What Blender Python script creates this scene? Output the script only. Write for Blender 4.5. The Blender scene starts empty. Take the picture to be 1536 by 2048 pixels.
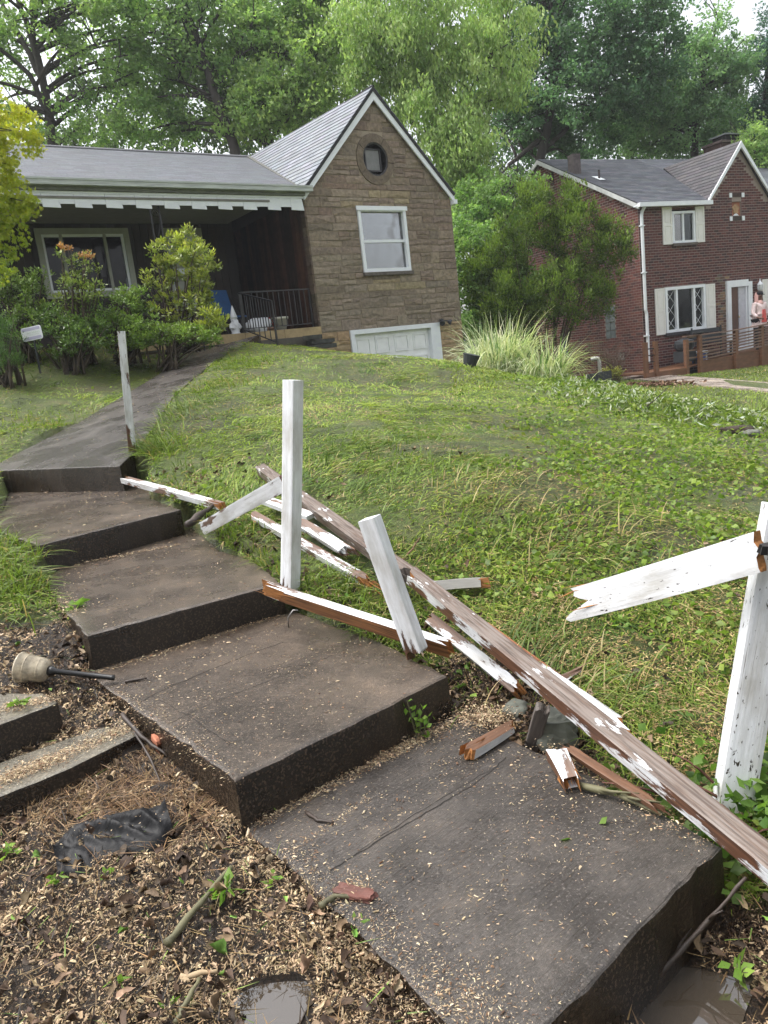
import bpy, bmesh, math, random
import numpy as np
from mathutils import Vector, Matrix, noise as mnoise
random.seed(7); RNG = np.random.default_rng(7)
SC = bpy.context.scene; COL = SC.collection
R = math.radians
# ---------------------------------------------------------------- camera
FPX = 1530.0; PITCH = R(11.42); ROLL = R(6.63); CAMZ = 1.5
_cp, _sp = math.cos(PITCH), math.sin(PITCH); _c, _s = math.cos(ROLL), math.sin(ROLL)
FW = np.array([0, _cp, -_sp]); _rt = np.array([1.0, 0, 0]); _up = np.cross(_rt, FW)
IR = _c * _rt - _s * _up; IU = _s * _rt + _c * _up; CP = np.array([0, 0, CAMZ])
cd = bpy.data.cameras.new('camera'); cam = bpy.data.objects.new('camera', cd); COL.objects.link(cam)
cd.sensor_fit = 'VERTICAL'; cd.sensor_height = 36; cd.lens = FPX / 2048 * 36
cd.clip_start = 0.05; cd.clip_end = 2000
cam.matrix_world = Matrix(((IR[0], IU[0], -FW[0], 0), (IR[1], IU[1], -FW[1], 0), (IR[2], IU[2], -FW[2], CAMZ), (0, 0, 0, 1)))
SC.camera = cam
# ---------------------------------------------------------------- sky, sun, exposure (overcast)
w = bpy.data.worlds.new('World'); SC.world = w; w.use_nodes = True
nt = w.node_tree; nt.nodes.clear()
sky = nt.nodes.new('ShaderNodeTexSky'); sky.sky_type = 'NISHITA'; sky.sun_disc = False
SUN_EL, SUN_AZ = R(62), R(-80)
sky.sun_elevation = SUN_EL; sky.sun_rotation = SUN_AZ; sky.dust_density = 4.0; sky.air_density = 1.0
hs = nt.nodes.new('ShaderNodeHueSaturation'); hs.inputs['Saturation'].default_value = 0.22
bg = nt.nodes.new('ShaderNodeBackground'); bg.inputs['Strength'].default_value = 0.115
wo = nt.nodes.new('ShaderNodeOutputWorld')
nt.links.new(sky.outputs[0], hs.inputs['Color']); nt.links.new(hs.outputs[0], bg.inputs[0]); nt.links.new(bg.outputs[0], wo.inputs[0])
sl = bpy.data.lights.new('sun', 'SUN'); sl.energy = 1.5; sl.angle = R(45); sl.color = (1, 0.97, 0.93)
so = bpy.data.objects.new('sun', sl); COL.objects.link(so)
_sd = Vector((math.sin(SUN_AZ) * math.cos(SUN_EL), math.cos(SUN_AZ) * math.cos(SUN_EL), math.sin(SUN_EL)))
so.rotation_euler = (-_sd).to_track_quat('-Z', 'Y').to_euler()
SC.view_settings.view_transform = 'Standard'; SC.view_settings.look = 'None'
SC.view_settings.exposure = 1.6; SC.view_settings.gamma = 1; SC.view_settings.use_curve_mapping = False

# ---------------------------------------------------------------- measuring helpers
def ray(x, y): return FW + IR * (x - 768) / FPX - IU * (y - 1024) / FPX
def atZ(x, y, z): d = ray(x, y); return CP + d * ((z - CAMZ) / d[2])
def atY(x, y, Y): d = ray(x, y); return CP + d * (Y / d[1])
def V3(a): return Vector((float(a[0]), float(a[1]), float(a[2])))
# ---------------------------------------------------------------- mesh helpers
class MB:
    def __init__(s): s.v = []; s.f = []; s.c = []; s.m = []
    def add(s, vs, fs, col=(1, 1, 1), m=0):
        o = len(s.v); s.v += [tuple(map(float, p)) for p in vs]; s.c += [tuple(col)] * len(vs)
        s.f += [tuple(o + i for i in f) for f in fs]; s.m += [m] * len(fs)
    def box(s, lo, hi, col=(1, 1, 1), m=0, bev=0):
        x0, y0, z0 = lo; x1, y1, z1 = hi
        s.add([(x0, y0, z0), (x1, y0, z0), (x1, y1, z0), (x0, y1, z0), (x0, y0, z1), (x1, y0, z1), (x1, y1, z1), (x0, y1, z1)],
              [(0, 3, 2, 1), (4, 5, 6, 7), (0, 1, 5, 4), (1, 2, 6, 5), (2, 3, 7, 6), (3, 0, 4, 7)], col, m)
    def bar(s, p, q, w, h, up=(0, 0, 1), col=(1, 1, 1), m=0):
        p, q = V3(p), V3(q); d = (q - p).normalized(); u = Vector(up); sd = d.cross(u).normalized(); u = sd.cross(d)
        vs = []
        for c in (p, q):
            for a, b in ((-1, -1), (1, -1), (1, 1), (-1, 1)): vs.append(c + sd * (a * w / 2) + u * (b * h / 2))
        s.add(vs, [(3, 2, 1, 0), (4, 5, 6, 7), (0, 1, 5, 4), (1, 2, 6, 5), (2, 3, 7, 6), (3, 0, 4, 7)], col, m)
    def tube(s, pts, rad, n=6, col=(1, 1, 1), m=0):
        pts = [V3(p) for p in pts]; k = len(pts)
        if not hasattr(rad, '__len__'): rad = [rad] * k
        vs = []; ref = Vector((0.31, 0.2, 0.93))
        for i, p in enumerate(pts):
            d = (pts[min(i + 1, k - 1)] - pts[max(i - 1, 0)])
            d = d.normalized() if d.length > 1e-9 else Vector((0, 0, 1))
            a = d.cross(ref)
            if a.length < 0.1: a = d.cross(Vector((1, 0, 0)))
            a.normalize(); b = d.cross(a)
            for j in range(n):
                t = 2 * math.pi * j / n; vs.append(p + (a * math.cos(t) + b * math.sin(t)) * rad[i])
        fs = [(i * n + j, i * n + (j + 1) % n, (i + 1) * n + (j + 1) % n, (i + 1) * n + j) for i in range(k - 1) for j in range(n)]
        fs += [tuple(range(n - 1, -1, -1)), tuple(range((k - 1) * n, k * n))]
        s.add(vs, fs, col, m)
    def lathe(s, prof, c=(0, 0, 0), n=16, col=(1, 1, 1), m=0, axis=None):
        c = V3(c); q = Vector((0, 0, 1)).rotation_difference(Vector(axis)) if axis is not None else None
        vs = []
        for r_, z_ in prof:
            for j in range(n):
                t = 2 * math.pi * j / n; p = Vector((r_ * math.cos(t), r_ * math.sin(t), z_))
                if q: p = q @ p
                vs.append(c + p)
        k = len(prof)
        fs = [(i * n + j, i * n + (j + 1) % n, (i + 1) * n + (j + 1) % n, (i + 1) * n + j) for i in range(k - 1) for j in range(n)]
        fs += [tuple(range(n - 1, -1, -1)), tuple(range((k - 1) * n, k * n))]
        s.add(vs, fs, col, m)
    def poly(s, pts, nrm, th, col=(1, 1, 1), m=0):   # polygon extruded by th along -nrm
        n = len(pts); nn = V3(nrm) * th; P = [V3(p) for p in pts]
        s.add(P + [p - nn for p in P], [tuple(range(n)), tuple(range(2 * n - 1, n - 1, -1))] + [(i, n + i, n + (i + 1) % n, (i + 1) % n) for i in range(n)], col, m)
    def mesh(s, name, mats, smooth=False):
        me = bpy.data.meshes.new(name); me.from_pydata(s.v, [], s.f)
        if not isinstance(mats, (list, tuple)): mats = [mats]
        for x in mats: me.materials.append(x)
        if len(mats) > 1: me.polygons.foreach_set('material_index', s.m)
        ca = me.color_attributes.new('Col', 'FLOAT_COLOR', 'POINT')
        ca.data.foreach_set('color', np.concatenate([np.array(s.c, np.float32).reshape(-1, 3), np.ones((len(s.v), 1), np.float32)], 1).ravel())
        if smooth: me.polygons.foreach_set('use_smooth', [True] * len(me.polygons))
        bm = bmesh.new(); bm.from_mesh(me); bmesh.ops.recalc_face_normals(bm, faces=bm.faces); bm.to_mesh(me); bm.free()
        me.update(); return me
    def obj(s, name, mats, parent=None, smooth=False, loc=None, kind=None):
        if loc is not None:
            l = V3(loc); s.v = [(a - l[0], b - l[1], c - l[2]) for a, b, c in s.v]
        o = link(name, s.mesh(name, mats, smooth), parent, kind)
        if loc is not None: o.location = l
        return o
def link(name, me, parent=None, kind=None):
    o = bpy.data.objects.new(name, me); COL.objects.link(o)
    if parent is not None: o.parent = parent
    if kind: o['kind'] = kind
    return o
def tag(o, label, cat, group=None):
    o['label'] = label; o['category'] = cat
    if group: o['group'] = group
    return o
def thing(name, label, cat, loc=(0, 0, 0), rotz=0, group=None):
    o = bpy.data.objects.new(name, None); COL.objects.link(o); o.empty_display_size = 0.1
    o.location = V3(loc); o.rotation_euler = (0, 0, rotz); tag(o, label, cat, group); return o
def np_obj(name, Vt, Fc, colr, mat, parent=None, kind=None, smooth=False, loc=None):
    """Vt (n,3), Fc (k,3|4) ints, colr (n,3)"""
    if loc is not None: Vt = Vt - np.asarray(loc)[None]
    me = bpy.data.meshes.new(name); k, q = Fc.shape
    me.vertices.add(len(Vt)); me.vertices.foreach_set('co', Vt.astype(np.float32).ravel())
    me.loops.add(k * q); me.loops.foreach_set('vertex_index', Fc.astype(np.int32).ravel())
    me.polygons.add(k); me.polygons.foreach_set('loop_start', np.arange(0, k * q, q, dtype=np.int32)); me.polygons.foreach_set('loop_total', np.full(k, q, np.int32))
    if smooth: me.polygons.foreach_set('use_smooth', np.ones(k, bool))
    ca = me.color_attributes.new('Col', 'FLOAT_COLOR', 'POINT')
    ca.data.foreach_set('color', np.concatenate([np.clip(colr, 0, 1), np.ones((len(Vt), 1))], 1).astype(np.float32).ravel())
    me.materials.append(mat); me.update(); me.validate()
    o = link(name, me, parent, kind)
    if loc is not None and parent is None: o.location = V3(loc)
    return o
def clip_poly(P, a, b, c):    # keep a*x+b*y<=c  (2d points)
    out = []
    for i in range(len(P)):
        p, q = P[i], P[(i + 1) % len(P)]; dp = a * p[0] + b * p[1] - c; dq = a * q[0] + b * q[1] - c
        if dp <= 0: out.append(p)
        if (dp < 0 < dq) or (dq < 0 < dp):
            t = dp / (dp - dq); out.append((p[0] + t * (q[0] - p[0]), p[1] + t * (q[1] - p[1])))
    return out
def inpoly(X, Y, P):
    X = np.asarray(X, float); Y = np.asarray(Y, float); r = np.zeros(X.shape, bool); n = len(P)
    for i in range(n):
        x0, y0 = P[i]; x1, y1 = P[(i + 1) % n]
        if y0 == y1: continue
        c = ((y0 > Y) != (y1 > Y)) & (X < (x1 - x0) * (Y - y0) / (y1 - y0) + x0); r ^= c
    return r
def vnoise(X, Y, s=1.0, seed=0):  # smooth value noise 0..1
    X = np.asarray(X, float) * s + seed * 17.3; Y = np.asarray(Y, float) * s + seed * 31.7
    xi = np.floor(X).astype(np.int64); yi = np.floor(Y).astype(np.int64); fx = X - xi; fy = Y - yi
    fx = fx * fx * (3 - 2 * fx); fy = fy * fy * (3 - 2 * fy)
    def h(a, b):
        n = (a * 374761393 + b * 668265263 + seed * 1274126177) & 0xFFFFFFFF
        n = ((n ^ (n >> 13)) * 1274126177) & 0xFFFFFFFF; return ((n ^ (n >> 16)) & 0xFFFF) / 65535.0
    return (h(xi, yi) * (1 - fx) + h(xi + 1, yi) * fx) * (1 - fy) + (h(xi, yi + 1) * (1 - fx) + h(xi + 1, yi + 1) * fx) * fy
def jit(c, a=0.1):
    k = 1 + random.uniform(-a, a); return tuple(max(0, x * k * (1 + random.uniform(-a, a) * 0.3)) for x in c)

# ---------------------------------------------------------------- materials
def newmat(name):
    m = bpy.data.materials.new(name); m.use_nodes = True; n = m.node_tree; b = n.nodes['Principled BSDF']; return m, n, b
def N(n, t, **k):
    x = n.nodes.new(t)
    for a, v in k.items():
        if a in x.inputs: x.inputs[a].default_value = v
        else: setattr(x, a, v)
    return x
def ramp(n, fac, stops):
    r = n.nodes.new('ShaderNodeValToRGB'); e = r.color_ramp.elements
    while len(e) < len(stops): e.new(0.5)
    for i, (p, c) in enumerate(stops):
        e[i].position = p; e[i].color = (*c, 1) if len(c) == 3 else c
    n.links.new(fac, r.inputs[0]); return r.outputs[0]
def coords(n, kind='Object', scale=(1, 1, 1)):
    t = N(n, 'ShaderNodeTexCoord'); m = N(n, 'ShaderNodeMapping'); m.inputs['Scale'].default_value = scale
    n.links.new(t.outputs[kind], m.inputs[0]); return m.outputs[0]
def noise(n, vec, scale, detail=4, rough=0.6):
    x = N(n, 'ShaderNodeTexNoise', Scale=scale, Detail=detail, Roughness=rough); n.links.new(vec, x.inputs['Vector']); return x.outputs['Fac']
def mul(n, a, b, typ='MULTIPLY', fac=1.0):
    x = N(n, 'ShaderNodeMix', data_type='RGBA', blend_type=typ); x.inputs['Factor'].default_value = fac
    n.links.new(a, x.inputs[6]); n.links.new(b, x.inputs[7]); return x.outputs[2]
def mixc(n, fac, a, b):
    x = N(n, 'ShaderNodeMix', data_type='RGBA'); n.links.new(fac, x.inputs[0])
    for s_, v in ((6, a), (7, b)):
        if isinstance(v, tuple): x.inputs[s_].default_value = (*v, 1)
        else: n.links.new(v, x.inputs[s_])
    return x.outputs[2]
def bump(n, b, h, strength=0.3, dist=0.01):
    x = N(n, 'ShaderNodeBump', Strength=strength, Distance=dist); n.links.new(h, x.inputs['Height']); n.links.new(x.outputs[0], b.inputs['Normal'])
def m_vcol(name, rough=0.7, nscale=20, lo=0.75, hi=1.15, bs=0.3, bd=0.005, spec=0.4, kind='Object'):
    m, n, b = newmat(name); a = N(n, 'ShaderNodeVertexColor', layer_name='Col'); v = coords(n, kind); f = noise(n, v, nscale)
    r = ramp(n, f, [(0.3, (lo,) * 3), (0.7, (hi,) * 3)]); n.links.new(mul(n, a.outputs[0], r), b.inputs['Base Color'])
    b.inputs['Roughness'].default_value = rough; b.inputs['Specular IOR Level'].default_value = spec
    if bs: bump(n, b, f, bs, bd)
    return m
def m_leaf(name, rough=0.45, trans=0.35, spec=0.35):
    m, n, b = newmat(name); a = N(n, 'ShaderNodeVertexColor', layer_name='Col'); n.links.new(a.outputs[0], b.inputs['Base Color'])
    b.inputs['Roughness'].default_value = rough; b.inputs['Specular IOR Level'].default_value = spec
    t = N(n, 'ShaderNodeBsdfTranslucent'); g = N(n, 'ShaderNodeMix', data_type='RGBA', blend_type='MULTIPLY'); g.inputs[0].default_value = 1
    n.links.new(a.outputs[0], g.inputs[6]); g.inputs[7].default_value = (1.35, 1.45, 0.85, 1); n.links.new(g.outputs[2], t.inputs[0])
    x = N(n, 'ShaderNodeMixShader'); x.inputs[0].default_value = trans
    n.links.new(b.outputs[0], x.inputs[1]); n.links.new(t.outputs[0], x.inputs[2]); n.links.new(x.outputs[0], n.nodes['Material Output'].inputs[0]); return m
def m_plain(name, col, rough=0.5, metal=0, var=0.15, nscale=8, bs=0.1, spec=0.5, kind='Object', scale=(1, 1, 1)):
    m, n, b = newmat(name); v = coords(n, kind, scale); f = noise(n, v, nscale, 5)
    n.links.new(ramp(n, f, [(0.25, tuple(c * (1 - var) for c in col)), (0.75, tuple(min(1, c * (1 + var)) for c in col))]), b.inputs['Base Color'])
    b.inputs['Roughness'].default_value = rough; b.inputs['Metallic'].default_value = metal; b.inputs['Specular IOR Level'].default_value = spec
    if bs: bump(n, b, f, bs, 0.004)
    return m
def m_peel(name, amount, wood=(0.10, 0.045, 0.022), paint=(0.72, 0.735, 0.76), axis=2, specks=0.0, sc=1.0, grey=0.0, foot=0.0):
    """white paint flaking off long-grained wood; amount 0 = fresh, 1 = bare; grain runs along local axis"""
    m, n, b = newmat(name); s1 = [9 * sc] * 3; s1[axis] = 1.6 * sc; s2 = [42 * sc] * 3; s2[axis] = 2.2 * sc
    v1 = coords(n, 'Object', tuple(s1)); v2 = coords(n, 'Object', tuple(s2)); v3 = coords(n, 'Object')
    f1 = noise(n, v1, 1.0, 9, 0.74); g = noise(n, v2, 1.0, 5, 0.65); big = noise(n, v3, 2.2 * sc, 2, 0.5)
    a1 = N(n, 'ShaderNodeMath', operation='MULTIPLY_ADD'); n.links.new(big, a1.inputs[0]); a1.inputs[1].default_value = 0.55; n.links.new(f1, a1.inputs[2])
    th = 0.52 + 0.5 * amount; src = a1.outputs[0]
    if foot:
        tc = N(n, 'ShaderNodeTexCoord'); sx = N(n, 'ShaderNodeSeparateXYZ'); n.links.new(tc.outputs['Object'], sx.inputs[0])
        mr = N(n, 'ShaderNodeMapRange'); n.links.new(sx.outputs[axis], mr.inputs[0]); mr.inputs[1].default_value = 0; mr.inputs[2].default_value = .26; mr.inputs[3].default_value = -foot; mr.inputs[4].default_value = 0
        ad = N(n, 'ShaderNodeMath', operation='ADD'); n.links.new(src, ad.inputs[0]); n.links.new(mr.outputs[0], ad.inputs[1]); src = ad.outputs[0]
    pm = ramp(n, src, [(min(0.98, th - 0.012), (0, 0, 0)), (min(0.995, th + 0.012), (1, 1, 1))])
    wd = mixc(n, ramp(n, g, [(0.3, (0, 0, 0)), (0.7, (1, 1, 1))]), tuple(c * 0.32 for c in wood), tuple(c * 1.75 for c in wood))
    if grey: wd = mixc(n, ramp(n, noise(n, v2, 0.6, 3), [(0.4, (0, 0, 0)), (0.6, (grey,) * 3)]), wd, (0.20, 0.17, 0.15))
    pv = mixc(n, ramp(n, g, [(0.28, (0, 0, 0)), (0.6, (1, 1, 1))]), tuple(c * 0.74 for c in paint), paint)
    gr = noise(n, coords(n, 'Object', tuple([11 if i != axis else 3.5 for i in range(3)])), 1.0, 5, .65); pv = mixc(n, ramp(n, gr, [(.47, (0, 0, 0)), (.72, (.7,) * 3)]), pv, (.33, .31, .27))
    ck = noise(n, coords(n, 'Object', tuple([70 if i != axis else 1.6 for i in range(3)])), 1.0, 4, .6); pv = mixc(n, ramp(n, ck, [(.30, (.85,) * 3), (.345, (0, 0, 0))]), pv, (.10, .085, .07))
    if specks:
        vs = coords(n, 'Object', tuple([95 if i != axis else 34 for i in range(3)])); mp_ = N(n, 'ShaderNodeMapping'); mp_.inputs['Rotation'].default_value = (.5, .6, .7); n.links.new(vs, mp_.inputs[0])
        fl = noise(n, mp_.outputs[0], 1.0, 3, .6); sm = noise(n, v3, 7, 3)
        k = N(n, 'ShaderNodeMath', operation='MULTIPLY_ADD'); n.links.new(sm, k.inputs[0]); k.inputs[1].default_value = .30; n.links.new(fl, k.inputs[2])
        th2 = .85 - .06 * specks
        pv = mixc(n, ramp(n, k.outputs[0], [(th2, (0, 0, 0)), (th2 + .015, (1, 1, 1))]), pv, (0.035, 0.026, 0.02))
    n.links.new(mixc(n, pm, wd, pv), b.inputs['Base Color'])
    b.inputs['Roughness'].default_value = 0.5; hh = N(n, 'ShaderNodeMath', operation='MULTIPLY_ADD'); n.links.new(pm, hh.inputs[0]); hh.inputs[1].default_value = 0.9; n.links.new(g, hh.inputs[2])
    bump(n, b, hh.outputs[0], 0.5, 0.004); return m
def m_glass(name, tint=(0.5, 0.53, 0.55), refl=1.0):
    m, n, b = newmat(name); fr = N(n, 'ShaderNodeFresnel', IOR=1.6); t = N(n, 'ShaderNodeBsdfTransparent'); t.inputs[0].default_value = (*tint, 1)
    g = N(n, 'ShaderNodeBsdfGlossy', Roughness=0.03); g.inputs[0].default_value = (1, 1, 1, 1)
    v = coords(n); nb = N(n, 'ShaderNodeBump', Strength=0.15, Distance=0.02); n.links.new(noise(n, v, 2.5, 1), nb.inputs['Height']); n.links.new(nb.outputs[0], g.inputs['Normal'])
    mm = N(n, 'ShaderNodeMath', operation='MULTIPLY_ADD'); n.links.new(fr.outputs[0], mm.inputs[0]); mm.inputs[1].default_value = 1.6 * refl; mm.inputs[2].default_value = 0.06 * refl; mm.use_clamp = True
    x = N(n, 'ShaderNodeMixShader'); n.links.new(mm.outputs[0], x.inputs[0]); n.links.new(t.outputs[0], x.inputs[1]); n.links.new(g.outputs[0], x.inputs[2]); n.links.new(x.outputs[0], n.nodes['Material Output'].inputs[0]); return m
def m_concrete(name, base=(0.135, 0.118, 0.103), groove=None, wet=0.0, dark=1.0, speck=.60, sm=3.2):
    m, n, b = newmat(name); v = coords(n, 'Object'); big = noise(n, v, 1.7, 5, 0.62); mid = noise(n, v, 9, 5, 0.7); fine = noise(n, v, 190, 3, 0.8); agg = noise(n, v, 60, 4, 0.75)
    c = ramp(n, big, [(0.28, tuple(x * 0.55 * dark for x in base)), (0.5, tuple(x * dark for x in base)), (0.74, tuple(x * 1.5 * dark for x in (base[0] * 1.02, base[1], base[2] * 0.97)))])
    c = mul(n, c, ramp(n, mid, [(0.3, (0.75,) * 3), (0.7, (1.2, 1.19, 1.17))])); c = mul(n, c, ramp(n, fine, [(0.3, (0.58,) * 3), (0.7, (1.4,) * 3)])); c = mul(n, c, ramp(n, agg, [(0.28, (0.6,) * 3), (0.62, (1.15,) * 3)]))
    st_ = noise(n, coords(n, 'Object', (1, 1, 1)), 4.2, 6, .72); c = mul(n, c, ramp(n, st_, [(.36, (.58, .55, .52)), (.52, (1.05,) * 3), (.68, (1.35, 1.3, 1.22))]))
    pb = noise(n, v, 105, 2, .5); c = mixc(n, ramp(n, pb, [(speck, (0, 0, 0)), (speck + .08, (.8 if speck < .6 else .5,) * 3)]), c, tuple(min(.5, x * sm) for x in base))
    n.links.new(c, b.inputs['Base Color'])
    rr = ramp(n, big, [(0.3, (0.13,) * 3), (0.7, (0.42,) * 3)]); n.links.new(rr, b.inputs['Roughness']); b.inputs['Specular IOR Level'].default_value = 0.5
    h = N(n, 'ShaderNodeMath', operation='MULTIPLY_ADD'); n.links.new(agg, h.inputs[0]); h.inputs[1].default_value = 0.8; n.links.new(fine, h.inputs[2]); hh = h.outputs[0]
    if groove is not None:
        t = N(n, 'ShaderNodeTexCoord'); mp = N(n, 'ShaderNodeMapping'); mp.inputs['Rotation'].default_value = (0, 0, -groove); n.links.new(t.outputs['Object'], mp.inputs[0])
        mp2 = N(n, 'ShaderNodeMapping'); mp2.inputs['Scale'].default_value = (3, 130, 1); n.links.new(mp.outputs[0], mp2.inputs[0])
        gg = noise(n, mp2.outputs[0], 1.0, 3, 0.55); k = N(n, 'ShaderNodeMath', operation='MULTIPLY_ADD'); n.links.new(gg, k.inputs[0]); k.inputs[1].default_value = 2.2; n.links.new(hh, k.inputs[2]); hh = k.outputs[0]
    bump(n, b, hh, 0.55, 0.006); return m
# ---------------------------------------------------------------- terrain
_cz = [(500,1665,0),(300,1800,.0),(0,2000,-.03),(0,1700,.02),(690,1850,-.02),(905,2010,-.05),(1000,2048,-.06),(700,2048,-.06),(1300,2020,-.24),(1480,1900,-.22),(1460,1800,-.2),(1536,1750,-.12),(1536,1500,-.05),(1250,1560,-.05),(1100,1480,-.02),(950,1430,-.01),
       (330,1500,.04),(250,1400,.14),(150,1350,.2),(60,1300,.3),(30,1200,.4),(20,1120,.5),(0,1040,.58),(0,980,.72),(0,1550,.06),(0,1480,.14),
       (1000,1300,.10),(900,1230,.15),(760,1270,.17),(600,1220,.27),(505,1110,.37),(400,1060,.47),(300,975,.66),(1400,1300,.06),(1536,1100,.07),(1300,1000,.3),(1200,1000,.42),(1000,1100,.3),(800,1050,.42)]
_cy = [(650,900,6.8),(800,780,11),(800,850,8),(1000,900,6.5),(1100,800,9.6),(700,707,14),(560,692,14.9),(885,722,14),(1000,745,13),(1180,775,11.5),(1300,800,10),(1420,840,9),(1536,880,8),(1250,765,21),(1536,735,22),(1300,850,12.4),(1450,800,14.5),
       (100,720,13),(0,740,12.8),(200,690,13.8),(0,800,10.9),(60,860,9.4),(220,740,13),(350,690,14.5),(500,690,15.5)]
_cw = [(1.6,16.6,.55),(1.8,18.2,.05),(3.2,17.5,.35),(-.9,16.6,1.8),(-1.5,18,1.9),(-3,17,1.9),(-6,15.5,2.0),(4,21,0),(8,24,.05),(-8,15,2.2),(-10,8,1.5),(-5,4,.85),(-4,2,.3),(-3,22,1.9),(-8,24,2.2),(5,30,.4),(12,30,.1),(18,24,-.2),(-10,34,2.2),(20,10,-.3),(7,3,-.15),(6,6,.0),(0,-6,-.35),(0,.2,-.3),(-3,0,-.15),(4,0,-.3),(14,16,-.1),(2,50,.5),(-30,40,2.2),(30,40,.0),(-25,0,.5),(25,0,-.3),(0,-25,-.4)]
for _y, _l, _r in ((8.6, -4.25, -2.2), (10, -3.95, -2.3), (11.5, -3.8, -2.4), (13, -3.65, -2.3), (14.5, -3.55, -2.1)):
    for _x in (_l, _r): _cw.append((_x, _y, .8 + .1856 * ((_x + 2.36) * .524 + (_y - 7.02) * .852)))
_C = np.array([atZ(*t) for t in _cz] + [atY(*t) for t in _cy] + [np.array(t, float) for t in _cw])
def _phi(d2): return 0.5 * d2 * np.log(d2 + 1e-9)
_d2 = ((_C[:, None, :2] - _C[None, :, :2]) ** 2).sum(-1); _n = len(_C)
_A = np.zeros((_n + 3, _n + 3)); _A[:_n, :_n] = _phi(_d2) + np.eye(_n) * 0.02; _A[:_n, _n] = 1; _A[:_n, _n + 1:] = _C[:, :2]; _A[_n:, :_n] = _A[:_n, _n:].T
_W = np.linalg.solve(_A, np.concatenate([_C[:, 2], [0, 0, 0]]))
def gz(X, Y):
    X = np.asarray(X, float); Y = np.asarray(Y, float); sh = X.shape; X = X.ravel(); Y = Y.ravel(); o = np.empty(len(X))
    Xc = np.clip(X, -28, 28); Yc = np.clip(Y, -24, 48)
    for i in range(0, len(X), 20000):
        a = slice(i, i + 20000); d2 = (Xc[a, None] - _C[None, :, 0]) ** 2 + (Yc[a, None] - _C[None, :, 1]) ** 2
        o[a] = _phi(d2) @ _W[:_n] + _W[_n] + _W[_n + 1] * Xc[a] + _W[_n + 2] * Yc[a]
    return np.clip(o, -0.6, 2.6).reshape(sh)
def gz1(x, y): return float(gz(np.array([x]), np.array([y]))[0])
def G(px, py, dz=0.0):      # where the sight line through a pixel of the photo meets the ground (+dz)
    d = ray(px, py); t = np.linspace(1.2, 40, 500); P = CP[None] + d[None] * t[:, None]; h = P[:, 2] - gz(P[:, 0], P[:, 1]) - dz
    i = int(np.argmax(h < 0)) if (h < 0).any() else len(t) - 1
    if i == 0: i = 1
    k = h[i - 1] / (h[i - 1] - h[i] + 1e-9); return P[i - 1] + (P[i] - P[i - 1]) * k

# ---------------------------------------------------------------- steps and path outlines (metres)
Z2, Z3, Z4, Z5 = .185, .365, .56, .80
def pz(L, z): return [tuple(atZ(x, y, z)[:2]) for x, y in L]
S1 = [(-.62, 2.37), (-.24, 1.87), (.10, 1.34), (.87, 1.97), (.61, 2.42), (.42, 2.68), (.17, 3.05), (-.3, 2.75)]
_s2 = pz([(470, 1560), (895, 1350), (765, 1285), (640, 1238)], Z2)
S2 = _s2 + [(-.62, 4.15), (-1.3, 3.75), (-1.53, 3.52)] + pz([(225, 1385)], Z2)
_s3 = pz([(175, 1270), (562, 1165), (505, 1120), (440, 1100)], Z3)
S3 = _s3 + [(-1.5, 5.9), (-2.2, 5.3)] + pz([(76, 1165)], Z3)
_s4 = pz([(75, 1090), (361, 1018), (300, 996)], Z4)
S4 = _s4 + [(-2.2, 7.35), (-3.9, 8.0), (-3.6, 7.2)] + pz([(-30, 1050)], Z4)
def pathz(x, y): return Z5 + .1856 * ((np.asarray(x, float) + 2.36) * .524 + (np.asarray(y, float) - 7.02) * .852)
P5 = [(-4.15, 8.12), (-2.36, 7.02), (-2.34, 7.6), (-2.42, 8.6), (-2.62, 10.5), (-2.52, 12.9), (-2.15, 15.2), (-2.05, 15.75), (-3.25, 15.1), (-3.33, 14.6), (-3.48, 12.6), (-3.72, 10.1), (-4.05, 8.7)]
def on_slabs(X, Y):
    r = np.zeros(np.shape(X), bool)
    for P in (S1, S2, S3, S4, P5): r |= inpoly(X, Y, P)
    return r
# mulch / mud: left of the steps and the low strip in front
MUD = [(-6, -3), (6, -3), (3.2, 1.75), (1.35, 1.75), (.75, 2.45), (.5, 2.85), (.35, 3.35), (-.2, 3.7), (-.8, 3.9), (-1.35, 3.65), (-1.75, 3.9), (-2.1, 3.95), (-3.2, 3.6), (-6, 3.3)]
def lawnfac(X, Y):
    X = np.asarray(X, float); Y = np.asarray(Y, float)
    wob = (vnoise(X, Y, 2.2, 3) - .5) * .5 + (vnoise(X, Y, 7, 4) - .5) * .2
    return np.where(inpoly(X + wob, Y + wob * .6, MUD), 0.0, 1.0)

# ground sheet: one mesh, fine near the camera, out to the horizon
def axis(lo, hi, f0, f1, step, far):
    a = list(np.arange(f0, f1, step)); x = f0; s = step
    while x > lo: s = min(s * 1.25, far); x -= s; a.insert(0, x)
    x = a[-1]; s = step
    while x < hi: s = min(s * 1.25, far); x += s; a.append(x)
    return np.array(a)
GX = axis(-400, 400, -5.2, 6.5, .05, 40); GY = axis(-120, 700, .6, 9.5, .05, 40)
_X, _Y = np.meshgrid(GX, GY); _Z = gz(_X, _Y); _L = lawnfac(_X, _Y)
_near = np.exp(-((_X / 14) ** 2 + ((_Y - 4) / 14) ** 2))
_Z = _Z + _near * ((vnoise(_X, _Y, 1.3, 1) - .5) * .05 + (vnoise(_X, _Y, 5, 2) - .5) * .03 + (1 - _L) * ((vnoise(_X, _Y, 16, 5) - .5) * .05 + (vnoise(_X, _Y, 34, 8) - .5) * .02 + (vnoise(_X, _Y, 9, 6) - .5) * .03))
def grow(P, d):
    c = np.mean(P, 0); return [tuple(c + (np.array(p) - c) * (1 + d / max(.3, np.hypot(*(np.array(p) - c))))) for p in P]
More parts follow.
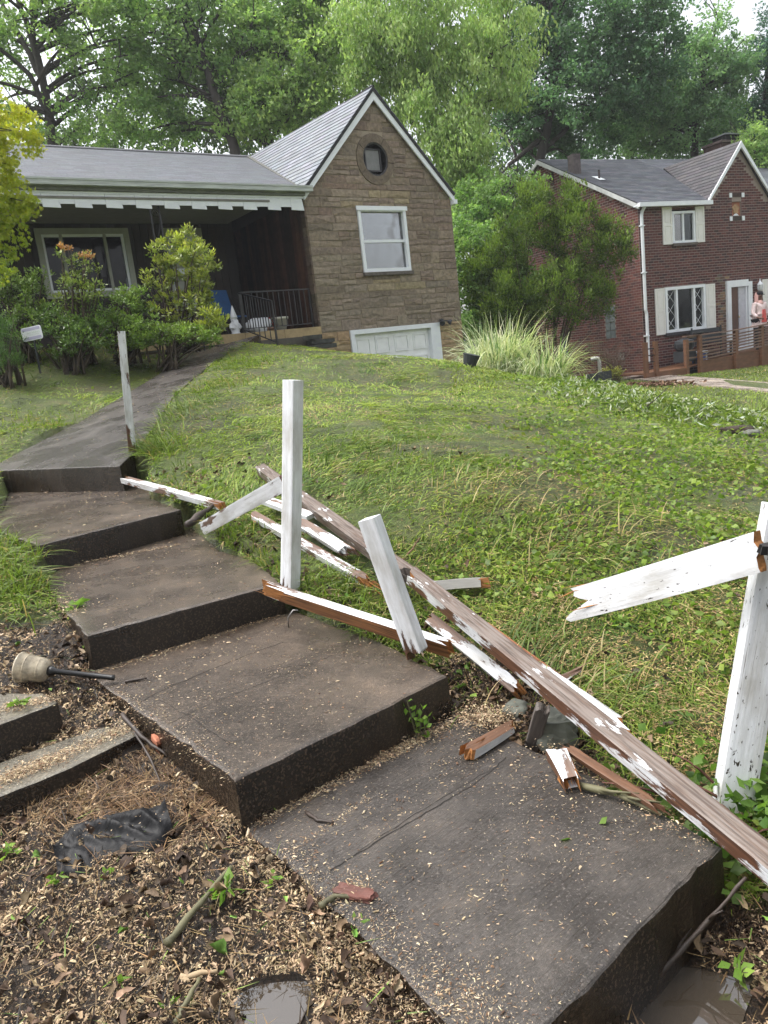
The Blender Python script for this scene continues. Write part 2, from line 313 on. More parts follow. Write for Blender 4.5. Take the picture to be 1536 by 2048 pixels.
for P, z in ((S4, Z4), (S3, Z3), (S2, Z2), (S1, 0.0)):
    k = inpoly(_X, _Y, grow(P, .03)); _Z[k] = np.minimum(_Z[k], z - .09)
k = inpoly(_X, _Y, grow(P5, .05)); _Z[k] = np.minimum(_Z[k], pathz(_X, _Y)[k] - .05)
_PUD = [(tuple(atZ(552, 2010, -.06)[:2]), .085, -.06), (tuple(atZ(1350, 2010, -.24)[:2]), .145, -.24)]
def dry(X, Y):
    r = np.ones(np.shape(X), bool)
    for (cx, cy), rr, zz in _PUD: r &= np.hypot((X - cx) / 1.15, (Y - cy)) > rr * (.8 + .35 * vnoise(X, Y, 9, 71))
    return r    # hollows that hold water
for (cx, cy), rr, zz in _PUD:
    q = np.clip((1.9 - np.hypot((_X - cx) / rr / 1.15, (_Y - cy) / rr)) * 1.8, 0, 1); _Z = np.where(q > 0, _Z * (1 - q) + (zz - .006 + .003 * vnoise(_X, _Y, 20, 3)) * q, _Z)
nx, ny = len(GX), len(GY); ii = (np.arange(ny - 1)[:, None] * nx + np.arange(nx - 1)[None]).ravel()
_wn = np.clip((vnoise(_X, _Y, 1.25, 81) * .65 + vnoise(_X, _Y, 4.5, 82) * .45 + np.clip((_X - .2) / 3, 0, .12) - .64) * 6, 0, .9); _L = _L * (1 - .45 * _wn * (_Y < 14))
m, n, b = newmat('ground_soil'); a = N(n, 'ShaderNodeVertexColor', layer_name='Col'); v = coords(n)
sp = N(n, 'ShaderNodeSeparateColor'); n.links.new(a.outputs[0], sp.inputs[0])
f1 = noise(n, v, 3.0, 6, .65); f2 = noise(n, v, 45, 5, .75); f3 = noise(n, v, 140, 3, .7)
lawn = ramp(n, f1, [(.3, (.040, .058, .012)), (.5, (.075, .105, .018)), (.68, (.11, .105, .030))])
mud = ramp(n, f2, [(.35, (.008, .006, .005)), (.52, (.026, .017, .011)), (.64, (.10, .062, .034)), (.74, (.26, .17, .09))])
lawn = mul(n, lawn, ramp(n, f2, [(.35, (.45, .5, .4)), (.6, (1.35, 1.3, 1.2))]))
c = mul(n, mixc(n, sp.outputs[0], mud, lawn), ramp(n, f3, [(.3, (.6,) * 3), (.7, (1.3,) * 3)])); n.links.new(c, b.inputs['Base Color'])
n.links.new(ramp(n, f1, [(.35, (.22,) * 3), (.6, (.6,) * 3)]), b.inputs['Roughness']); bump(n, b, f2, 1.0, .035)
np_obj('ground', np.stack([_X.ravel(), _Y.ravel(), _Z.ravel()], 1), np.stack([ii, ii + 1, ii + nx + 1, ii + nx], 1), np.repeat(_L.ravel()[:, None], 3, 1), m, kind='structure', smooth=True)

# standing water
mw, n, b = newmat('muddy_water'); b.inputs['Base Color'].default_value = (.05, .04, .03, 1); b.inputs['Roughness'].default_value = .03; b.inputs['IOR'].default_value = 1.7
b.inputs['Specular IOR Level'].default_value = 1.0; bump(n, b, noise(n, coords(n), 9, 2), .05, .01)
for i, ((cx, cy), rr, zz) in enumerate(_PUD):
    mb = MB(); pts = [(cx + rr * 1.2 * math.cos(t) * (1 + .2 * math.sin(3 * t + i) + .06 * math.sin(7 * t)), cy + rr * math.sin(t) * (1 + .15 * math.cos(2 * t)), zz) for t in np.linspace(0, 2 * math.pi, 28, endpoint=False)]
    mb.add(pts, [tuple(range(28))]); mb.obj('water', mw, kind='structure')

# ---------------------------------------------------------------- concrete steps and path
M_con1 = m_concrete('concrete_broomed', groove=R(40), wet=.6, base=(.051, .044, .039)); M_con = m_concrete('concrete_worn', base=(.060, .046, .035)); M_conp = m_concrete('concrete_path', base=(.070, .063, .060))
M_ris = m_concrete('concrete_algae_shade_face', base=(.0165, .0112, .0072), speck=.54, sm=4.5)  # riser tone: wet algae, darkened further with shade put into the colour
def slab(P, zt, zb, name, parent, mat, zfun=None, bev=.018):
    """poured slab: rounded, slightly crumbled top edge; faces below it carry wet algae plus shade painted into the colour"""
    n = len(P); c = np.mean(P, 0); Q = []
    for i in range(n):        # subdivide the outline
        p, q = np.array(P[i]), np.array(P[(i + 1) % n]); k = max(1, int(np.hypot(*(q - p)) / .06))
        for j in range(k):
            t = j / k; x = p + (q - p) * t
            nrm = np.array([(q - p)[1], -(q - p)[0]]); nrm = nrm / np.hypot(*nrm); x = x + nrm * (random.gauss(0, .0022) if 0 < j else 0); Q.append(x)
    area = sum(Q[i][0] * Q[(i + 1) % len(Q)][1] - Q[(i + 1) % len(Q)][0] * Q[i][1] for i in range(len(Q)))
    if area < 0: Q = Q[::-1]
    k = len(Q); nr = []
    for i in range(k):
        e = Q[(i + 1) % k] - Q[i - 1]; v_ = np.array([e[1], -e[0]]); nr.append(v_ / (np.hypot(*v_) + 1e-9))
    zf = zfun or (lambda x, y: zt); rings = []; chip = [(vnoise(np.array([i * .23]), np.array([len(P) * 3.1]), 1.0, 7)[0] - .5) * .012 + random.gauss(0, .0022) - (.010 if random.random() < .03 else 0) for i in range(k)]
    for off, dz in ((-bev * 1.6, 0), (-bev * .55, -.0025), (-bev * .12, -bev * .45), (0, -bev * 1.2), (0.002, -.09)):
        rings.append([(*(Q[i] + nr[i] * (off + (chip[i] if off > -.02 else 0))), float(zf(Q[i][0], Q[i][1])) + dz) for i in range(k)])
    rings.append([(*(Q[i] + nr[i] * .004), zb if not callable(zb) else zb(Q[i])) for i in range(k)])
    mb = MB(); vs = [p for r_ in rings for p in r_]; fs = [tuple(range(k))]; mm = [0]
    for r_ in range(len(rings) - 1):
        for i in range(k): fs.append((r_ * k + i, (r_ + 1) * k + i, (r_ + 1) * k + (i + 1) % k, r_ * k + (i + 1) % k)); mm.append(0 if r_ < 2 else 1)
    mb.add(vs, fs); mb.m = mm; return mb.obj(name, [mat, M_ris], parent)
st = thing('garden_steps', 'flight of four wet brown concrete steps curving up from the muddy bank', 'steps', (0, 0, 0))
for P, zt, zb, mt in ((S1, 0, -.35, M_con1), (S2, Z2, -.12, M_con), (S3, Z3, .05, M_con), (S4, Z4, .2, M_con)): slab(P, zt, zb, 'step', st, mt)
# path: two poured bays with a joint, then the run up to the porch
def cutpath(y0, y1):
    P = clip_poly(P5, 0, 1, y1); return clip_poly(P, 0, -1, -y0)
pth = thing('path', 'grey concrete path rising between the grass to the porch', 'path'); pth['kind'] = 'structure'
for y0, y1 in ((0, 9.2), (9.21, 11.2), (11.21, 13.2), (13.21, 20)): 
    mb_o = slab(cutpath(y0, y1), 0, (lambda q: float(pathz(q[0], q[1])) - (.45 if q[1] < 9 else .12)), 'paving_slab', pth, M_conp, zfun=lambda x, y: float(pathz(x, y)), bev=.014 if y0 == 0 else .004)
# neighbour's footpath
mb = MB(); a_ = [G(1245, 757), G(1400, 772), G(1545, 786), G(1700, 797)]; b_ = [G(1290, 748), G(1420, 758), G(1545, 768), G(1700, 780)]
P = [V3(p) + Vector((0, 0, .03)) for p in a_ + b_[::-1]]; mb.poly([(p.x, p.y, p.z) for p in P], (0, 0, 1), .1)
mb.obj('footpath', m_concrete('concrete_pale', base=(.34, .29, .25)), kind='structure')
# ================================================================ shared house pieces
M_stone = m_vcol('weathered_sandstone', rough=.85, nscale=13, lo=.66, hi=1.28, bs=.9, bd=.02, spec=.25)
M_mortar = m_plain('mortar', (.33, .275, .205), .9, nscale=30, bs=.4)
M_mortB = m_plain('mortar_pale', (.29, .235, .205), .9, nscale=25, bs=.4)
M_brick = m_vcol('fired_brick', rough=.8, nscale=22, lo=.7, hi=1.2, bs=.5, bd=.01, spec=.3)
M_white = m_plain('white_trim_paint', (.76, .79, .82), .4, var=.06, nscale=5, bs=.05)
M_dirtyw = m_plain('stained_gutter_paint', (.42, .45, .42), .45, var=.35, nscale=3, bs=.05, scale=(1, 1, 12))
M_shing = m_vcol('asphalt_shingle', rough=.75, nscale=40, lo=.72, hi=1.2, bs=.6, bd=.006, spec=.35)
M_felt = m_plain('roof_felt', (.03, .03, .033), .9)
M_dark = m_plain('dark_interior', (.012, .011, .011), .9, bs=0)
M_plank = m_vcol('dark_stained_wood', rough=.6, nscale=6, lo=.5, hi=1.3, bs=.3)
M_iron = m_plain('black_wrought_iron', (.018, .017, .018), .45)
M_glass = m_glass('window_glass', refl=1.2); M_glassd = m_glass('window_glass_dim', (.22, .25, .26), .35)
M_glassp = m_glass('window_glass_porch', (.18, .2, .2), .14)
M_blind = m_plain('pale_blind', (.24, .26, .28), .6, var=.05)
M_tan = m_plain('tan_porch_stone', (.36, .27, .14), .8, var=.3, nscale=7, bs=.4)

def rects_minus(x0, z0, x1, z1, holes):
    xs = sorted({x0, x1, *[h for H in holes for h in (H[0], H[2]) if x0 < h < x1]}); out = []
    for a, b_ in zip(xs[:-1], xs[1:]):
        zs = [(z0, z1)]
        for H in holes:
            if H[0] <= a and H[2] >= b_:
                n_ = []
                for p, q in zs:
                    if H[3] <= p or H[1] >= q: n_.append((p, q)); continue
                    if H[1] > p: n_.append((p, H[1]))
                    if H[3] < q: n_.append((H[3], q))
                zs = n_
        out += [(a, p, b_, q) for p, q in zs]
    return out
def single_out(items, count, key):
    items = sorted(items, key=key); return items[:count], items[count:]
def shingles(parent, poly3, O, U, Vd, rows, cols, ex, tw, colr, name='shingles', lift=.012, thk=.009):
    """courses of tabs with real thickness on the roof plane O + u U + v Vd, cut to the outline poly (u, v)"""
    Nn = np.cross(U, Vd); Nn /= np.linalg.norm(Nn)
    if Nn[2] < 0: Nn = -Nn
    mb = MB(); us = [p[0] for p in poly3]; vs_ = [p[1] for p in poly3]; v = min(vs_) - .02; r_ = 0
    orient = sum(poly3[i][0] * poly3[(i + 1) % len(poly3)][1] - poly3[(i + 1) % len(poly3)][0] * poly3[i][1] for i in range(len(poly3)))
    PP = poly3 if orient > 0 else poly3[::-1]
    while v < max(vs_):
        u = min(us) - random.uniform(0, tw)
        while u < max(us):
            wd = tw * random.uniform(.85, 1.15); q = [(u + .004, v + random.uniform(-.004, .004)), (u + wd, v + random.uniform(-.004, .004)), (u + wd, v + ex * 1.03), (u + .004, v + ex * 1.03)]
            for i in range(len(PP)):
                if not q: break
                a, b_ = PP[i], PP[(i + 1) % len(PP)]; nx_, ny_ = b_[1] - a[1], -(b_[0] - a[0]); q = clip_poly(q, nx_, ny_, nx_ * a[0] + ny_ * a[1])
            if len(q) >= 3:
                top = []; 
                for (a, b_) in q:
                    h = lift * max(0, 1 - (b_ - v) / ex) + .004; top.append(O + U * a + Vd * b_ + Nn * h)
                mb.poly(top, Nn, thk, jit(random.choice(colr), .13))
            u += wd
        v += ex
    return mb.obj(name, M_shing, parent, kind='stuff')
def stone_block(poly, y, depth, col, rough=.006):
    """rock-faced block: outline in (x, z) on the wall plane, face towards -y"""
    mb = MB(); n = len(poly); c = (sum(p[0] for p in poly) / n, sum(p[1] for p in poly) / n)
    def ins(p, d):
        l = math.hypot(p[0] - c[0], p[1] - c[1]) + 1e-6; k = max(.3, 1 - d / l); return (c[0] + (p[0] - c[0]) * k, c[1] + (p[1] - c[1]) * k)
    E_ = []
    for i in range(n):
        p, q = poly[i], poly[(i + 1) % n]; k = max(1, min(3, int(math.hypot(q[0] - p[0], q[1] - p[1]) / .16)))
        for j in range(k): E_.append((p[0] + (q[0] - p[0]) * j / k, p[1] + (q[1] - p[1]) * j / k))
    k = len(E_); A_ = [(p[0], y, p[1]) for p in E_]; B_ = [(p[0] + random.gauss(0, .002), y - depth * .62, p[1] + random.gauss(0, .002)) for p in E_]
    C_ = [(*(lambda t: (t[0], y - depth - random.uniform(-1, 1) * rough * 1.6))(ins(p, .016)), ins(p, .016)[1]) for p in E_]
    D_ = [(c[0] + random.uniform(-.03, .03), y - depth - random.uniform(0, 1) * rough * 2, c[1])]
    fs = [(i, k + i, k + (i + 1) % k, (i + 1) % k) for i in range(k)] + [(k + i, 2 * k + i, 2 * k + (i + 1) % k, k + (i + 1) % k) for i in range(k)] + [(2 * k + i, 3 * k, 2 * k + (i + 1) % k) for i in range(k)]
    mb.add(A_ + B_ + C_ + D_, fs, col); return mb
def box_part(name, lo, hi, mat, parent, col=(1, 1, 1)):
    mb = MB(); mb.box(lo, hi, col); return mb.obj(name, mat, parent)
def frame_mb(x0, z0, x1, z1, t, y0, y1, mb=None):
    mb = mb or MB()
    mb.box((x0, y0, z0), (x0 + t, y1, z1)); mb.box((x1 - t, y0, z0), (x1, y1, z1)); mb.box((x0 + t, y0, z0), (x1 - t, y1, z0 + t)); mb.box((x0 + t, y0, z1 - t), (x1 - t, y1, z1)); return mb

# ================================================================ stone house with porch
YA, YB = R(33.94), R(24.05)
HA = thing('stone_house', 'low brown stone house with steep gable, dark front porch and grey shingle roof', 'house', (-.919, 17, 0), YA)
GWID, EAV, APX, APZ = 4.03, 4.95, 2.015, 7.08
WIN = (1.30, 3.36, 2.62, 4.735); GAR = (.74, -.1, 3.29, 2.145); OC = (1.95, 5.755)
# --- backing wall of the gable (mortar) with real openings
mb = MB()
for a, p, b_, q in rects_minus(0, -.4, GWID, EAV, [WIN, GAR]): mb.box((a, 0, p), (b_, .24, q))
ch = [(OC[0] + .40 * math.cos(t), OC[1] + .43 * math.sin(t)) for t in np.linspace(0, 2 * math.pi, 24, endpoint=False)]
def gable_edge(x): return EAV + (APZ - EAV) * (1 - abs(x - APX) / APX)
# triangle minus the round opening: fan strips between hole and outline
tri = [(0, EAV), (GWID, EAV), (APX, APZ)]
def to_edge(t):
    dx, dz = math.cos(t), math.sin(t); best = 9
    for i in range(3):
        (x0, z0), (x1, z1) = tri[i], tri[(i + 1) % 3]; ex_, ez = x1 - x0, z1 - z0; den = dx * ez - dz * ex_
        if abs(den) < 1e-9: continue
        s_ = ((x0 - OC[0]) * ez - (z0 - OC[1]) * ex_) / den; u_ = ((x0 - OC[0]) * dz - (z0 - OC[1]) * dx) / den
        if s_ > 0 and -1e-6 <= u_ <= 1 + 1e-6: best = min(best, s_)
    return (OC[0] + dx * best, OC[1] + dz * best)
angs = sorted(list(np.linspace(-math.pi, math.pi, 36, endpoint=False)) + [math.atan2(z - OC[1], x - OC[0]) for x, z in tri])
inn = [(OC[0] + .38 * math.cos(t), OC[1] + .40 * math.sin(t)) for t in angs]; out_ = [to_edge(t) for t in angs]; k = len(angs)
mb.add([(x, 0, z) for x, z in inn] + [(x, 0, z) for x, z in out_] + [(x, .24, z) for x, z in inn], [(i, (i + 1) % k, k + (i + 1) % k, k + i) for i in range(k)] + [(i, 2 * k + i, 2 * k + (i + 1) % k, (i + 1) % k) for i in range(k)])
mb.box((GWID - .24, .25, -.4), (GWID, 9, EAV)); mb.box((.0, 3.6, 1.2), (.2, 9, EAV)); mb.box((.2, 8.76, -.4), (GWID - .24, 9, EAV))
mb.obj('gable_wall', M_mortar, HA)
# --- squared stones, each a block of its own
STC = [(.225, .178, .136), (.245, .192, .147), (.20, .156, .120), (.26, .206, .155), (.22, .164, .125), (.275, .222, .168)]
stones = []; z = 1.0; cells = []
bands = []
while z < 7.0:
    h = random.choice([.13, .16, .20, .24])
    for lim in (2.145, 3.36, 4.735, EAV):
        if z < lim - .02 and z + h > lim - .09: h = lim - z; break
    bands.append((z, z + h)); z += h
for z0, z1 in bands:
    holes = []
    for H in (WIN, GAR):
        if z0 < H[3] - .01 and z1 > H[1] + .01: holes.append((H[0], H[2]))
    dz = max(0, max(z0 - OC[1], OC[1] - z1)); rr = .50
    if dz < rr: hw = math.sqrt(rr * rr - dz * dz) * .97; holes.append((OC[0] - hw, OC[0] + hw))
    spans = [(0, GWID)]
    for a, b_ in holes:
        spans = [s_ for p, q in spans for s_ in ((p, min(q, a)), (max(p, b_), q)) if s_[1] - s_[0] > .05]
    for a, b_ in spans:
        x = a
        while x < b_ - .01:
            wd = random.uniform(.26, .78) if z1 - z0 > .2 else random.uniform(.3, 1.0)
            if b_ - x - wd < .2: wd = b_ - x
            r_ = random.random()
            if z1 - z0 > .18 and r_ < .66:
                f = random.choice([.35, .5, .62, .45]); zm = z0 + (z1 - z0) * f; cells.append((x, z0, x + wd, zm))
                if wd > .5 and random.random() < .6: xm = x + wd * random.uniform(.35, .65); cells += [(x, zm, xm, z1), (xm, zm, x + wd, z1)]
                else: cells.append((x, zm, x + wd, z1))
            else: cells.append((x, z0, x + wd, z1))
            x += wd
for x0, z0, x1, z1 in cells:
    g = .006; q = [(x0 + g, z0 + g), (x1 - g, z0 + g), (x1 - g, z1 - g), (x0 + g, z1 - g)]
    s_ = (APZ - EAV) / APX
    q = clip_poly(q, -s_, 1, EAV - .05); 
    if q: q = clip_poly(q, s_, 1, EAV - .05 + s_ * GWID)
    if len(q) < 3: continue
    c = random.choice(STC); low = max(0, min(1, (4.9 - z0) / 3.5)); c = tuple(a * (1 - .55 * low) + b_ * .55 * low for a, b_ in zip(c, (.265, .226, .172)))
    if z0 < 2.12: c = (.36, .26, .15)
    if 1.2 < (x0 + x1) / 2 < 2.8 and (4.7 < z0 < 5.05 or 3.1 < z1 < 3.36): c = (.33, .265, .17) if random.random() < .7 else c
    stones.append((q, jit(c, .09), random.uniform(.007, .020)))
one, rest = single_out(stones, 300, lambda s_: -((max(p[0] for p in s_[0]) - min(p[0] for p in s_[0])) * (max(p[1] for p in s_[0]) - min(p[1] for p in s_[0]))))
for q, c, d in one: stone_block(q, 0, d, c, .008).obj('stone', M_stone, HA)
if rest:
    mb = MB()
    for q, c, d in rest:
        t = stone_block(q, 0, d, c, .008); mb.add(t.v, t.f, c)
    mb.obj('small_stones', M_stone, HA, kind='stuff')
# side quoin edge against the porch
mb = MB()
for i in range(14): mb.box((-.03, -.03, 2.2 + i * .195), (0.012, .16 + .08 * (i % 2), 2.2 + i * .195 + .188), jit((.12, .09, .065), .2))
mb.obj('corner_stones', M_stone, HA, kind='stuff')
# round window: four dressed ring stones, black frame, square sash
ro_, ri_ = (.50, .535), (.335, .355)
for s0, s1 in ((-.15, .98), (.98, 2.55), (2.55, 3.75), (3.75, 6.13)):
    mb = MB(); T = np.linspace(s0 + .012, s1 - .012, 9); P = [(OC[0] + ro_[0] * math.cos(t), -.032, OC[1] + ro_[1] * math.sin(t)) for t in T] + [(OC[0] + ri_[0] * math.cos(t), -.032, OC[1] + ri_[1] * math.sin(t)) for t in T[::-1]]
    mb.poly(P, (0, -1, 0), .07, jit((.175, .135, .10), .06)); mb.obj('ring_stone', M_stone, HA)
ow = MB(); T = np.linspace(0, 2 * math.pi, 28, endpoint=False)
for i in range(28):
    t0, t1 = T[i], T[(i + 1) % 28]
    def pp(t, k_, y): return (OC[0] + ri_[0] * k_ * math.cos(t), y, OC[1] + ri_[1] * k_ * math.sin(t))
    ow.add([pp(t0, 1.02, -.02), pp(t1, 1.02, -.02), pp(t1, 1.02, .2), pp(t0, 1.02, .2), pp(t0, .9, -.01), pp(t1, .9, -.01), pp(t1, .9, .2), pp(t0, .9, .2)], [(0, 1, 5, 4), (4, 5, 6, 7), (0, 3, 2, 1)])
owo = ow.obj('round_window', M_iron, HA)
frame_mb(OC[0] - .23, OC[1] - .24, OC[0] + .2, OC[1] + .24, .03, .05, .09).obj('sash', M_iron, owo)
box_part('pane', (OC[0] - .2, .07, OC[1] - .21), (OC[0] + .17, .075, OC[1] + .21), m_plain('dusty_pane', (.16, .16, .155), .35, var=.4, nscale=4), owo)
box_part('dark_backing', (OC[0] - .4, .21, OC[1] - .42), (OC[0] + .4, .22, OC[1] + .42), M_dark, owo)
# big sash window in the gable
x0, z0, x1, z1 = WIN
wn = frame_mb(x0 + .003, z0 + .003, x1 - .003, z1 - .003, .075, -.05, .10).obj('window', M_white, HA)
mb = MB(); mb.box((x0 - .04, -.075, z1 - .06), (x1 + .03, -.052, z1 + .03)); mb.obj('frame', M_white, wn)
zm = 4.03
box_part('sash', (x0 + .08, .0, zm - .03), (x1 - .08, .06, zm + .03), M_white, wn)
box_part('pane', (x0 + .075, .045, zm + .03), (x1 - .075, .05, z1 - .075), M_glass, wn); box_part('pane', (x0 + .075, .035, z0 + .075), (x1 - .075, .04, zm - .03), M_glass, wn)
mb = MB(); zz = z0 + .07
while zz < z1 - .36: mb.box((x0 + .08, .11, zz), (x1 - .08, .128, zz + .021)); zz += .026
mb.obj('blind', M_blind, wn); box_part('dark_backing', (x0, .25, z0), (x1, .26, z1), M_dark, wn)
box_part('sill', (x0 - .03, -.10, z0 - .075), (x1 + .03, .05, z0 - .003), M_stone, wn, (.13, .115, .10))
# garage door
x0, z0, x1, z1 = GAR; gd = MB(); t = .13
gd.box((x0, -.055, z0), (x0 + .10, .30, z1)); gd.box((x1 - .28, -.055, z0), (x1, .30, z1)); gd.box((x0 + .10, -.055, z1 - .10), (x1 - .28, .30, z1)); gdo = gd.obj('garage_door', M_white, HA)
wdt = (x1 - .28 - x0 - .10) / 4; M_gar = m_plain('garage_panel_paint', (.86, .87, .87), .5, var=.08)
box_part('leaf', (x0 + .10, .08, z0), (x1 - .28, .12, z1 - .10), M_gar, gdo)
for r_ in range(4):
    for c_ in range(4):
        px0, pz1 = x0 + .10 + c_ * wdt, z1 - .12 - r_ * .5
        mb = MB(); frame_mb(px0 + .07, pz1 - .44, px0 + wdt - .07, pz1 - .08, .03, .055, .079, mb); mb.box((px0 + .12, .062, pz1 - .39), (px0 + wdt - .12, .079, pz1 - .13)); mb.obj('panel', M_gar, gdo)
# rake boards, gable roof
def rake(s_):
    e = 0 if s_ < 0 else GWID; o = -.04 if s_ < 0 else .04; dz_ = .17
    P = [(e + o, -.11, EAV + .07), (APX, -.11, APZ + .10), (APX, -.11, APZ + .10 - dz_ * 1.35), (e + o, -.11, EAV + .07 - dz_)]
    mb = MB(); mb.poly(P, (0, -1, 0), .035); mb.obj('rake_board', M_white, HA)
rake(-1); rake(1); box_part('eave_end', (GWID - .02, -.13, EAV - .12), (GWID + .1, .3, EAV - .02), M_white, HA)
RZ, RY = 7.36, 6.0       # main ridge
def V(*a): return np.array(a, float)
def plane_roof(parent, pts, O, U, Vd, ex, tw, colr, th=.06, name='roof', lift=.012, thk=.009):
    """deck under the shingles, outline given in (u, v)"""
    Nn = np.cross(U, Vd); Nn = Nn / np.linalg.norm(Nn); Nn = Nn if Nn[2] > 0 else -Nn
    mb = MB(); mb.poly([O + U * a + Vd * b_ for a, b_ in pts], Nn, th); ro = mb.obj(name, M_felt, parent); shingles(ro, pts, O, U, Vd, 0, 0, ex, tw, colr, lift=lift, thk=thk); return ro
GREY = [(.178, .192, .216), (.164, .176, .198), (.192, .205, .23), (.172, .184, .204)]
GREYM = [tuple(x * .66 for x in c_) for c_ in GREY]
def unit(v): l = np.linalg.norm(v); return v / l, l
# gable roof left slope: eave corner (0,-.12,EAV+.12) ridge sags up to the main ridge
e0, a0, a1 = V(-.06, -.13, EAV + .10), V(APX, -.13, APZ + .13), V(APX, RY, RZ + .02)
U_, L1 = unit(a1 - a0); Vv = e0 - a0; Vv -= U_ * (Vv @ U_); Vd, H1 = unit(-Vv); O = e0.copy()
u_of = lambda P: ((P - O) @ U_, (P - O) @ Vd)
plane_roof(HA, [u_of(e0), u_of(a1), u_of(a0)], O, U_, Vd, .15, .34, GREY)
e1 = V(GWID + .06, -.13, EAV + .10); e2 = V(GWID + .06, 9.1, EAV + .10); a2 = V(APX, 9.1, RZ + .02)
U2, _ = unit(e2 - e1); Vv = a0 - e1; Vv -= U2 * (Vv @ U2); Vd2, _ = unit(Vv); 
plane_roof(HA, [((p - e1) @ U2, (p - e1) @ Vd2) for p in (e1, e2, a2, a0)], e1, U2, Vd2, .15, .34, GREY)
box_part('ridge_cap', (APX - .03, -.14, APZ + .12), (APX + .03, 1.0, APZ + .155), M_felt, HA)
# main roof
o_ = V(-9, -.14, 5.06); ur = V(1, 0, 0); vr, LV = unit(V(0, RY + .14, RZ - 5.06))
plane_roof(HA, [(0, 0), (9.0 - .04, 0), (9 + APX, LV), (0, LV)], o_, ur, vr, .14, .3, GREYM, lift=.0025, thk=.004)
mb = MB(); mb.poly([(-9, RY, RZ), (APX, RY, RZ), (APX, 12, 5.1), (-9, 12, 5.1)], (0, .35, .93), .06); mb.obj('rear_roof', M_felt, HA)
mb = MB(); mb.tube([(-9, RY, RZ + .0), (APX, RY, RZ + .01)], .05, 6, (.15, .152, .16)); mb.obj('ridge_cap', M_shing, HA)
mb = MB(); mb.bar((0.0, -.1, 5.075), (APX, RY, RZ + .03), .16, .03, col=(.10, .10, .10)); mb.obj('valley_flashing', m_plain('mossy_metal', (.085, .085, .075), .6, var=.4, nscale=2), HA)
# gutter with a rolled lip, fascia, scalloped boards
mb = MB(); mb.box((-9, -.27, 4.99), (.10, -.15, 5.085)); mb.box((-9, -.285, 5.07), (.10, -.271, 5.10)); mb.obj('gutter', M_dirtyw, HA)
mb = MB(); mb.lathe([(.06, 0), (.06, .3)], (.03, -.21, 4.74), 10); 
box_part('fascia', (-9, -.15, 4.93), (-.03, -.10, 5.03), m_plain('fascia_grey_paint', (.16, .17, .15), .6, var=.3), HA)
box_part('valance_rail', (-9, -.095, 4.885), (-.03, -.04, 4.925), M_white, HA)
x = -9.0; i = 0
while x < -.1:
    wd = min(.27, -.06 - x); h = .225 if i % 2 == 0 else .17; sk = .03
    mb = MB(); mb.poly([(x + .003, -.085, 4.884), (x + wd - .003, -.085, 4.884), (x + wd + (sk if i % 2 == 0 else 0), -.085, 4.884 - h - .012 * (i % 2 == 0)), (x + .004, -.085, 4.884 - h)], (0, -1, 0), .022); mb.obj('valance_board', M_white, HA); x += wd; i += 1
# porch: floor, soffit, back wall, alcove, boarded side wall
PF = 2.27; BY = 2.0
box_part('porch_floor', (-9, -.02, PF - .2), (0, 3.6, PF), m_plain('porch_concrete', (.16, .15, .13), .6), HA)
for k_ in range(10): box_part('porch_edge_stone', (-9 + k_ * .9 + .004, -.07, PF - .17), (-9 + (k_ + 1) * .9 - .004 if k_ < 9 else -.005, -.021, PF + .012), M_tan, HA)
box_part('porch_foundation', (-9, .0, .9), (-.003, .25, PF - .201), m_plain('foundation_stone', (.14, .11, .08), .9, nscale=3, var=.4, bs=.6), HA)
box_part('porch_step', (-2.55, -.42, 1.7), (-.3, -.075, 2.09), m_plain('step_stone', (.09, .08, .065), .8, var=.3), HA)
box_part('soffit', (-9, -.10, 4.80), (-.85, 2.0, 4.84), m_plain('soffit_paint', (.19, .185, .16), .6), HA)
box_part('alcove_ceiling', (-.85, -.04, 4.90), (0, 3.6, 4.95), M_dark, HA)
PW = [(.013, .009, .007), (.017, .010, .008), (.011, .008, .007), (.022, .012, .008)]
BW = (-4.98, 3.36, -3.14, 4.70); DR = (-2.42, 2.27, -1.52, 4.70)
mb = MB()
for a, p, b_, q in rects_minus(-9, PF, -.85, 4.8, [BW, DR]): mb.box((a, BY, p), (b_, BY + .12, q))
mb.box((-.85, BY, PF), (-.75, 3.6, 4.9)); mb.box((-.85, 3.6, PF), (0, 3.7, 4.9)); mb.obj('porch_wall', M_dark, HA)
x = -9
while x < -.9:
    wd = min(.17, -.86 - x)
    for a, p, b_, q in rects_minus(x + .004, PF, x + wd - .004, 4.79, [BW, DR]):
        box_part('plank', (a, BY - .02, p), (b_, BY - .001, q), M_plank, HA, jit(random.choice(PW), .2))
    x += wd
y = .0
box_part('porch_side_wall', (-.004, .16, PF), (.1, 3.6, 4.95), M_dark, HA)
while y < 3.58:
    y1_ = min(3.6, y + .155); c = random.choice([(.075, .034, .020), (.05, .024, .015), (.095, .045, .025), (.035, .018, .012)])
    box_part('plank', (-.03, y + .003 + (.17 if y == 0 else 0), PF), (-.005, y1_ - .003, 4.9), M_plank, HA, jit(c, .2)); y = y1_ if y > 0 else .155
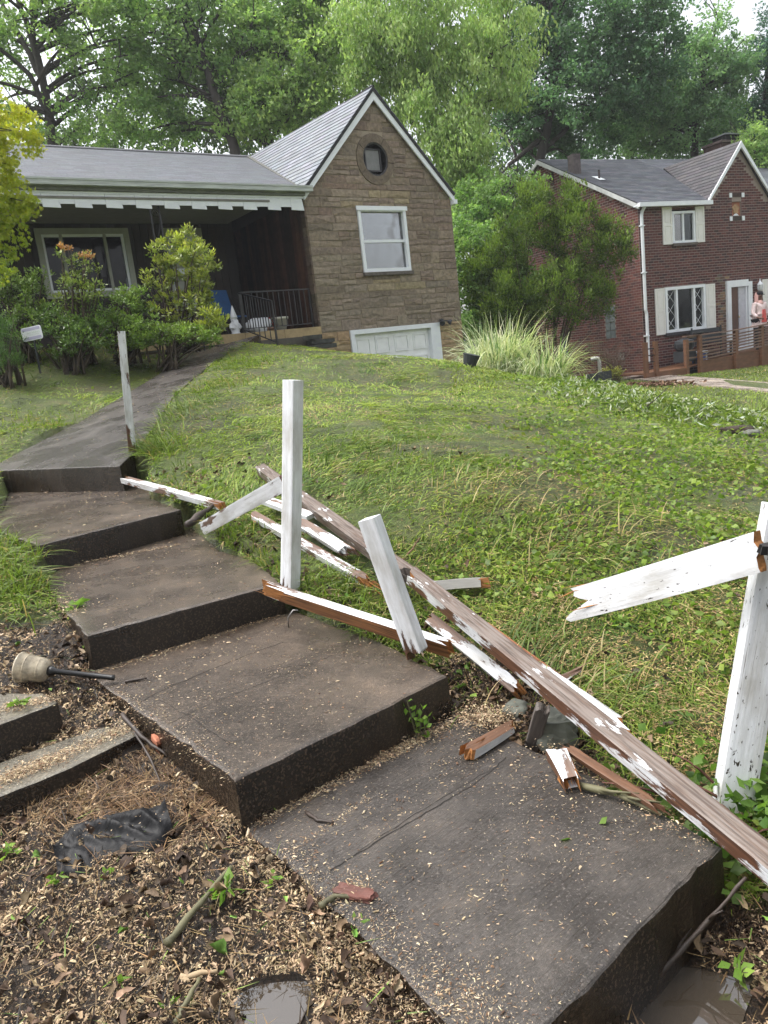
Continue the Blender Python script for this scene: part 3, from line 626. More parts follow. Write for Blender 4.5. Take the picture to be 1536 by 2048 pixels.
# picture window of the porch
M_fr = m_plain('sage_window_frame', (.30, .31, .26), .5, var=.1)
x0, z0, x1, z1 = BW; pw = frame_mb(x0, z0, x1, z1, .11, BY - .06, BY + .1).obj('picture_window', M_fr, HA)
frame_mb(x0 + .11, z0 + .11, x1 - .11, z1 - .11, .05, BY - .02, BY + .05).obj('frame', M_white, pw)
for xm in (x0 + .48, x1 - .50): box_part('mullion', (xm - .03, BY - .03, z0 + .11), (xm + .03, BY + .06, z1 - .11), M_fr, pw)
for a, b_ in ((x0 + .11, x0 + .45), (x0 + .51, x1 - .53), (x1 - .47, x1 - .11)): box_part('pane', (a, BY + .02, z0 + .11), (b_, BY + .026, z1 - .11), M_glassp, pw)
box_part('curtain', (x0 + .1, BY + .3, z0), (x1 - .1, BY + .31, z0 + .6), m_plain('grey_net', (.06, .065, .07), .8), pw)
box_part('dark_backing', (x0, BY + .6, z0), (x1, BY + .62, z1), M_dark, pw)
# front door in its pale frame
x0, z0, x1, z1 = DR; fd = MB(); fd.box((x0, BY - .05, z0), (x0 + .09, BY + .1, z1)); fd.box((x1 - .09, BY - .05, z0), (x1, BY + .1, z1)); fd.box((x0 + .09, BY - .05, z1 - .14), (x1 - .09, BY + .1, z1)); fdo = fd.obj('front_door', M_fr, HA)
box_part('leaf', (x0 + .09, BY + .03, z0), (x1 - .09, BY + .07, z1 - .14), M_white, fdo)
for k_ in range(3): box_part('panel', (x0 + .17, BY + .015, z0 + .2 + k_ * .7), (x1 - .17, BY + .029, z0 + .75 + k_ * .7), M_fr, fdo)
# iron porch column with scrolls
ic = MB()
for xx in (-3.305, -3.13):
    ic.bar((xx, .05, PF), (xx, .05, 4.80), .028, .028, up=(0, 1, 0))
ico = ic.obj('porch_column', M_iron, HA)
def scroll(cx, cz, r0, turns, flip, y=.05):
    T = np.linspace(0, turns * 2 * math.pi, 30); return [(cx + flip * (r0 * (1 - .8 * t / T[-1])) * math.cos(t), y, cz + (r0 * (1 - .8 * t / T[-1])) * math.sin(t)) for t in T]
for zc, fl in ((4.60, 1), (3.95, -1), (3.45, 1), (2.75, -1)):
    mb = MB(); mb.tube(scroll(-3.2175, zc, .075, 1.6, fl), .008, 5); mb.tube([(-3.2175 + fl * .075 * math.cos(t / 2), .05, zc - .05 - .35 * t / 3.14) for t in np.linspace(0, 3.14, 10)], .008, 5); mb.obj('scroll', M_iron, ico)
# railings
def railing(name, label, p0, p1, zb0, zt0, zb1, zt1, nbal, group):
    t = thing(name, label, 'railing', (0, 0, 0), 0, group)
    M = HA.matrix_basis
    W = lambda x, y, z: Matrix.Translation(HA.location) @ Matrix.Rotation(YA, 4, 'Z') @ Vector((x, y, z))
    base = W(p0[0], p0[1], zb0 - .08); t.location = base; t.rotation_euler = (0, 0, YA)
    def L(x, y, z): return (x - p0[0], y - p0[1], z - zb0 + .08)
    for nm, a, b_, s_ in (('top_rail', zt0, zt1, .035), ('bottom_rail', zb0, zb1, .025)):
        mb = MB(); mb.bar(L(*p0, a), L(*p1, b_), s_, s_ * .7); mb.obj(nm, M_iron, t)
    for i in range(nbal + 1):
        k_ = i / nbal; x, y = p0[0] + (p1[0] - p0[0]) * k_, p0[1] + (p1[1] - p0[1]) * k_; za, zb_ = zb0 + (zb1 - zb0) * k_, zt0 + (zt1 - zt0) * k_
        end = i in (0, nbal); mb = MB(); mb.bar(L(x, y, za - (.09 if end else 0)), L(x, y, zb_), .032 if end else .016, .032 if end else .016, up=(0, 1, 0)); mb.obj('post' if end else 'baluster', M_iron, t)
    return t
railing('porch_railing', 'black iron railing along the porch edge in front of white flowerpot', (-1.70, .10), (-.10, .10), PF + .10, 3.09, PF + .10, 3.09, 13, None)
railing('stair_railing', 'short black iron handrail sloping down from porch corner beside gnome', (-1.78, .0), (-1.62, -1.05), PF + .08, 3.07, 2.0, 2.78, 6, None)
# ================================================================ brick house next door
HB = thing('brick_house', 'two storey dark red brick house with white shutters and grey gabled roof', 'house', (8.214, 23, 0), YB)
BC = [(.118, .046, .041), (.098, .040, .038), (.138, .057, .050), (.083, .037, .037), (.124, .046, .043), (.066, .034, .036)]
E_B = 4.90; GX0, GX1, GAX, GAZ = 2.66, 5.42, 4.04, 6.52; DEP = 8.6; RBY, RBZ = 4.28, 7.22
UW, LW, DB = (1.27, 3.78, 2.18, 4.74), (.87, 1.22, 2.50, 2.54), (3.41, .40, 4.51, 2.57); EM = (3.76, 4.49, 4.16, 5.01)
BW_ = 10.4
mb = MB()
for a, p, b_, q in rects_minus(0, -.6, BW_, E_B, [UW, LW, DB, EM]): mb.box((a, 0, p), (b_, .22, q))
mb.poly([(GX0, 0, E_B), (GX1, 0, E_B), (GAX, 0, GAZ)], (0, -1, 0), .22)
GB = (1.16, 1.24, 1.60, 2.21); SW = (3.5, .80, 3.86, 1.58); LO = (3.66, 6.30, 3.92, 6.72)
for a, p, b_, q in rects_minus(.22, -.6, DEP, E_B, [GB, SW]): mb.box((0, a, p), (.22, b_, q))
mb.poly([(0, 0, E_B), (0, RBY, RBZ - .05), (0, DEP, E_B)], (-1, 0, 0), .22); mb.box((.22, DEP - .22, -.6), (BW_, DEP, E_B))
mb.obj('wall', M_mortB, HB)
bricks = []
BL, BH, JT = .205, .061, .016
def lay(width, height_fn, holes, place, z0=-.2, zmax=7.3):
    r_ = 0; z = z0
    while z < zmax:
        x = -BL / 2 * (r_ % 2)
        while x < width:
            a, b_ = max(x, 0) + JT / 2, min(x + BL, width) - JT / 2
            cuts = [(a, b_)]
            for H in holes:
                if z + BH > H[1] + .02 and z < H[3] - .02: cuts = [s_ for p, q in cuts for s_ in ((p, min(q, H[0] - .004)), (max(p, H[2] + .004), q)) if s_[1] - s_[0] > .03]
            for p, q in cuts:
                if q - p > .03 and z + BH < height_fn(p) + .02 and z + BH < height_fn(q) + .02: bricks.append((place, p, q, z))
            x += BL
        z += BH + JT; r_ += 1
lay(5.7, lambda x: E_B if not GX0 < x < GX1 else E_B + (GAZ - E_B) * (1 - abs(x - GAX) / (GX1 - GX0) * 2) - .17, [UW, LW, DB, EM], 'f')
lay(DEP, lambda y: E_B + (RBZ - E_B) * (1 - abs(y - RBY) / RBY) - .1, [GB, SW, LO], 's')
def brick_geo(mb, place, p, q, z, c):
    d = random.uniform(.003, .007)
    if place == 'f': mb.box((p, -d, z), (q, -.0005, z + BH), c)
    else: mb.box((-d, p, z), (-.0005, q, z + BH), c)
near = lambda t: (0 if t[0] == 'f' and t[2] - t[1] > .18 and -.1 < t[1] < 3.4 and 2.58 < t[3] < 4.85 else 1, abs(t[3] - 3.4) + t[1] * .35)
one, rest = single_out(bricks, 300, near)
proto = []
for c in BC:
    mb = MB(); mb.box((-BL / 2 + JT / 2, -.006, 0), (BL / 2 - JT / 2, -.0005, BH), c); proto.append(mb.mesh('brick', M_brick))
for pl_, p, q, z in one:
    o = link('brick', random.choice(proto), HB); o.location = ((p + q) / 2, random.uniform(-.001, .0015), z)
    if abs((q - p) - (BL - JT)) > .005: o.scale.x = (q - p) / (BL - JT)
mb = MB()
for pl_, p, q, z in rest:
    c = random.choice(BC)
    if pl_ == 's': c = tuple(a * k_ for a, k_ in zip(c, (1.25, 1.12, 1.05)))
    if pl_ == 'f' and 2.95 < p < 3.45 and .9 < z < 2.75 and random.random() < .75: c = random.choice([(.20, .15, .10), (.11, .10, .085), (.26, .17, .10), (.15, .10, .07)])
    brick_geo(mb, pl_, p, q, z, jit(c, .18))
mb.obj('brickwork', M_brick, HB, kind='stuff')
# roofs
GR2 = [(.085, .092, .108), (.10, .107, .124), (.074, .08, .094), (.112, .118, .133)]
o_ = V(-.14, -.16, E_B + .02); vr2, L2 = unit(V(0, RBY + .16, RBZ - E_B)); ur = V(1, 0, 0)
k_ = (GAZ - E_B) / (RBZ - E_B); yv = -.16 + (RBY + .16) * k_
vv = (yv + .16) / (RBY + .16) * L2
plane_roof(HB, [(0, 0), (GX0 + .14, 0), (GAX + .14, vv), (GAX + .14, L2), (0, L2)], o_, ur, vr2, .14, .30, GR2)
plane_roof(HB, [(GAX + .14, vv), (GX1 + .14, 0), (10.6, 0), (10.6, L2), (GAX + .14, L2)], o_, ur, vr2, .14, .30, [(.15, .16, .18), (.13, .14, .16)])
mb = MB(); mb.poly([(-.14, RBY, RBZ), (10.5, RBY, RBZ), (10.5, DEP + .2, E_B), (-.14, DEP + .2, E_B)], (0, .47, .88), .06); mb.obj('rear_roof', M_felt, HB)
e0, a0, a1 = V(GX0 - .05, -.13, E_B + .02), V(GAX, -.13, GAZ + .09), V(GAX, yv, GAZ + .07)
for sgn, ex0 in ((1, GX0 - .05), (-1, GX1 + .05)):
    e0 = V(ex0, -.13, E_B + .02); U_ = V(0, 1, 0); Vv = a0 - e0; Vd, _ = unit(Vv)
    P = [(0, 0), (.16, 0), (yv + .13, np.linalg.norm(Vv)), (0, np.linalg.norm(Vv))]
    plane_roof(HB, P, e0, U_, Vd, .14, .32, [(.062, .058, .064), (.075, .07, .076), (.052, .05, .056)])
    P = [(ex0 - .03 * sgn, -.16, E_B + .0), (GAX, -.16, GAZ + .08), (GAX, -.16, GAZ - .09), (ex0 + .06 * sgn, -.16, E_B + .0)]
    mb = MB(); mb.poly(P, (0, -1, 0), .05); mb.obj('rake_board', M_white, HB)
for s_, ya, za, yb, zb in ((0, -.18, E_B - .02, RBY, RBZ + .0), (1, RBY, RBZ, DEP + .2, E_B - .02)):
    mb = MB(); mb.poly([(-.15, ya, za), (-.15, yb, zb), (-.15, yb, zb - .13), (-.15, ya, za - .13)], (-1, 0, 0), .04); mb.obj('rake_board', m_plain('aged_white_paint', (.5, .51, .5), .5, var=.3, nscale=3), HB)
mb = MB(); mb.box((-.16, -.27, E_B - .10), (GX0 + .02, -.165, E_B + .015)); mb.box((-.16, -.165, E_B - .07), (GX0 - .05, -.002, E_B - .03)); mb.obj('gutter', M_white, HB)
mb = MB(); mb.tube([(.07, -.20, E_B - .09), (.07, -.1, E_B - .2), (.07, -.06, E_B - .3), (.07, -.06, 1.95), (.10, -.06, 1.85), (.10, -.06, .42)], .048, 8)
for zz in (4.3, 3.0, 1.2): mb.box((.0, -.115, zz), (.14, -.005, zz + .03))
mb.obj('downspout', M_white, HB)
# windows
def shutter(x0, z0, x1, z1):
    M_sh = M_shut; s_ = frame_mb(x0, z0, x1, z1, .05, -.05, -.015).obj('shutter', M_sh, HB); zm = z0 + (z1 - z0) * .52
    box_part('panel', (x0 + .05, -.036, z0 + .05), (x1 - .05, -.016, zm - .03), M_sh, s_); box_part('rail', (x0 + .05, -.049, zm - .03), (x1 - .05, -.016, zm + .03), M_sh, s_); box_part('panel', (x0 + .05, -.036, zm + .03), (x1 - .05, -.016, z1 - .05), M_sh, s_)
    for a, b_ in ((z0 + .1, zm - .08), (zm + .08, z1 - .1)): box_part('raised_field', (x0 + .1, -.046, a), (x1 - .1, -.0365, b_), M_sh, s_)
M_shut = m_plain('ivory_shutter_paint', (.74, .73, .69), .5, var=.05)
shutter(.885, 3.76, 1.25, 4.80); shutter(2.19, 3.77, 2.55, 4.79); shutter(.475, 1.19, .85, 2.53); shutter(2.53, 1.19, 2.91, 2.53); shutter(5.0, 1.19, 5.38, 2.52)
x0, z0, x1, z1 = UW; wu = frame_mb(x0, z0, x1, z1 - .06, .07, -.04, .1).obj('window', M_white, HB)
box_part('mullion', (1.70, -.01, z0 + .07), (1.76, .07, z1 - .13), M_white, wu); box_part('pane', (x0 + .07, .03, z0 + .07), (1.70, .036, z1 - .13), M_glass, wu); box_part('pane', (1.76, .02, z0 + .07), (x1 - .07, .026, z1 - .13), M_glassd, wu)
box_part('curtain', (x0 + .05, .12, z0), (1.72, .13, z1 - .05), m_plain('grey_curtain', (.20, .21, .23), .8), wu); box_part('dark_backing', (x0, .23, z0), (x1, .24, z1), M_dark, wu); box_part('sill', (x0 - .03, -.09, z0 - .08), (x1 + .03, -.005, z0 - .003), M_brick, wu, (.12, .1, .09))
x0, z0, x1, z1 = LW; wl = frame_mb(x0, z0, x1, z1, .085, -.06, .1).obj('window', M_white, HB)
ms = (x0 + .46, x1 - .46)
for xm in ms: box_part('mullion', (xm - .035, -.05, z0 + .085), (xm + .035, .08, z1 - .085), M_white, wl)
for a, b_, mt in ((x0 + .085, ms[0] - .035, M_glassd), (ms[0] + .035, ms[1] - .035, M_glassd), (ms[1] + .035, x1 - .085, M_glassd)): box_part('pane', (a, .03, z0 + .085), (b_, .036, z1 - .085), mt, wl)
for a, b_ in ((x0 + .085, ms[0] - .035), (ms[1] + .035, x1 - .085)):
    mb = MB(); w_ = b_ - a; h_ = z1 - z0 - .17; nn = 3
    for i in range(nn):
        za, zb = z0 + .085 + h_ * i / nn, z0 + .085 + h_ * (i + 1) / nn
        for p, q in (((a, za), (b_, zb)), ((b_, za), (a, zb))): mb.bar((p[0], .026, p[1]), (q[0], .026, q[1]), .009, .006, up=(0, 1, 0))
    mb.obj('diamond_lattice', M_white, wl)
mb = MB(); zz = z0 + .3
while zz < z1 - .09: mb.box((ms[0] + .03, .10, zz), (ms[1] - .03, .12, zz + .022)); zz += .033
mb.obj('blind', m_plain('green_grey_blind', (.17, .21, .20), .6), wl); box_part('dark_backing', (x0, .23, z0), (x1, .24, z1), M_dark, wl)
box_part('sill', (x0 - .05, -.10, z0 - .09), (x1 + .05, -.004, z0 - .003), M_brick, wl, (.055, .05, .055))
# door
x0, z0, x1, z1 = DB; mb = MB(); mb.box((x0, -.07, z0), (x0 + .17, .1, z1)); mb.box((x1 - .17, -.07, z0), (x1, .1, z1 - .07)); mb.box((x0 + .17, -.07, z1 - .2), (x1 - .17, .1, z1)); mb.box((x0 + .17, -.1, z0), (x1 - .17, .1, z0 + .12)); dbo = mb.obj('front_door', M_white, HB)
M_bd = m_plain('brown_door_paint', (.10, .042, .025), .45, var=.25, scale=(8, 8, 1)); lf = box_part('leaf', (x0 + .19, .02, z0 + .12), (x0 + .55, .07, z1 - .2), M_bd, dbo)
for zz in (.7, 1.25, 1.8): box_part('panel', (x0 + .25, .005, zz), (x0 + .49, .019, zz + .42), M_bd, dbo)
mb = MB(); mb.lathe([(.0, 0), (.025, .01), (.032, .03), (.0, .05)], (x0 + .51, -.03, 1.45), 10, axis=(0, -1, 0)); mb.obj('handle', m_plain('brass', (.6, .5, .3), .3, metal=1), dbo)
box_part('storm_door', (x0 + .56, .0, z0 + .12), (x0 + .84, .03, z1 - .2), m_plain('pale_storm_door', (.50, .50, .55), .35), dbo); box_part('storm_door_edge', (x0 + .845, -.04, z0 + .12), (x0 + .89, .03, z1 - .2), M_white, dbo); box_part('dark_backing', (x0 + .17, .12, z0), (x1 - .17, .2, z1 - .2), M_dark, dbo)
# terracotta relief with white corner blocks
x0, z0, x1, z1 = EM; em = box_part('relief_panel', (x0, .05, z0), (x1, .12, z1), m_plain('terracotta', (.30, .115, .065), .8, var=.35, nscale=5), HB)
mb = MB(); cx, cz = (x0 + x1) / 2, (z0 + z1) / 2 - .06
mb.poly([(cx + .13 * math.cos(t) * (1 + .3 * math.sin(5 * t)), .025, cz + .14 * math.sin(t)) for t in np.linspace(0, 6.283, 22, endpoint=False)], (0, -1, 0), .024)
mb.poly([(cx + .05 * math.cos(t), .012, cz + .05 + .06 * math.sin(t)) for t in np.linspace(0, 6.283, 10, endpoint=False)], (0, -1, 0), .012); mb.obj('carving', m_plain('sandy_relief', (.38, .24, .13), .8, var=.3), em)
mb = MB(); mb.poly([(cx - .12, .02, z0), (cx + .12, .02, z0), (cx + .06, .02, z0 + .05), (cx, .02, z0 + .07), (cx - .06, .02, z0 + .05)], (0, -1, 0), .02); mb.obj('carving', M_white, em)
for xx in (x0 - .12, x1 + .01):
    for zz in (z0 - .15, z1 + .01): box_part('corner_block', (xx, -.03, zz), (xx + .11, -.012, zz + .13), M_white, HB)
mb = MB()
for i in range(6): mb.box((x0 + .01 + i * .066, -.02, z0 - .14), (x0 + .01 + i * .066 + .058, -.0135, z0 - .02), (.075, .06, .05)); mb.box((x0 + .01 + i * .066, -.02, z1 + .02), (x0 + .01 + i * .066 + .058, -.0135, z1 + .14), (.065, .04, .035))
mb.obj('soldier_course', M_brick, HB)
# side wall: glass block windows, louvre
gbm = m_plain('glass_block', (.10, .12, .13), .15, var=.4, nscale=6, spec=.8)
for (y0, z0, y1, z1), nr in ((GB, 4), (SW, 4)):
    f_ = MB(); f_.box((.05, y0, z0), (.2, y1, z1)); fo = f_.obj('glass_block_window', M_mortB, HB); hh, ww = (z1 - z0) / nr, (y1 - y0) / 2
    for i in range(nr):
        for j in range(2): box_part('glass_block', (.0, y0 + j * ww + .01, z0 + i * hh + .01), (.049, y0 + (j + 1) * ww - .01, z0 + (i + 1) * hh - .01), gbm, fo)
y0, z0, y1, z1 = LO; lo = box_part('louvre', (-.012, y0, z0), (.0, y1, z1), M_dark, HB)
for i in range(7): box_part('slat', (-.04, y0, z0 + i * .058 + .01), (-.013, y1, z0 + i * .058 + .035), M_brick, lo, (.12, .07, .05))
# on the roof: square flue, vent pipe, chimney
fl = MB(); fl.box((-.02, 2.62, 6.25), (.26, 2.9, 6.98), (.115, .095, .095)); fl.obj('flue', m_vcol('stained_flue', .8, 6, .55, 1.3), HB)
mb = MB(); mb.lathe([(.035, 0), (.035, .34)], (.42, 2.0, 6.0), 10, (.06, .05, .05)); mb.obj('vent_pipe', m_vcol('rusty_pipe', .7), HB); mb = MB(); mb.bar((.42, 1.85, 6.02), (.42, 2.2, 6.20), .22, .012); mb.obj('pipe_flashing', M_white, HB)
ch_ = box_part('chimney', (7.85, 3.9, 6.4), (9.1, 4.7, 7.72), M_brick, HB, (.075, .045, .04)); box_part('cap', (7.80, 3.85, 7.721), (9.15, 4.75, 7.80), M_brick, ch_, (.11, .08, .075)); box_part('crown', (8.2, 4.0, 7.801), (8.9, 4.6, 8.02), M_dark, ch_); box_part('lid', (8.1, 3.9, 8.02), (9.0, 4.7, 8.05), m_plain('dull_metal', (.30, .32, .34), .4), ch_)
WB = Matrix.Translation(HB.location) @ Matrix.Rotation(YB, 4, 'Z')
# wall lantern, house number
def at_b(x, y, z): return WB @ Vector((x, y, z))
ln = thing('wall_lantern', 'white glass wall lantern beside the brick house door above number plaque', 'lantern', at_b(4.74, -.02, 2.06), YB)
mb = MB(); mb.lathe([(.05, 0), (.05, .015)], (0, 0, .02), 12, axis=(0, -1, 0)); mb.tube([(0, -.02, .02), (0, -.08, -.02), (0, -.14, .02), (0, -.14, .09)], .012, 6); mb.obj('bracket', M_white, ln)
mb = MB(); mb.lathe([(.03, .09), (.06, .14), (.08, .22), (.075, .30)], (0, -.14, 0), 8); mb.obj('glass', m_plain('lantern_glass', (.5, .52, .52), .1), ln)
mb = MB(); mb.lathe([(.09, .30), (.06, .36), (.03, .40), (.012, .44), (.018, .46), (.0, .49)], (0, -.14, 0), 10); mb.obj('cap', M_white, ln)
for i in range(6): t = i * 1.047; mb = MB(); mb.tube([(.06 * math.cos(t), -.14 + .06 * math.sin(t), .14), (.083 * math.cos(t), -.14 + .083 * math.sin(t), .22), (.08 * math.cos(t), -.14 + .08 * math.sin(t), .30)], .006, 4); mb.obj('rib', M_white, ln)
npq = thing('house_number', 'small black plaque reading 703 beside the white brick house door', 'sign', at_b(4.66, -.015, 1.64), YB); box_part('plate', (-.115, -.012, 0), (.115, 0, .2), M_iron, npq)
fc = bpy.data.curves.new('number', 'FONT'); fc.body = '703'; fc.size = .15; fc.align_x = 'CENTER'; fc.extrude = .002
to = bpy.data.objects.new('number', fc); dg = bpy.context.evaluated_depsgraph_get(); COL.objects.link(to); dg = bpy.context.evaluated_depsgraph_get(); me = bpy.data.meshes.new_from_object(to.evaluated_get(dg)); bpy.data.objects.remove(to)
me.materials.clear(); me.materials.append(M_white); no = link('number', me, npq); no.location = (0, -.015, .045); no.rotation_euler = (R(90), 0, 0)
# wooden deck and ramp railing
M_deck = m_plain('red_brown_deck_stain', (.155, .070, .034), .6, var=.35, nscale=4, bs=.2, scale=(1, 1, 3)); M_deckg = m_plain('weathered_rail', (.17, .105, .075), .6, var=.3, nscale=5, scale=(1, 8, 8))
dk = thing('wooden_deck', 'red brown wooden deck and ramp with slatted railing in front of brick house', 'deck', at_b(1, -1.3, 0), YB)
D = lambda lo, hi, nm, mt=M_deck: box_part(nm, tuple(a - b_ for a, b_ in zip(lo, (1, -1.3, 0))), tuple(a - b_ for a, b_ in zip(hi, (1, -1.3, 0))), mt, dk)
def flz(x): return .22 + .05 * np.clip(x, 0, 6)
for i in range(44):
    x = -1.2 + i * .16; D((x, -1.25, flz(x) - .03), (x + .152, -.12, flz(x)), 'deck_board')
for a, b_ in ((-1.22, .28), (.83, 2.2), (2.2, 3.28), (3.28, 6)): D((a + .01, -1.32, -.25), (b_ - .01, -1.27, flz((a + b_) / 2) + (.06 if a > 0 else -.0)), 'skirt_board')
posts = [(-1.2, 1.06, -1.3), (-.83, 1.06, -1.3), (.31, 1.0, -1.3), (.77, 1.06, -1.36), (2.2, 1.07, -1.36), (3.28, 1.12, -1.36), (4.6, 1.2, -1.36), (6.0, 1.28, -1.36)]
for x, h, y in posts: D((x - .055, y - .05, -.15), (x + .055, y + .05, h), 'post')
for (xa, ha, ya), (xb, hb, yb) in zip(posts[3:-1], posts[4:]):
    for i in range(7):
        mb = MB(); za = flz(xa) + .14 + i * (ha - flz(xa) - .2) / 6.4; zb = flz(xb) + .14 + i * (hb - flz(xb) - .2) / 6.4; mb.bar((xa + .055 - 1, -1.40 + 1.3, za), (xb - .055 - 1, -1.40 + 1.3, zb), .025, .04); mb.obj('slat', M_deckg, dk)
    mb = MB(); mb.bar((xa - .05 - 1, -1.36 + 1.3, ha + .016), (xb - .05 - 1, -1.36 + 1.3, hb + .016), .13, .03); mb.obj('handrail', M_deckg, dk)
for z in (.45, .66, .9, 1.03): D((.365, -1.32, z), (.71, -1.29, z + .04), 'slat', M_deckg)
D((.25, -1.37, 1.07), (1.0, -1.22, 1.10), 'handrail', M_deckg)
for z in (.5, .68, .86): D((-1.145, -1.31, z), (-.885, -1.29, z + .03), 'slat', M_iron)
# things on the deck
t = thing('garden_bench', 'dark grey slatted bench back behind the ramp railing under brick window', 'bench', at_b(2.15, -.5, flz(2.2)), YB); M_bn = m_plain('dark_plastic', (.03, .034, .04), .5)
for i in range(3): box_part('back_slat', (-.65, .15, .45 + i * .16), (.65, .19, .57 + i * .16), M_bn, t)
for i in range(3): box_part('seat_slat', (-.65, -.25 + i * .13, .40), (.65, -.14 + i * .13, .43), M_bn, t)
for xx in (-.6, .6): box_part('leg', (xx - .03, -.25, 0), (xx + .03, -.19, .40), M_bn, t); box_part('leg', (xx - .03, .13, 0), (xx + .03, .149, .95), M_bn, t)
t = thing('barbecue', 'small black covered barbecue standing behind wooden deck post', 'barbecue', at_b(.72, -.85, flz(.7)), YB)
mb = MB(); mb.lathe([(.2, .42), (.27, .5), (.28, .62), (.26, .7), (.1, .76), (0, .77)], n=16); mb.obj('lid', M_bn, t); mb = MB(); mb.box((-.24, -.2, .1), (.24, .2, .41)); mb.obj('cabinet', M_bn, t)
for xx in (-.2, .2):
    mb = MB(); mb.lathe([(.06, -.02), (.06, .02)], (xx, -.22, .06), 12, axis=(0, 1, 0)); mb.obj('wheel', M_iron, t)
t = thing('storage_crate', 'small blue and white crate on the deck behind the slatted railing', 'crate', at_b(1.14, -1.0, flz(1.1)), YB)
box_part('body', (-.16, -.14, 0), (.16, .14, .27), m_plain('blue_plastic', (.02, .06, .3), .4), t); box_part('lid', (-.18, -.16, .271), (.18, .16, .33), M_white, t); box_part('side_label', (.10, -.143, .02), (.15, -.1405, .25), M_white, t)
t = thing('black_ashtray', 'small black dish resting on top of the deck handrail', 'dish', at_b(.78, -1.30, 1.102), YB); mb = MB(); mb.lathe([(.10, 0), (.14, .03), (.15, .06), (.13, .06), (.09, .03)], n=14); mb.obj('bowl', M_bn, t)
t = thing('orange_ornament', 'orange flower-shaped ornament standing inside lower brick house window', 'ornament', at_b(1.86, .06, LW[1] + .086), YB)
mb = MB(); mb.poly([(.12 * math.cos(a) * (1 + .12 * math.cos(5 * a)), 0, .15 + .13 * math.sin(a) * (1 + .12 * math.cos(5 * a))) for a in np.linspace(0, 6.283, 30, endpoint=False)], (0, -1, 0), .02); mb.obj('body', m_plain('orange_paint', (.6, .16, .04), .5), t)
box_part('foot', (-.1, -.02, 0), (.1, .03, .05), m_plain('orange_paint_2', (.6, .16, .04), .5), t)
# ================================================================ vegetation
M_leaf = m_leaf('leaf', trans=.45); M_leafg = m_leaf('leaf_glossy', .35, .22, .5); M_grass = m_leaf('grass_blade', .5, .3, .3)
M_bark = m_plain('bark', (.040, .034, .029), .9, var=.45, nscale=3, bs=.9, scale=(3, 3, .6)); M_barkg = m_plain('shrub_stem', (.06, .045, .03), .9, var=.3)
def rvec(n):
    v = RNG.normal(size=(n, 3)); return v / np.linalg.norm(v, axis=1, keepdims=True)
def leaf_quads(P, L, Wd, tipdir, colr, spread=.5, fold=.25):
    """one folded diamond leaf (two triangles hinged on the midrib) per point. P (n,3); L, Wd (n,); tipdir (n,3)"""
    n = len(P); d = tipdir + rvec(n) * spread; d /= np.linalg.norm(d, axis=1, keepdims=True)
    s_ = np.cross(d, rvec(n)); s_ /= np.linalg.norm(s_, axis=1, keepdims=True) + 1e-9; nn = np.cross(d, s_)
    L = np.broadcast_to(L, n)[:, None]; Wd = np.broadcast_to(Wd, n)[:, None]
    b = P - d * L * .5; t = P + d * L * .5; m = P - d * L * .06
    l = m + s_ * Wd * .5 + nn * Wd * fold; r = m - s_ * Wd * .5 + nn * Wd * fold
    Vt = np.stack([b, r, t, l], 1).reshape(-1, 3); i = np.arange(n) * 4
    F = np.stack([np.stack([i, i + 1, i + 2], 1), np.stack([i, i + 2, i + 3], 1)], 1).reshape(-1, 3)
    return Vt, F, np.repeat(colr, 4, 0)
VEG = 2.15
def colvar(n, base, tips=None, var=.2, mix=None):
    c = np.repeat(np.array(base, float)[None], n, 0)
    if tips is not None: k = (RNG.random(n) ** 1.5 if mix is None else mix)[:, None]; c = c * (1 - k) + np.array(tips, float)[None] * k
    return c * (1 + RNG.uniform(-var, var, (n, 1))) * (1 + RNG.uniform(-.06, .06, (n, 3)))
def crown_pts(blobs, ncl, per, cr, flat=.5, shell=.55):
    """clusters of leaves spread through ellipsoids: returns leaf points, cluster ids, cluster centres"""
    vol = np.array([b_[1][0] * b_[1][1] * b_[1][2] for b_ in blobs]) ** .75; pick = RNG.choice(len(blobs), ncl, p=vol / vol.sum())
    c0 = np.array([b_[0] for b_ in blobs])[pick]; rr = np.array([b_[1] for b_ in blobs])[pick]
    cc = c0 + rvec(ncl) * rr * (shell + (1 - shell) * RNG.random((ncl, 1))) * (RNG.random((ncl, 1)) ** .33 * .25 + .75)
    k = np.repeat(np.arange(ncl), per); u = rvec(ncl * per) * (RNG.random((ncl * per, 1)) ** .5); sz = (cr * RNG.uniform(.6, 1.3, ncl))[k][:, None]
    # each cluster is a flattened, tilted spray
    tl = rvec(ncl); tl[:, 2] = np.abs(tl[:, 2]) * .8 + .8; tl /= np.linalg.norm(tl, axis=1, keepdims=True); a = (u * tl[k]).sum(1, keepdims=True)
    u = u - tl[k] * a * (1 - flat); return cc[k] + u * sz, k, cc
def limb(mb, p, q, r0, r1, sag=0.0, n=7, wob=.12, m=0):
    p, q = np.array(p, float), np.array(q, float); L = np.linalg.norm(q - p); T = np.linspace(0, 1, n); ph = RNG.uniform(0, 6, 3)
    pts = [p + (q - p) * t + np.array([math.sin(3 * t + ph[0]) - math.sin(ph[0]) * (1 - t) - math.sin(3 + ph[0]) * t, math.sin(2.7 * t + ph[1]) - math.sin(ph[1]) * (1 - t) - math.sin(2.7 + ph[1]) * t, 0]) * L * wob * .35 + np.array([0, 0, sag * L * math.sin(math.pi * t)]) for t in T]
    mb.tube(pts, [r0 * (1 - t) ** .8 + r1 for t in T], 6 if r0 > .05 else 4, m=m); return pts
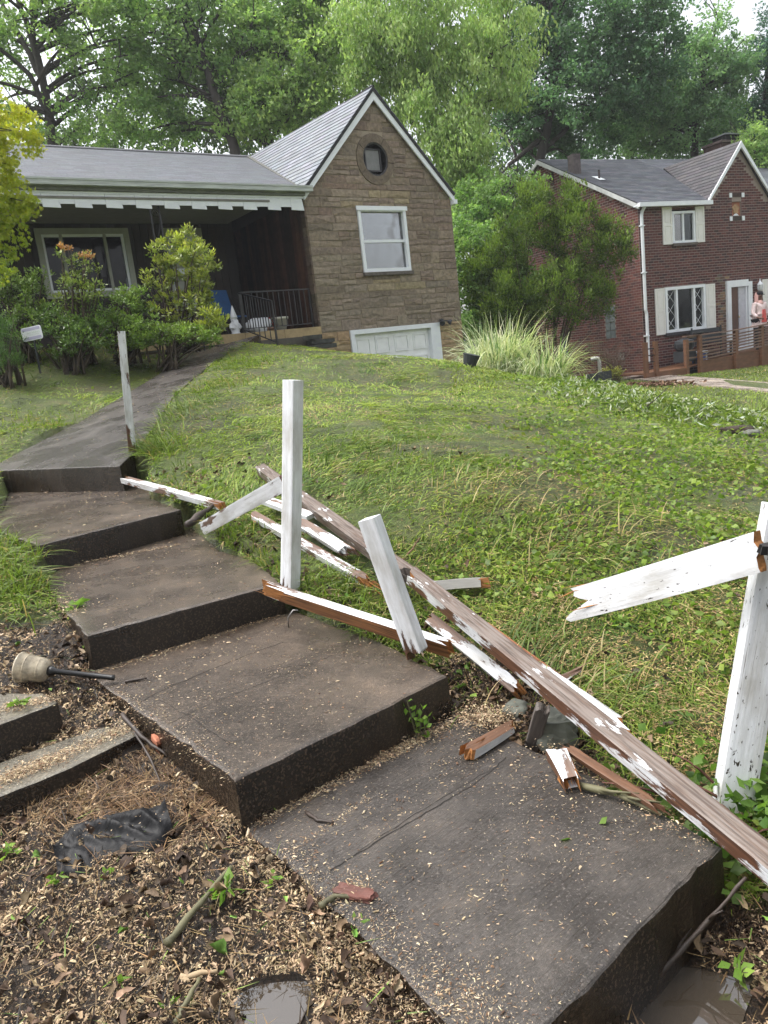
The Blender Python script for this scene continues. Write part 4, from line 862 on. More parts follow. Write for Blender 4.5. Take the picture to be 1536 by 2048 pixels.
def tree(name, label, trunks, blobs, base, tips, ncl=170, per=110, cr=.75, ls=.15, lw=.09, droop=0.0, nlimb=34, flat=.45, group=None, clvar=.24, limbr=.055):
    """trunks: lists of world points with radii; blobs: (centre, radii)"""
    base = tuple(c_ * VEG * g_ for c_, g_ in zip(base, (1.10, .97, 1.35))); tips = tuple(c_ * VEG * g_ for c_, g_ in zip(tips, (1.06, .96, 1.45)))
    ncl = int(ncl * 1.28); b0 = trunks[0][0][0]; t = thing(name, label, 'tree', b0, 0, group); loc = np.array(b0, float)
    mb = MB(); tp = []
    for tr in trunks:
        P = [np.array(p, float) for p, r_ in tr]; rs = [r_ for p, r_ in tr]; Q = []; RR = []
        for i in range(len(P) - 1):
            for s_ in np.linspace(0, 1, 5, endpoint=False): Q.append(P[i] + (P[i + 1] - P[i]) * s_ + RNG.normal(0, .02, 3)); RR.append((rs[i] + (rs[i + 1] - rs[i]) * s_) * .72)
        Q.append(P[-1]); RR.append(rs[-1] * .72); mb.tube([q - loc for q in Q], RR, 9); tp += list(zip(Q, RR))
    Pt, k, cc = crown_pts(blobs, ncl, per, cr, flat)
    for c in cc[RNG.choice(ncl, min(nlimb, ncl), replace=False)]:
        cand = [(np.linalg.norm(c - q) + 1.6 * max(0, q[2] - c[2] + .4), q, r_) for q, r_ in tp]; _, q, r_ = min(cand, key=lambda z: z[0] + RNG.uniform(0, .8))
        pts = limb(mb, q - loc, c - loc, min(r_ * .6, limbr), .012, .07)
        for _ in range(3):
            s_ = pts[RNG.integers(2, 6)]; e_ = s_ + rvec(1)[0] * cr * 1.5 + np.array([0, 0, .2]); limb(mb, s_, e_, .022, .005, .03, 4)
    mb.obj('trunk', M_bark, t, smooth=True)
    n = len(Pt); cv = (1 + RNG.uniform(-clvar, clvar, len(cc)))[k]; warm = RNG.random(len(cc))[k] ** 1.4
    col = colvar(n, base, tips, .16, np.clip(warm * .8 + RNG.random(n) * .25, 0, 1)) * cv[:, None]
    td = np.repeat(np.array([[0, 0, -droop]]), n, 0) + rvec(n) * (1 - min(droop, .6)); sz = RNG.uniform(.65, 1.25, n)
    Vt, F, C = leaf_quads(Pt, ls * sz, lw * sz, td, col, .35); np_obj('crown', Vt, F, C, M_leaf, t, loc=loc)
    return t
def B3(px, py, Y, rx, ry, rz): return (atY(px, py, Y), (rx, ry, rz))
def trk(*pts): return [(atY(x, y, Y), r_) for x, y, Y, r_ in pts]
def based(px, Y, r_, *more):
    p = atY(px, 500, Y); g = np.array([p[0], p[1], gz1(p[0], p[1]) - .1]); return [(g, r_)] + trk(*more)
GRP = 'tall trees behind the houses'
tree('maple_tree', 'maple with forked dark trunk and sky showing through, left behind stone house roof',
     [based(120, 27, .30, (108, 300, 27, .22), (88, 160, 27, .17), (60, 60, 27, .13), (20, -40, 27, .08)), trk((92, 180, 27, .15), (60, 110, 27.4, .12), (0, 0, 28, .08)), trk((108, 250, 27, .14), (60, 150, 26.5, .11), (0, 95, 26.5, .07)), trk((70, 90, 27, .12), (62, 0, 27, .09), (56, -60, 27, .05))],
     [B3(40, 30, 27, 2.6, 2, 1.6), B3(190, 60, 27, 2.0, 2, 2.2), B3(90, 240, 26.5, 1.9, 1.4, .9), B3(210, 230, 27, 1.6, 1.5, .9), B3(-60, 120, 27, 2, 2, 2), B3(300, 110, 28, 1.6, 1.5, 2.0), B3(260, 10, 28, 2.0, 1.6, 1.2)], (.055, .110, .026), (.15, .235, .05), 180, 80, .62, nlimb=46, group=GRP)
tree('maple_tree', 'maple with slanting dark trunk leaning left over the middle of stone house roof',
     [based(482, 27, .32, (470, 300, 27, .24), (425, 180, 27, .2), (400, 90, 27, .16), (355, -30, 27, .11)), trk((425, 190, 27, .12), (470, 120, 27.4, .09), (520, 60, 28, .05)), trk((400, 90, 27, .1), (440, 20, 27, .07), (450, -40, 27, .05))],
     [B3(330, 60, 28, 2.2, 1.8, 2), B3(440, 60, 27.5, 2.0, 1.8, 1.8), B3(380, 200, 28, 1.8, 1.5, 1.4), B3(300, 240, 28, 1.6, 1.4, .9), B3(500, 150, 28.5, 1.5, 1.4, 1.6), B3(560, 30, 28.5, 2, 1.6, 1.6)], (.052, .105, .026), (.14, .225, .05), 240, 85, .6, nlimb=44, group=GRP)
tree('ash_tree', 'tall tree with two upright dark trunks just left of the stone gable peak',
     [based(540, 28, .3, (535, 290, 28, .25), (520, 150, 28, .2), (505, 20, 28, .14), (500, -60, 28, .1)), trk((590, 290, 29, .22), (610, 160, 29, .2), (650, 40, 29, .15), (665, -60, 29, .1)), trk((535, 260, 28, .13), (555, 120, 28, .1), (580, -20, 28, .08)), trk((650, 60, 29, .09), (690, 20, 29, .07), (720, -30, 29, .05))],
     [B3(560, 190, 27, 1.8, 1.3, 1.3), B3(640, 130, 27.5, 1.7, 1.4, 1.5), B3(500, 230, 27, 1.1, 1, .9), B3(690, 30, 28, 2.4, 1.6, 1.6), B3(560, 20, 29, 2.2, 1.6, 1.6), B3(620, 230, 27, 1.2, 1, .8)], (.065, .12, .028), (.17, .255, .055), 215, 90, .6, nlimb=38, group=GRP, droop=.35)
tree('box_elder_tree', 'pale yellow-green drooping tree right behind the stone gable',
     [based(900, 27, .28, (880, 330, 27, .2), (860, 200, 27, .16), (830, 60, 27, .12), (820, -60, 27, .08)), trk((830, 250, 27.5, .13), (800, 120, 28, .11), (795, -20, 28, .08)), trk((875, 300, 27, .12), (940, 180, 26.5, .08), (980, 120, 26, .04))],
     [B3(790, 60, 26, 2.0, 1.6, 2.0), B3(900, 60, 26, 2.2, 1.7, 2.0), B3(960, 150, 25.5, 1.5, 1.3, 1.6), B3(850, 210, 25.5, 1.4, 1.2, 1.3), B3(930, 290, 25, 1.2, 1.1, 1.3), B3(970, 400, 25, 1.0, 1, .9), B3(740, 130, 26.5, 1.3, 1.2, 1.2), B3(1010, 80, 26.5, 1.2, 1.1, 1.2), B3(930, 350, 25.5, 1.1, 1, 1.0)], (.080, .138, .030), (.185, .265, .065), 330, 95, .55, .16, .07, droop=.8, nlimb=34, flat=.75, group=GRP)
tree('oak_tree', 'large dark green oak behind the gap between the two houses',
     [based(1090, 31, .36, (1080, 330, 31, .26), (1100, 220, 31, .22), (1120, 100, 31, .17), (1090, -40, 31, .12)), trk((1090, 270, 31, .16), (1020, 330, 31, .1), (1000, 350, 31, .06)), trk((1100, 200, 31, .14), (1180, 130, 31, .1), (1280, 60, 31, .06)), trk((1085, 300, 31, .14), (1150, 240, 31, .1), (1220, 215, 31, .06))],
     [B3(1050, 50, 32, 2.4, 2, 2.4), B3(1170, 60, 31, 2.8, 2, 2.4), B3(1270, 40, 31, 2.0, 1.8, 1.6), B3(1130, 200, 31, 2.6, 2, 1.4), B3(1250, 170, 31, 2.2, 2, 1.3), B3(1050, 240, 32, 1.5, 1.6, 1.2), B3(1150, 285, 33, 2.6, 2, .9), B3(1330, 60, 31, 1.0, 1, .9), B3(1000, 150, 32.5, 1.4, 1.4, 2)], (.028, .068, .026), (.065, .13, .04), 400, 95, .7, .15, .095, nlimb=46, group=GRP, clvar=.3)
tree('locust_tree', 'mid green tree rising to a point above the brick house roof against pale sky',
     [based(1400, 33, .26, (1390, 290, 33, .2), (1400, 180, 33, .14), (1430, 60, 33, .07), (1437, 30, 33, .04)), trk((1395, 260, 33, .1), (1350, 200, 33, .07)), trk((1400, 200, 33, .1), (1470, 130, 33, .05))],
     [B3(1400, 150, 33, 1.3, 1.3, 1.8), B3(1432, 75, 33, .8, .8, 1.2), B3(1340, 190, 33, 1.3, 1.3, 1.5), B3(1460, 150, 33, 1.0, 1, 1.2), B3(1390, 250, 33, 2.0, 1.6, 1.2), B3(1300, 260, 34, 1.6, 1.5, 1.2), B3(1490, 110, 34, .6, .7, .7), B3(1280, 190, 34, 1.4, 1.4, 1.2)], (.045, .10, .035), (.12, .20, .065), 290, 85, .62, .15, .09, nlimb=40, group=GRP)
tree('spruce_tree', 'dark blue-green tree at the right edge behind the brick chimney',
     [based(1530, 34, .25, (1525, 300, 34, .2), (1530, 180, 34, .14), (1540, 60, 34, .08))],
     [B3(1525, 230, 34, 1.3, 1.2, 1.0), B3(1500, 260, 34, 1.3, 1.3, .7), B3(1560, 140, 33, 1.2, 1.2, 1.6), B3(1545, 60, 33, .5, .8, .9), B3(1460, 255, 35, 1.3, 1.2, .7)], (.020, .048, .030), (.035, .08, .04), 150, 90, .6, .14, .06, nlimb=24, group=GRP)
tree('ash_tree', 'light green small tree low behind the brick gable peak and chimney', [based(1510, 30, .15, (1510, 320, 30, .12), (1505, 280, 30, .08))], [B3(1510, 290, 30, 1.0, 1, .8), B3(1545, 310, 30, 1.0, 1, .8), B3(1470, 300, 31.5, 1, 1, .7)], (.075, .14, .035), (.19, .28, .07), 60, 80, .5, nlimb=10, group=GRP)
tree('understory_tree', 'bright green bushy small tree filling the gap right of the stone gable wall',
     [based(960, 22, .12, (965, 560, 22, .1), (960, 450, 22, .06)), based(1010, 23, .12, (1010, 520, 23, .1), (1000, 400, 23, .05))],
     [B3(945, 500, 22, .8, .8, 1.1), B3(1000, 430, 23, 1.1, .9, 1.1), B3(960, 400, 24, 1.0, .9, .9), B3(950, 580, 21.5, .7, .7, .9), B3(1010, 560, 22.5, 1.0, .9, 1.3), B3(1040, 400, 24, .8, .8, .7), B3(935, 650, 21.5, .6, .6, .6), B3(1000, 650, 22.5, 1.1, .9, .8)], (.045, .095, .02), (.13, .22, .045), 230, 95, .42, .11, .07, nlimb=26, limbr=.03)
# far woods behind: joined masses a few trees deep
def woods(label, blobs, base, tips, ncl, per):
    Pt, k, cc = crown_pts(blobs, ncl, per, 1.1, .5); n = len(Pt); col = colvar(n, base, tips, .2) * (1 + RNG.uniform(-.35, .3, len(cc)))[k][:, None]
    s_ = RNG.uniform(.7, 1.3, n); Vt, F, C = leaf_quads(Pt, .24 * s_, .15 * s_, rvec(n), col, .3); o = np_obj('far_woods', Vt, F, C, M_leaf, kind='stuff'); tag(o, label, 'trees'); return o
woods('mass of far dark trees seen between the trunks behind the stone house roof', [B3(x, y, 42, 3.0, 2, 2.2) for x, y in ((-40, 300), (60, 300), (160, 300), (250, 290), (340, 290), (430, 280), (520, 260), (610, 250), (700, 230), (320, 170), (600, 130), (450, 130), (210, 160))], (.040, .080, .024), (.11, .18, .045), 270, 60)
woods('mass of far dark trees behind the brick house roof line', [B3(x, y, 46, 3.2, 2, 2.4) for x, y in ((1000, 320), (1090, 300), (1180, 300), (1270, 300), (1350, 290), (1450, 270), (1540, 280), (1130, 220), (960, 420), (1030, 420))], (.030, .066, .028), (.075, .135, .045), 240, 60)

# ---------------------------------------------------------------- shrubs
def shrub(name, label, base_px, Y, blobs, base, tips, ncl, per, cr, ls, lw, nst=9, mat=None, up=.4, cat='shrub', flat=.6, group=None, stemr=.022, shell=.5, tipmix=None, zs=None):
    base = tuple(c_ * g_ for c_, g_ in zip(base, (1.75, 1.65, 1.3))); tips = tuple(c_ * g_ for c_, g_ in zip(tips, (1.8, 1.75, 1.4)))
    p = atY(base_px, 690, Y); z = gz1(p[0], p[1]); loc = np.array([p[0], p[1], z]); t = thing(name, label, cat, loc, 0, group)
    Pt, k, cc = crown_pts(blobs, ncl, per, cr, flat, shell)
    if zs: Pt = cc[k] + (Pt - cc[k]) * np.array([[zs[0], zs[0], zs[1]]])
    Pt[:, 2] = np.maximum(Pt[:, 2], z + .03)
    mb = MB()
    for c in cc[RNG.choice(ncl, min(nst * 3, ncl), replace=False)]:
        b_ = np.array([RNG.normal(0, .12), RNG.normal(0, .1), -.05]); limb(mb, b_, c - loc, stemr, .004, .08, 6)
    mb.obj('stems', M_barkg, t, smooth=True); n = len(Pt)
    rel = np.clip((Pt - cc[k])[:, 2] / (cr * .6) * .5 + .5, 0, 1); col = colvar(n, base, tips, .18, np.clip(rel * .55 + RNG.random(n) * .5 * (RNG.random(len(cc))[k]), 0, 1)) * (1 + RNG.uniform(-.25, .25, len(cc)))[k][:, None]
    out = Pt - cc[k]; out /= np.linalg.norm(out, axis=1, keepdims=True) + 1e-6; s_ = RNG.uniform(.65, 1.25, n)
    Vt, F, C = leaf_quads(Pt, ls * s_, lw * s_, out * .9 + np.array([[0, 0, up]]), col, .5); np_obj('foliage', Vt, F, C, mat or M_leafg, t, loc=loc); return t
YS = 13.6
shrub('rhododendron', 'large rhododendron with pale new leaves in front of the porch door', 365, 13.9, [B3(370, 520, 13.9, .50, .5, .45), B3(340, 500, 14, .42, .4, .35), B3(405, 545, 13.9, .34, .4, .4), B3(385, 600, 13.8, .45, .45, .35), B3(425, 635, 13.6, .30, .35, .26), B3(320, 560, 14, .35, .4, .4), B3(335, 620, 13.8, .4, .4, .35), B3(350, 665, 13.7, .5, .4, .22), B3(400, 665, 13.6, .45, .4, .2), B3(375, 480, 14, .3, .3, .2)], (.050, .088, .020), (.30, .33, .07), 190, 34, .14, .085, .032, 12)
shrub('azalea', 'tall thin azalea with browned flower clusters in front of picture window', 160, 13.0, [B3(155, 560, 13, .35, .3, .45), B3(130, 510, 13, .2, .2, .2), B3(170, 520, 13, .22, .2, .22), B3(185, 590, 13, .3, .3, .3), B3(120, 610, 13, .35, .3, .35), B3(150, 660, 12.9, .5, .4, .3), B3(200, 545, 13, .15, .15, .12)], (.045, .085, .018), (.20, .25, .055), 95, 22, .13, .06, .028, 14, shell=.3)
shrub('spent_azalea_blossom', 'rust brown faded blossoms on the tall azalea by the picture window', 165, 12.9, [B3(170, 510, 12.9, .17, .12, .07), B3(130, 495, 12.9, .12, .1, .06)], (.16, .07, .03), (.34, .2, .08), 20, 14, .07, .04, .025, 2, cat='blossom')
shrub('leafy_shrub', 'dense green shrub under the picture window beside azalea', 245, 13.4, [B3(250, 610, 13.4, .45, .4, .3), B3(225, 650, 13.2, .4, .4, .25), B3(250, 685, 13.1, .6, .4, .18), B3(280, 660, 13.2, .45, .4, .25), B3(265, 585, 13.5, .25, .3, .2)], (.038, .078, .016), (.15, .23, .045), 120, 34, .15, .06, .03, 10)
shrub('leafy_shrub', 'low dark shrub between yard sign and azalea', 130, 12.6, [B3(130, 660, 12.6, .45, .4, .28), B3(170, 660, 12.8, .4, .4, .28), B3(95, 640, 12.8, .35, .35, .3), B3(130, 690, 12.5, .6, .4, .18), B3(190, 640, 13, .3, .3, .3)], (.028, .060, .015), (.09, .15, .035), 120, 34, .15, .055, .028, 10)
shrub('leafy_shrub', 'tall loose shrub at the left edge below yellow maple', 50, 13.0, [B3(45, 590, 13, .4, .35, .35), B3(75, 560, 13.2, .25, .25, .25), B3(10, 560, 13, .3, .3, .4), B3(60, 640, 12.8, .4, .35, .3)], (.034, .070, .016), (.13, .19, .04), 120, 30, .14, .055, .026, 10)
shrub('leafy_shrub', 'low shrub and creeping leaves right at the foot of the rhododendron', 330, 13.2, [B3(320, 670, 13.2, .4, .3, .2), B3(370, 665, 13.2, .3, .3, .2), B3(420, 670, 13.2, .25, .25, .14)], (.042, .085, .018), (.17, .25, .05), 70, 30, .13, .055, .03, 6)
shrub('yew_bush', 'clipped dense dark green yew at the lower left edge beside yard sign', 8, 11.8, [B3(5, 680, 11.8, .30, .35, .45), B3(-25, 650, 11.8, .35, .35, .42), B3(15, 720, 11.7, .26, .35, .24)], (.020, .055, .012), (.07, .14, .025), 190, 60, .09, .035, .007, 6, up=.6)
shrub('arborvitae', 'large feathery evergreen shrub with upright plumes hiding the brick house side wall', 1090, 20.5,
      [B3(1150, 480, 20.5, .75, .7, 1.3), B3(1080, 440, 20.8, .7, .7, 1.0), B3(1220, 500, 20.5, .55, .6, .9), B3(1010, 500, 20.8, .65, .6, 1.1), B3(1245, 455, 20.6, .22, .3, .45), B3(1090, 385, 21, .25, .3, .45), B3(1140, 400, 20.8, .25, .3, .5), B3(1195, 440, 20.6, .25, .3, .45), B3(1120, 590, 20.2, 1.1, .8, .9), B3(1020, 610, 20.5, .9, .8, .9), B3(960, 560, 21, .5, .5, .9), B3(1200, 590, 20.4, .45, .6, .7), B3(1050, 390, 21, .25, .3, .4), B3(1260, 490, 20.6, .15, .2, .4)],
      (.013, .030, .007), (.115, .172, .035), 560, 75, .27, .085, .034, 10, mat=M_leaf, up=.8, flat=.8, stemr=.03, zs=(.8, 1.2))
shrub('boxwood', 'bare twiggy bush with few yellow-green leaves beside the brick wall', 1225, 18.5, [B3(1225, 745, 18.5, .35, .3, .2)], (.06, .075, .015), (.22, .22, .05), 30, 16, .12, .05, .03, 4)
t = thing('bare_bush', 'leafless brown twiggy bush against brick side wall near white standpipe', 'bush', (0, 0, 0)); p = atY(1228, 760, 18.7); t.location = V3((p[0], p[1], gz1(p[0], p[1]))); mb = MB()
for i in range(70):
    a = RNG.uniform(0, 6.28); e = np.array([math.cos(a) * RNG.uniform(.1, .5), math.sin(a) * .3, RNG.uniform(.6, 1.05)]); pts = limb(mb, np.array([RNG.normal(0, .06), RNG.normal(0, .05), 0]), e, .009, .002, .05, 5)
    for _ in range(2): s_ = pts[RNG.integers(2, 5)]; limb(mb, s_, s_ + np.array([RNG.normal(0, .12), RNG.normal(0, .1), RNG.uniform(.05, .22)]), .004, .0015, 0, 3)
mb.obj('twigs', m_plain('grey_twig', (.10, .065, .05), .9), t)
# yellow Japanese maple hanging in from the left
def maple_leaves(P, size, col):
    """five-fingered leaves: five slim lobes sharing a stalk point"""
    n = len(P); d = np.repeat(np.array([[0.25, 0, -.75]]), n, 0) + rvec(n) * .55; d /= np.linalg.norm(d, axis=1, keepdims=True); s_ = np.cross(d, rvec(n)); s_ /= np.linalg.norm(s_, axis=1, keepdims=True); Vs, Fs = [], []
    for a, l in ((-1.15, .62), (-.58, .88), (0, 1.0), (.58, .88), (1.15, .62)):
        e = d * math.cos(a) + s_ * math.sin(a); f = -d * math.sin(a) + s_ * math.cos(a); L = (size * l)[:, None]
        Vs += [P, P + e * L * .45 + f * L * .14, P + e * L, P + e * L * .45 - f * L * .14]
    Vt = np.stack(Vs, 1).reshape(-1, 3); i = (np.arange(n) * 20)[:, None]; F = np.concatenate([i + np.array([[k, k + 1, k + 2, k + 3]]) for k in (0, 4, 8, 12, 16)], 1).reshape(-1, 4); return Vt, F, np.repeat(col, 20, 0)
lm = np.array([-5.6, 8.6, 1.3]); t = thing('japanese_maple', 'yellow-green lace-leaf maple branches hanging in from the left edge', 'tree', lm)
bl = [B3(15, 250, 9, .28, .35, .25), B3(55, 285, 9, .22, .3, .11), B3(10, 330, 9, .22, .3, .2), B3(5, 410, 9, .25, .3, .22), B3(40, 400, 9, .16, .25, .16), B3(55, 440, 9, .14, .2, .10), B3(5, 480, 9, .18, .3, .18), B3(-30, 350, 9, .4, .5, .8), B3(-5, 540, 9, .12, .2, .16), B3(-10, 210, 9, .25, .3, .2)]
Pt, k, cc = crown_pts(bl, 170, 34, .13, .4); n = len(Pt); col = colvar(n, (.17, .24, .025), (.50, .50, .055), .15, np.clip((Pt[:, 2] - 3.2) / 1.2, 0, 1) * .6 + RNG.random(n) * .4)
Vt, F, C = maple_leaves(Pt, RNG.uniform(.034, .056, n), col); np_obj('crown', Vt, F, C, M_leaf, t, loc=lm)
mb = MB(); mb.tube([(0, 0, -.3), (.05, 0, .8), (-.1, .1, 1.8), (.1, .1, 2.6)], [.09, .075, .06, .04], 8)
for c in cc[::5]: limb(mb, np.array([0, .05, 1.6 + RNG.uniform(0, .9)]), c - lm, .02, .003, .18, 6)
mb.obj('trunk', M_bark, t)
# variegated ornamental grass clumps
def arc_blades(n, loc, rad, hgt, reach, w, colf, droop=1.0, seg=6, lean=(0, 0)):
    a = RNG.uniform(0, 6.283, n); r0 = rad * RNG.random(n) ** .5; b = np.stack([np.cos(a) * r0, np.sin(a) * r0, np.zeros(n)], 1); a2 = a + RNG.normal(0, .6, n)
    dr = np.stack([np.cos(a2) + lean[0], np.sin(a2) + lean[1], np.zeros(n)], 1); H = hgt * RNG.uniform(.5, 1.1, n); Rh = reach * RNG.uniform(.15, 1.1, n) ** 1.3; Dp = droop * RNG.uniform(.1, 1, n)
    side = np.cross(dr, [0, 0, 1.0]); side /= np.linalg.norm(side, axis=1, keepdims=True) + 1e-9; T = np.linspace(0, 1, seg + 1); Vs = []
    side = side * np.cos(RNG.uniform(-1, 1, n))[:, None] + np.array([[0, 0, 1.0]]) * .2
    for t_ in T:
        c = b + dr * (Rh * t_ ** 1.7)[:, None]; c[:, 2] += H * (t_ * 1.25 - Dp * .95 * t_ ** 3.0); ww = w * (1 - t_ ** 2.2) * .5 + .0008; Vs += [c - side * ww, c + side * ww]
    Vt = np.stack(Vs, 1).reshape(-1, 3); k_ = 2 * (seg + 1); i = (np.arange(n) * k_)[:, None]; F = np.concatenate([i + np.array([[2 * j, 2 * j + 1, 2 * j + 3, 2 * j + 2]]) for j in range(seg)], 1).reshape(-1, 4)
    return Vt + np.asarray(loc)[None] * 0, F, np.repeat(colf(n), k_, 0)
for (px, Y, rad, h, rc, n, lb) in ((1000, 14.6, .50, 1.15, .85, 900, 'tall clump of cream striped grass arching on the lawn edge beside stone house'), (1085, 14.0, .42, .95, .95, 640, 'wide clump of cream striped grass with blades trailing towards brick house'), (1160, 13.0, .10, .5, .8, 70, 'small tuft of cream striped grass at the end of the planting strip')):
    p = atY(px, 745, Y); z = gz1(p[0], p[1]); t = thing('striped_grass', lb, 'ornamental grass', (p[0], p[1], z - .03), 0, 'striped grass clumps')
    Vt, F, C = arc_blades(n, (0, 0, 0), rad, h, rc, .022, lambda k: np.where(RNG.random((k, 1)) < .72, colvar(k, (.46, .50, .30), (.68, .70, .50), .12), colvar(k, (.10, .19, .06), (.22, .32, .11), .2)), 1.25, 9)
    np_obj('blades', Vt, F, C, M_grass, t); Vt, F, C = arc_blades(60, (0, 0, 0), rad * 1.1, h * .3, .35, .02, lambda k: colvar(k, (.10, .04, .02), (.2, .1, .05)), .9); np_obj('dead_blades', Vt, F, C, M_grass, t)
# fern
p = G(372, 692); t = thing('fern', 'small pale green fern in front of the rhododendron', 'fern', p); Vs = []; Fs = []; Cs = []; off = 0
for i in range(9):
    a = i * .7 + .2; L = .34; P = []; Dn = []
    for j in range(16):
        s_ = j / 15; c = np.array([math.cos(a) * L * s_, math.sin(a) * L * s_ * .7, .5 * L * (1.5 * s_ - 1.1 * s_ * s_) + .05])
        for sg in (-1, 1): P.append(c + np.array([-math.sin(a), math.cos(a), 0]) * sg * .035 * (1 - s_)); Dn.append(np.array([-math.sin(a) * sg, math.cos(a) * sg, -.1]))
    P, Dn = np.array(P), np.array(Dn); Vt, F, C = leaf_quads(P, .075 * (1.1 - np.repeat(np.arange(16) / 15, 2)), .02, Dn, colvar(len(P), (.14, .24, .06), (.3, .4, .14)), .1, .05); Vs.append(Vt); Fs.append(F + off); Cs.append(C); off += len(Vt)
np_obj('fronds', np.concatenate(Vs), np.concatenate(Fs), np.concatenate(Cs), M_leaf, t)

# trees on the other side of the street, behind the camera: they show in the window panes and shade the front faces
_bl = [((x, -19 + 3 * math.sin(x), 5.5 + 1.5 * math.cos(x * 1.7)), (4.5, 3, 4.8)) for x in range(-26, 27, 6)]
Pt, k, cc = crown_pts(_bl, 330, 45, 1.6, .6); n = len(Pt); col = colvar(n, (.045, .09, .025), (.12, .19, .05), .2); s_ = RNG.uniform(.7, 1.3, n); Vt, F, C = leaf_quads(Pt, .62 * s_, .40 * s_, rvec(n), col, .3); o = np_obj('street_trees', Vt, F, C, M_leaf, kind='stuff'); tag(o, 'mass of leafy trees across the street, mirrored in the house windows', 'trees')
# ================================================================ broken fence: posts, rails, boards
M_endw = m_plain('splintered_fresh_wood', (.30, .125, .035), .7, var=.5, nscale=9, bs=.5, scale=(2, 14, 14))
M_wetw = m_plain('wet_bare_wood', (.105, .050, .026), .5, var=.5, nscale=5, bs=.4, scale=(1.2, 16, 16))
M_grw = m_plain('grey_weathered_wood', (.075, .062, .054), .7, var=.5, nscale=5, bs=.5, scale=(1.2, 16, 16))
MP_fresh = m_peel('white_paint_speckled', -.16, axis=0, specks=.35); MP_some = m_peel('white_paint_worn', .36, axis=0, grey=.5); MP_half = m_peel('white_paint_flaking', .55, axis=0, sc=1.7, grey=.4, specks=.0); MP_most = m_peel('brown_beam_flecked_white', .80, axis=0, wood=(.072, .044, .030), grey=.65, sc=3.6)
MP_post = m_peel('white_paint_post', .08, axis=0, foot=.25); MP_spk = m_peel('white_paint_splashed', -.2, axis=0, specks=.8)
def board(name, label, cat, p0, p1, w, h, up=(0, 0, 1), mat=None, jag=(0, 0), end=None, side=None, prof=None, n=8, taper=0, group=None, warp=.003, sec=7):
    """sawn timber from p0 to p1; jag = length of the splinters at either end"""
    p0, p1 = V3(p0), V3(p1); X = p1 - p0; L = X.length; X.normalize(); Zv = Vector(up); Zv = (Zv - X * Zv.dot(X)).normalized(); Yv = Zv.cross(X)
    mats = [mat, end or M_endw, side or mat]; mb = MB(); vs = []; ring = 2 * (n + 1)
    def splint(j_):
        o_ = []; x_ = random.random()
        for k_ in range(n + 1): x_ = random.random() if random.random() < .28 else min(1, max(0, x_ + random.gauss(0, .13))); o_.append(x_ * j_)
        return o_ + [max(0, a_ - random.uniform(0, .34) * j_) for a_ in o_]
    T0 = splint(jag[0]); T1 = splint(jag[1])
    if prof: T0 = list(prof) + [max(0, a_ - .028) for a_ in prof]
    ph = random.uniform(0, 6)
    for i in range(sec):
        s_ = i / (sec - 1); k = 1 - taper * s_; wy = warp * math.sin(3 * s_ + ph); wz = warp * math.cos(4 * s_ + ph)
        for top in (1, 0):
            for j in range(n + 1):
                x = L * s_
                if i == 0: x += T0[j + (n + 1) * (1 - top)]
                if i == sec - 1: x -= T1[j + (n + 1) * (1 - top)]
                y = (j / n - .5) * w * k + wy; e = .0 if 0 < j < n else .004 * min(1, h / .05)
                vs.append((x, y + (-e if j == n else e if j == 0 else 0) * .4, (h / 2 if top else -h / 2) * k + wz - (e if top else -e) * .5))
    fs = []; mi = []
    for i in range(sec - 1):
        a, b_ = i * ring, (i + 1) * ring
        for j in range(n): fs.append((a + j, b_ + j, b_ + j + 1, a + j + 1)); mi.append(0); fs.append((a + n + 1 + j, a + n + 2 + j, b_ + n + 2 + j, b_ + n + 1 + j)); mi.append(0)
        fs.append((a, a + n + 1, b_ + n + 1, b_)); mi.append(2); fs.append((a + n, b_ + n, b_ + 2 * n + 1, a + 2 * n + 1)); mi.append(2)
    for a, jg in ((0, jag[0]), ((sec - 1) * ring, jag[1])):
        for j in range(n): fs.append((a + j, a + j + 1, a + n + 2 + j, a + n + 1 + j)); mi.append(1 if jg > .004 else 2)
    mb.add(vs, fs); mb.m = mi
    for e_, jg in ((0, jag[0]), (1, jag[1])):          # torn fibres standing out of the break
        if jg < .05: continue
        for _ in range(9):
            y = random.uniform(-.46, .46) * w; z = random.uniform(-.45, .45) * h; ln_ = jg * random.uniform(.35, 1.15); t_ = random.uniform(.0012, .004); x0 = jg * random.uniform(.6, 1.2); s_ = 1 if e_ == 0 else -1; bx = 0 if e_ == 0 else L
            q0 = Vector((bx + s_ * x0, y, z)); q1 = q0 + Vector((-s_ * ln_, random.gauss(0, .10) * ln_, random.gauss(0, .12) * ln_))
            mb.add([q0 + Vector((0, -t_, -t_)), q0 + Vector((0, t_ * 1.6, -t_)), q0 + Vector((0, 0, t_ * 1.5)), q1], [(0, 1, 3), (1, 2, 3), (2, 0, 3), (0, 2, 1)], m=1)
    o = mb.obj(name, mats); o.matrix_world = Matrix(((X.x, Yv.x, Zv.x, p0.x), (X.y, Yv.y, Zv.y, p0.y), (X.z, Yv.z, Zv.z, p0.z), (0, 0, 0, 1)))
    tag(o, label, cat, group); return o
def toward(p): v = CP - np.array(p); return tuple(v / np.linalg.norm(v))
POSTS = 'white fence posts still standing'; BRK = 'broken fence timbers'
b1 = np.array([-2.40, 7.55, .76]); t1 = atY(243, 662, 7.5)
board('fence_post', 'farthest white post with rusty brown patches, standing at the top of the steps', 'post', b1, t1, .074, .074, (.25, -1, 0), m_peel('post_rusty_patches', .47, axis=0, foot=.2, sc=1.4), group=POSTS, sec=9)
b2 = G(577, 1182); b2[2] = .24; Y2 = b2[1]; t2 = atY(586, 760, Y2)
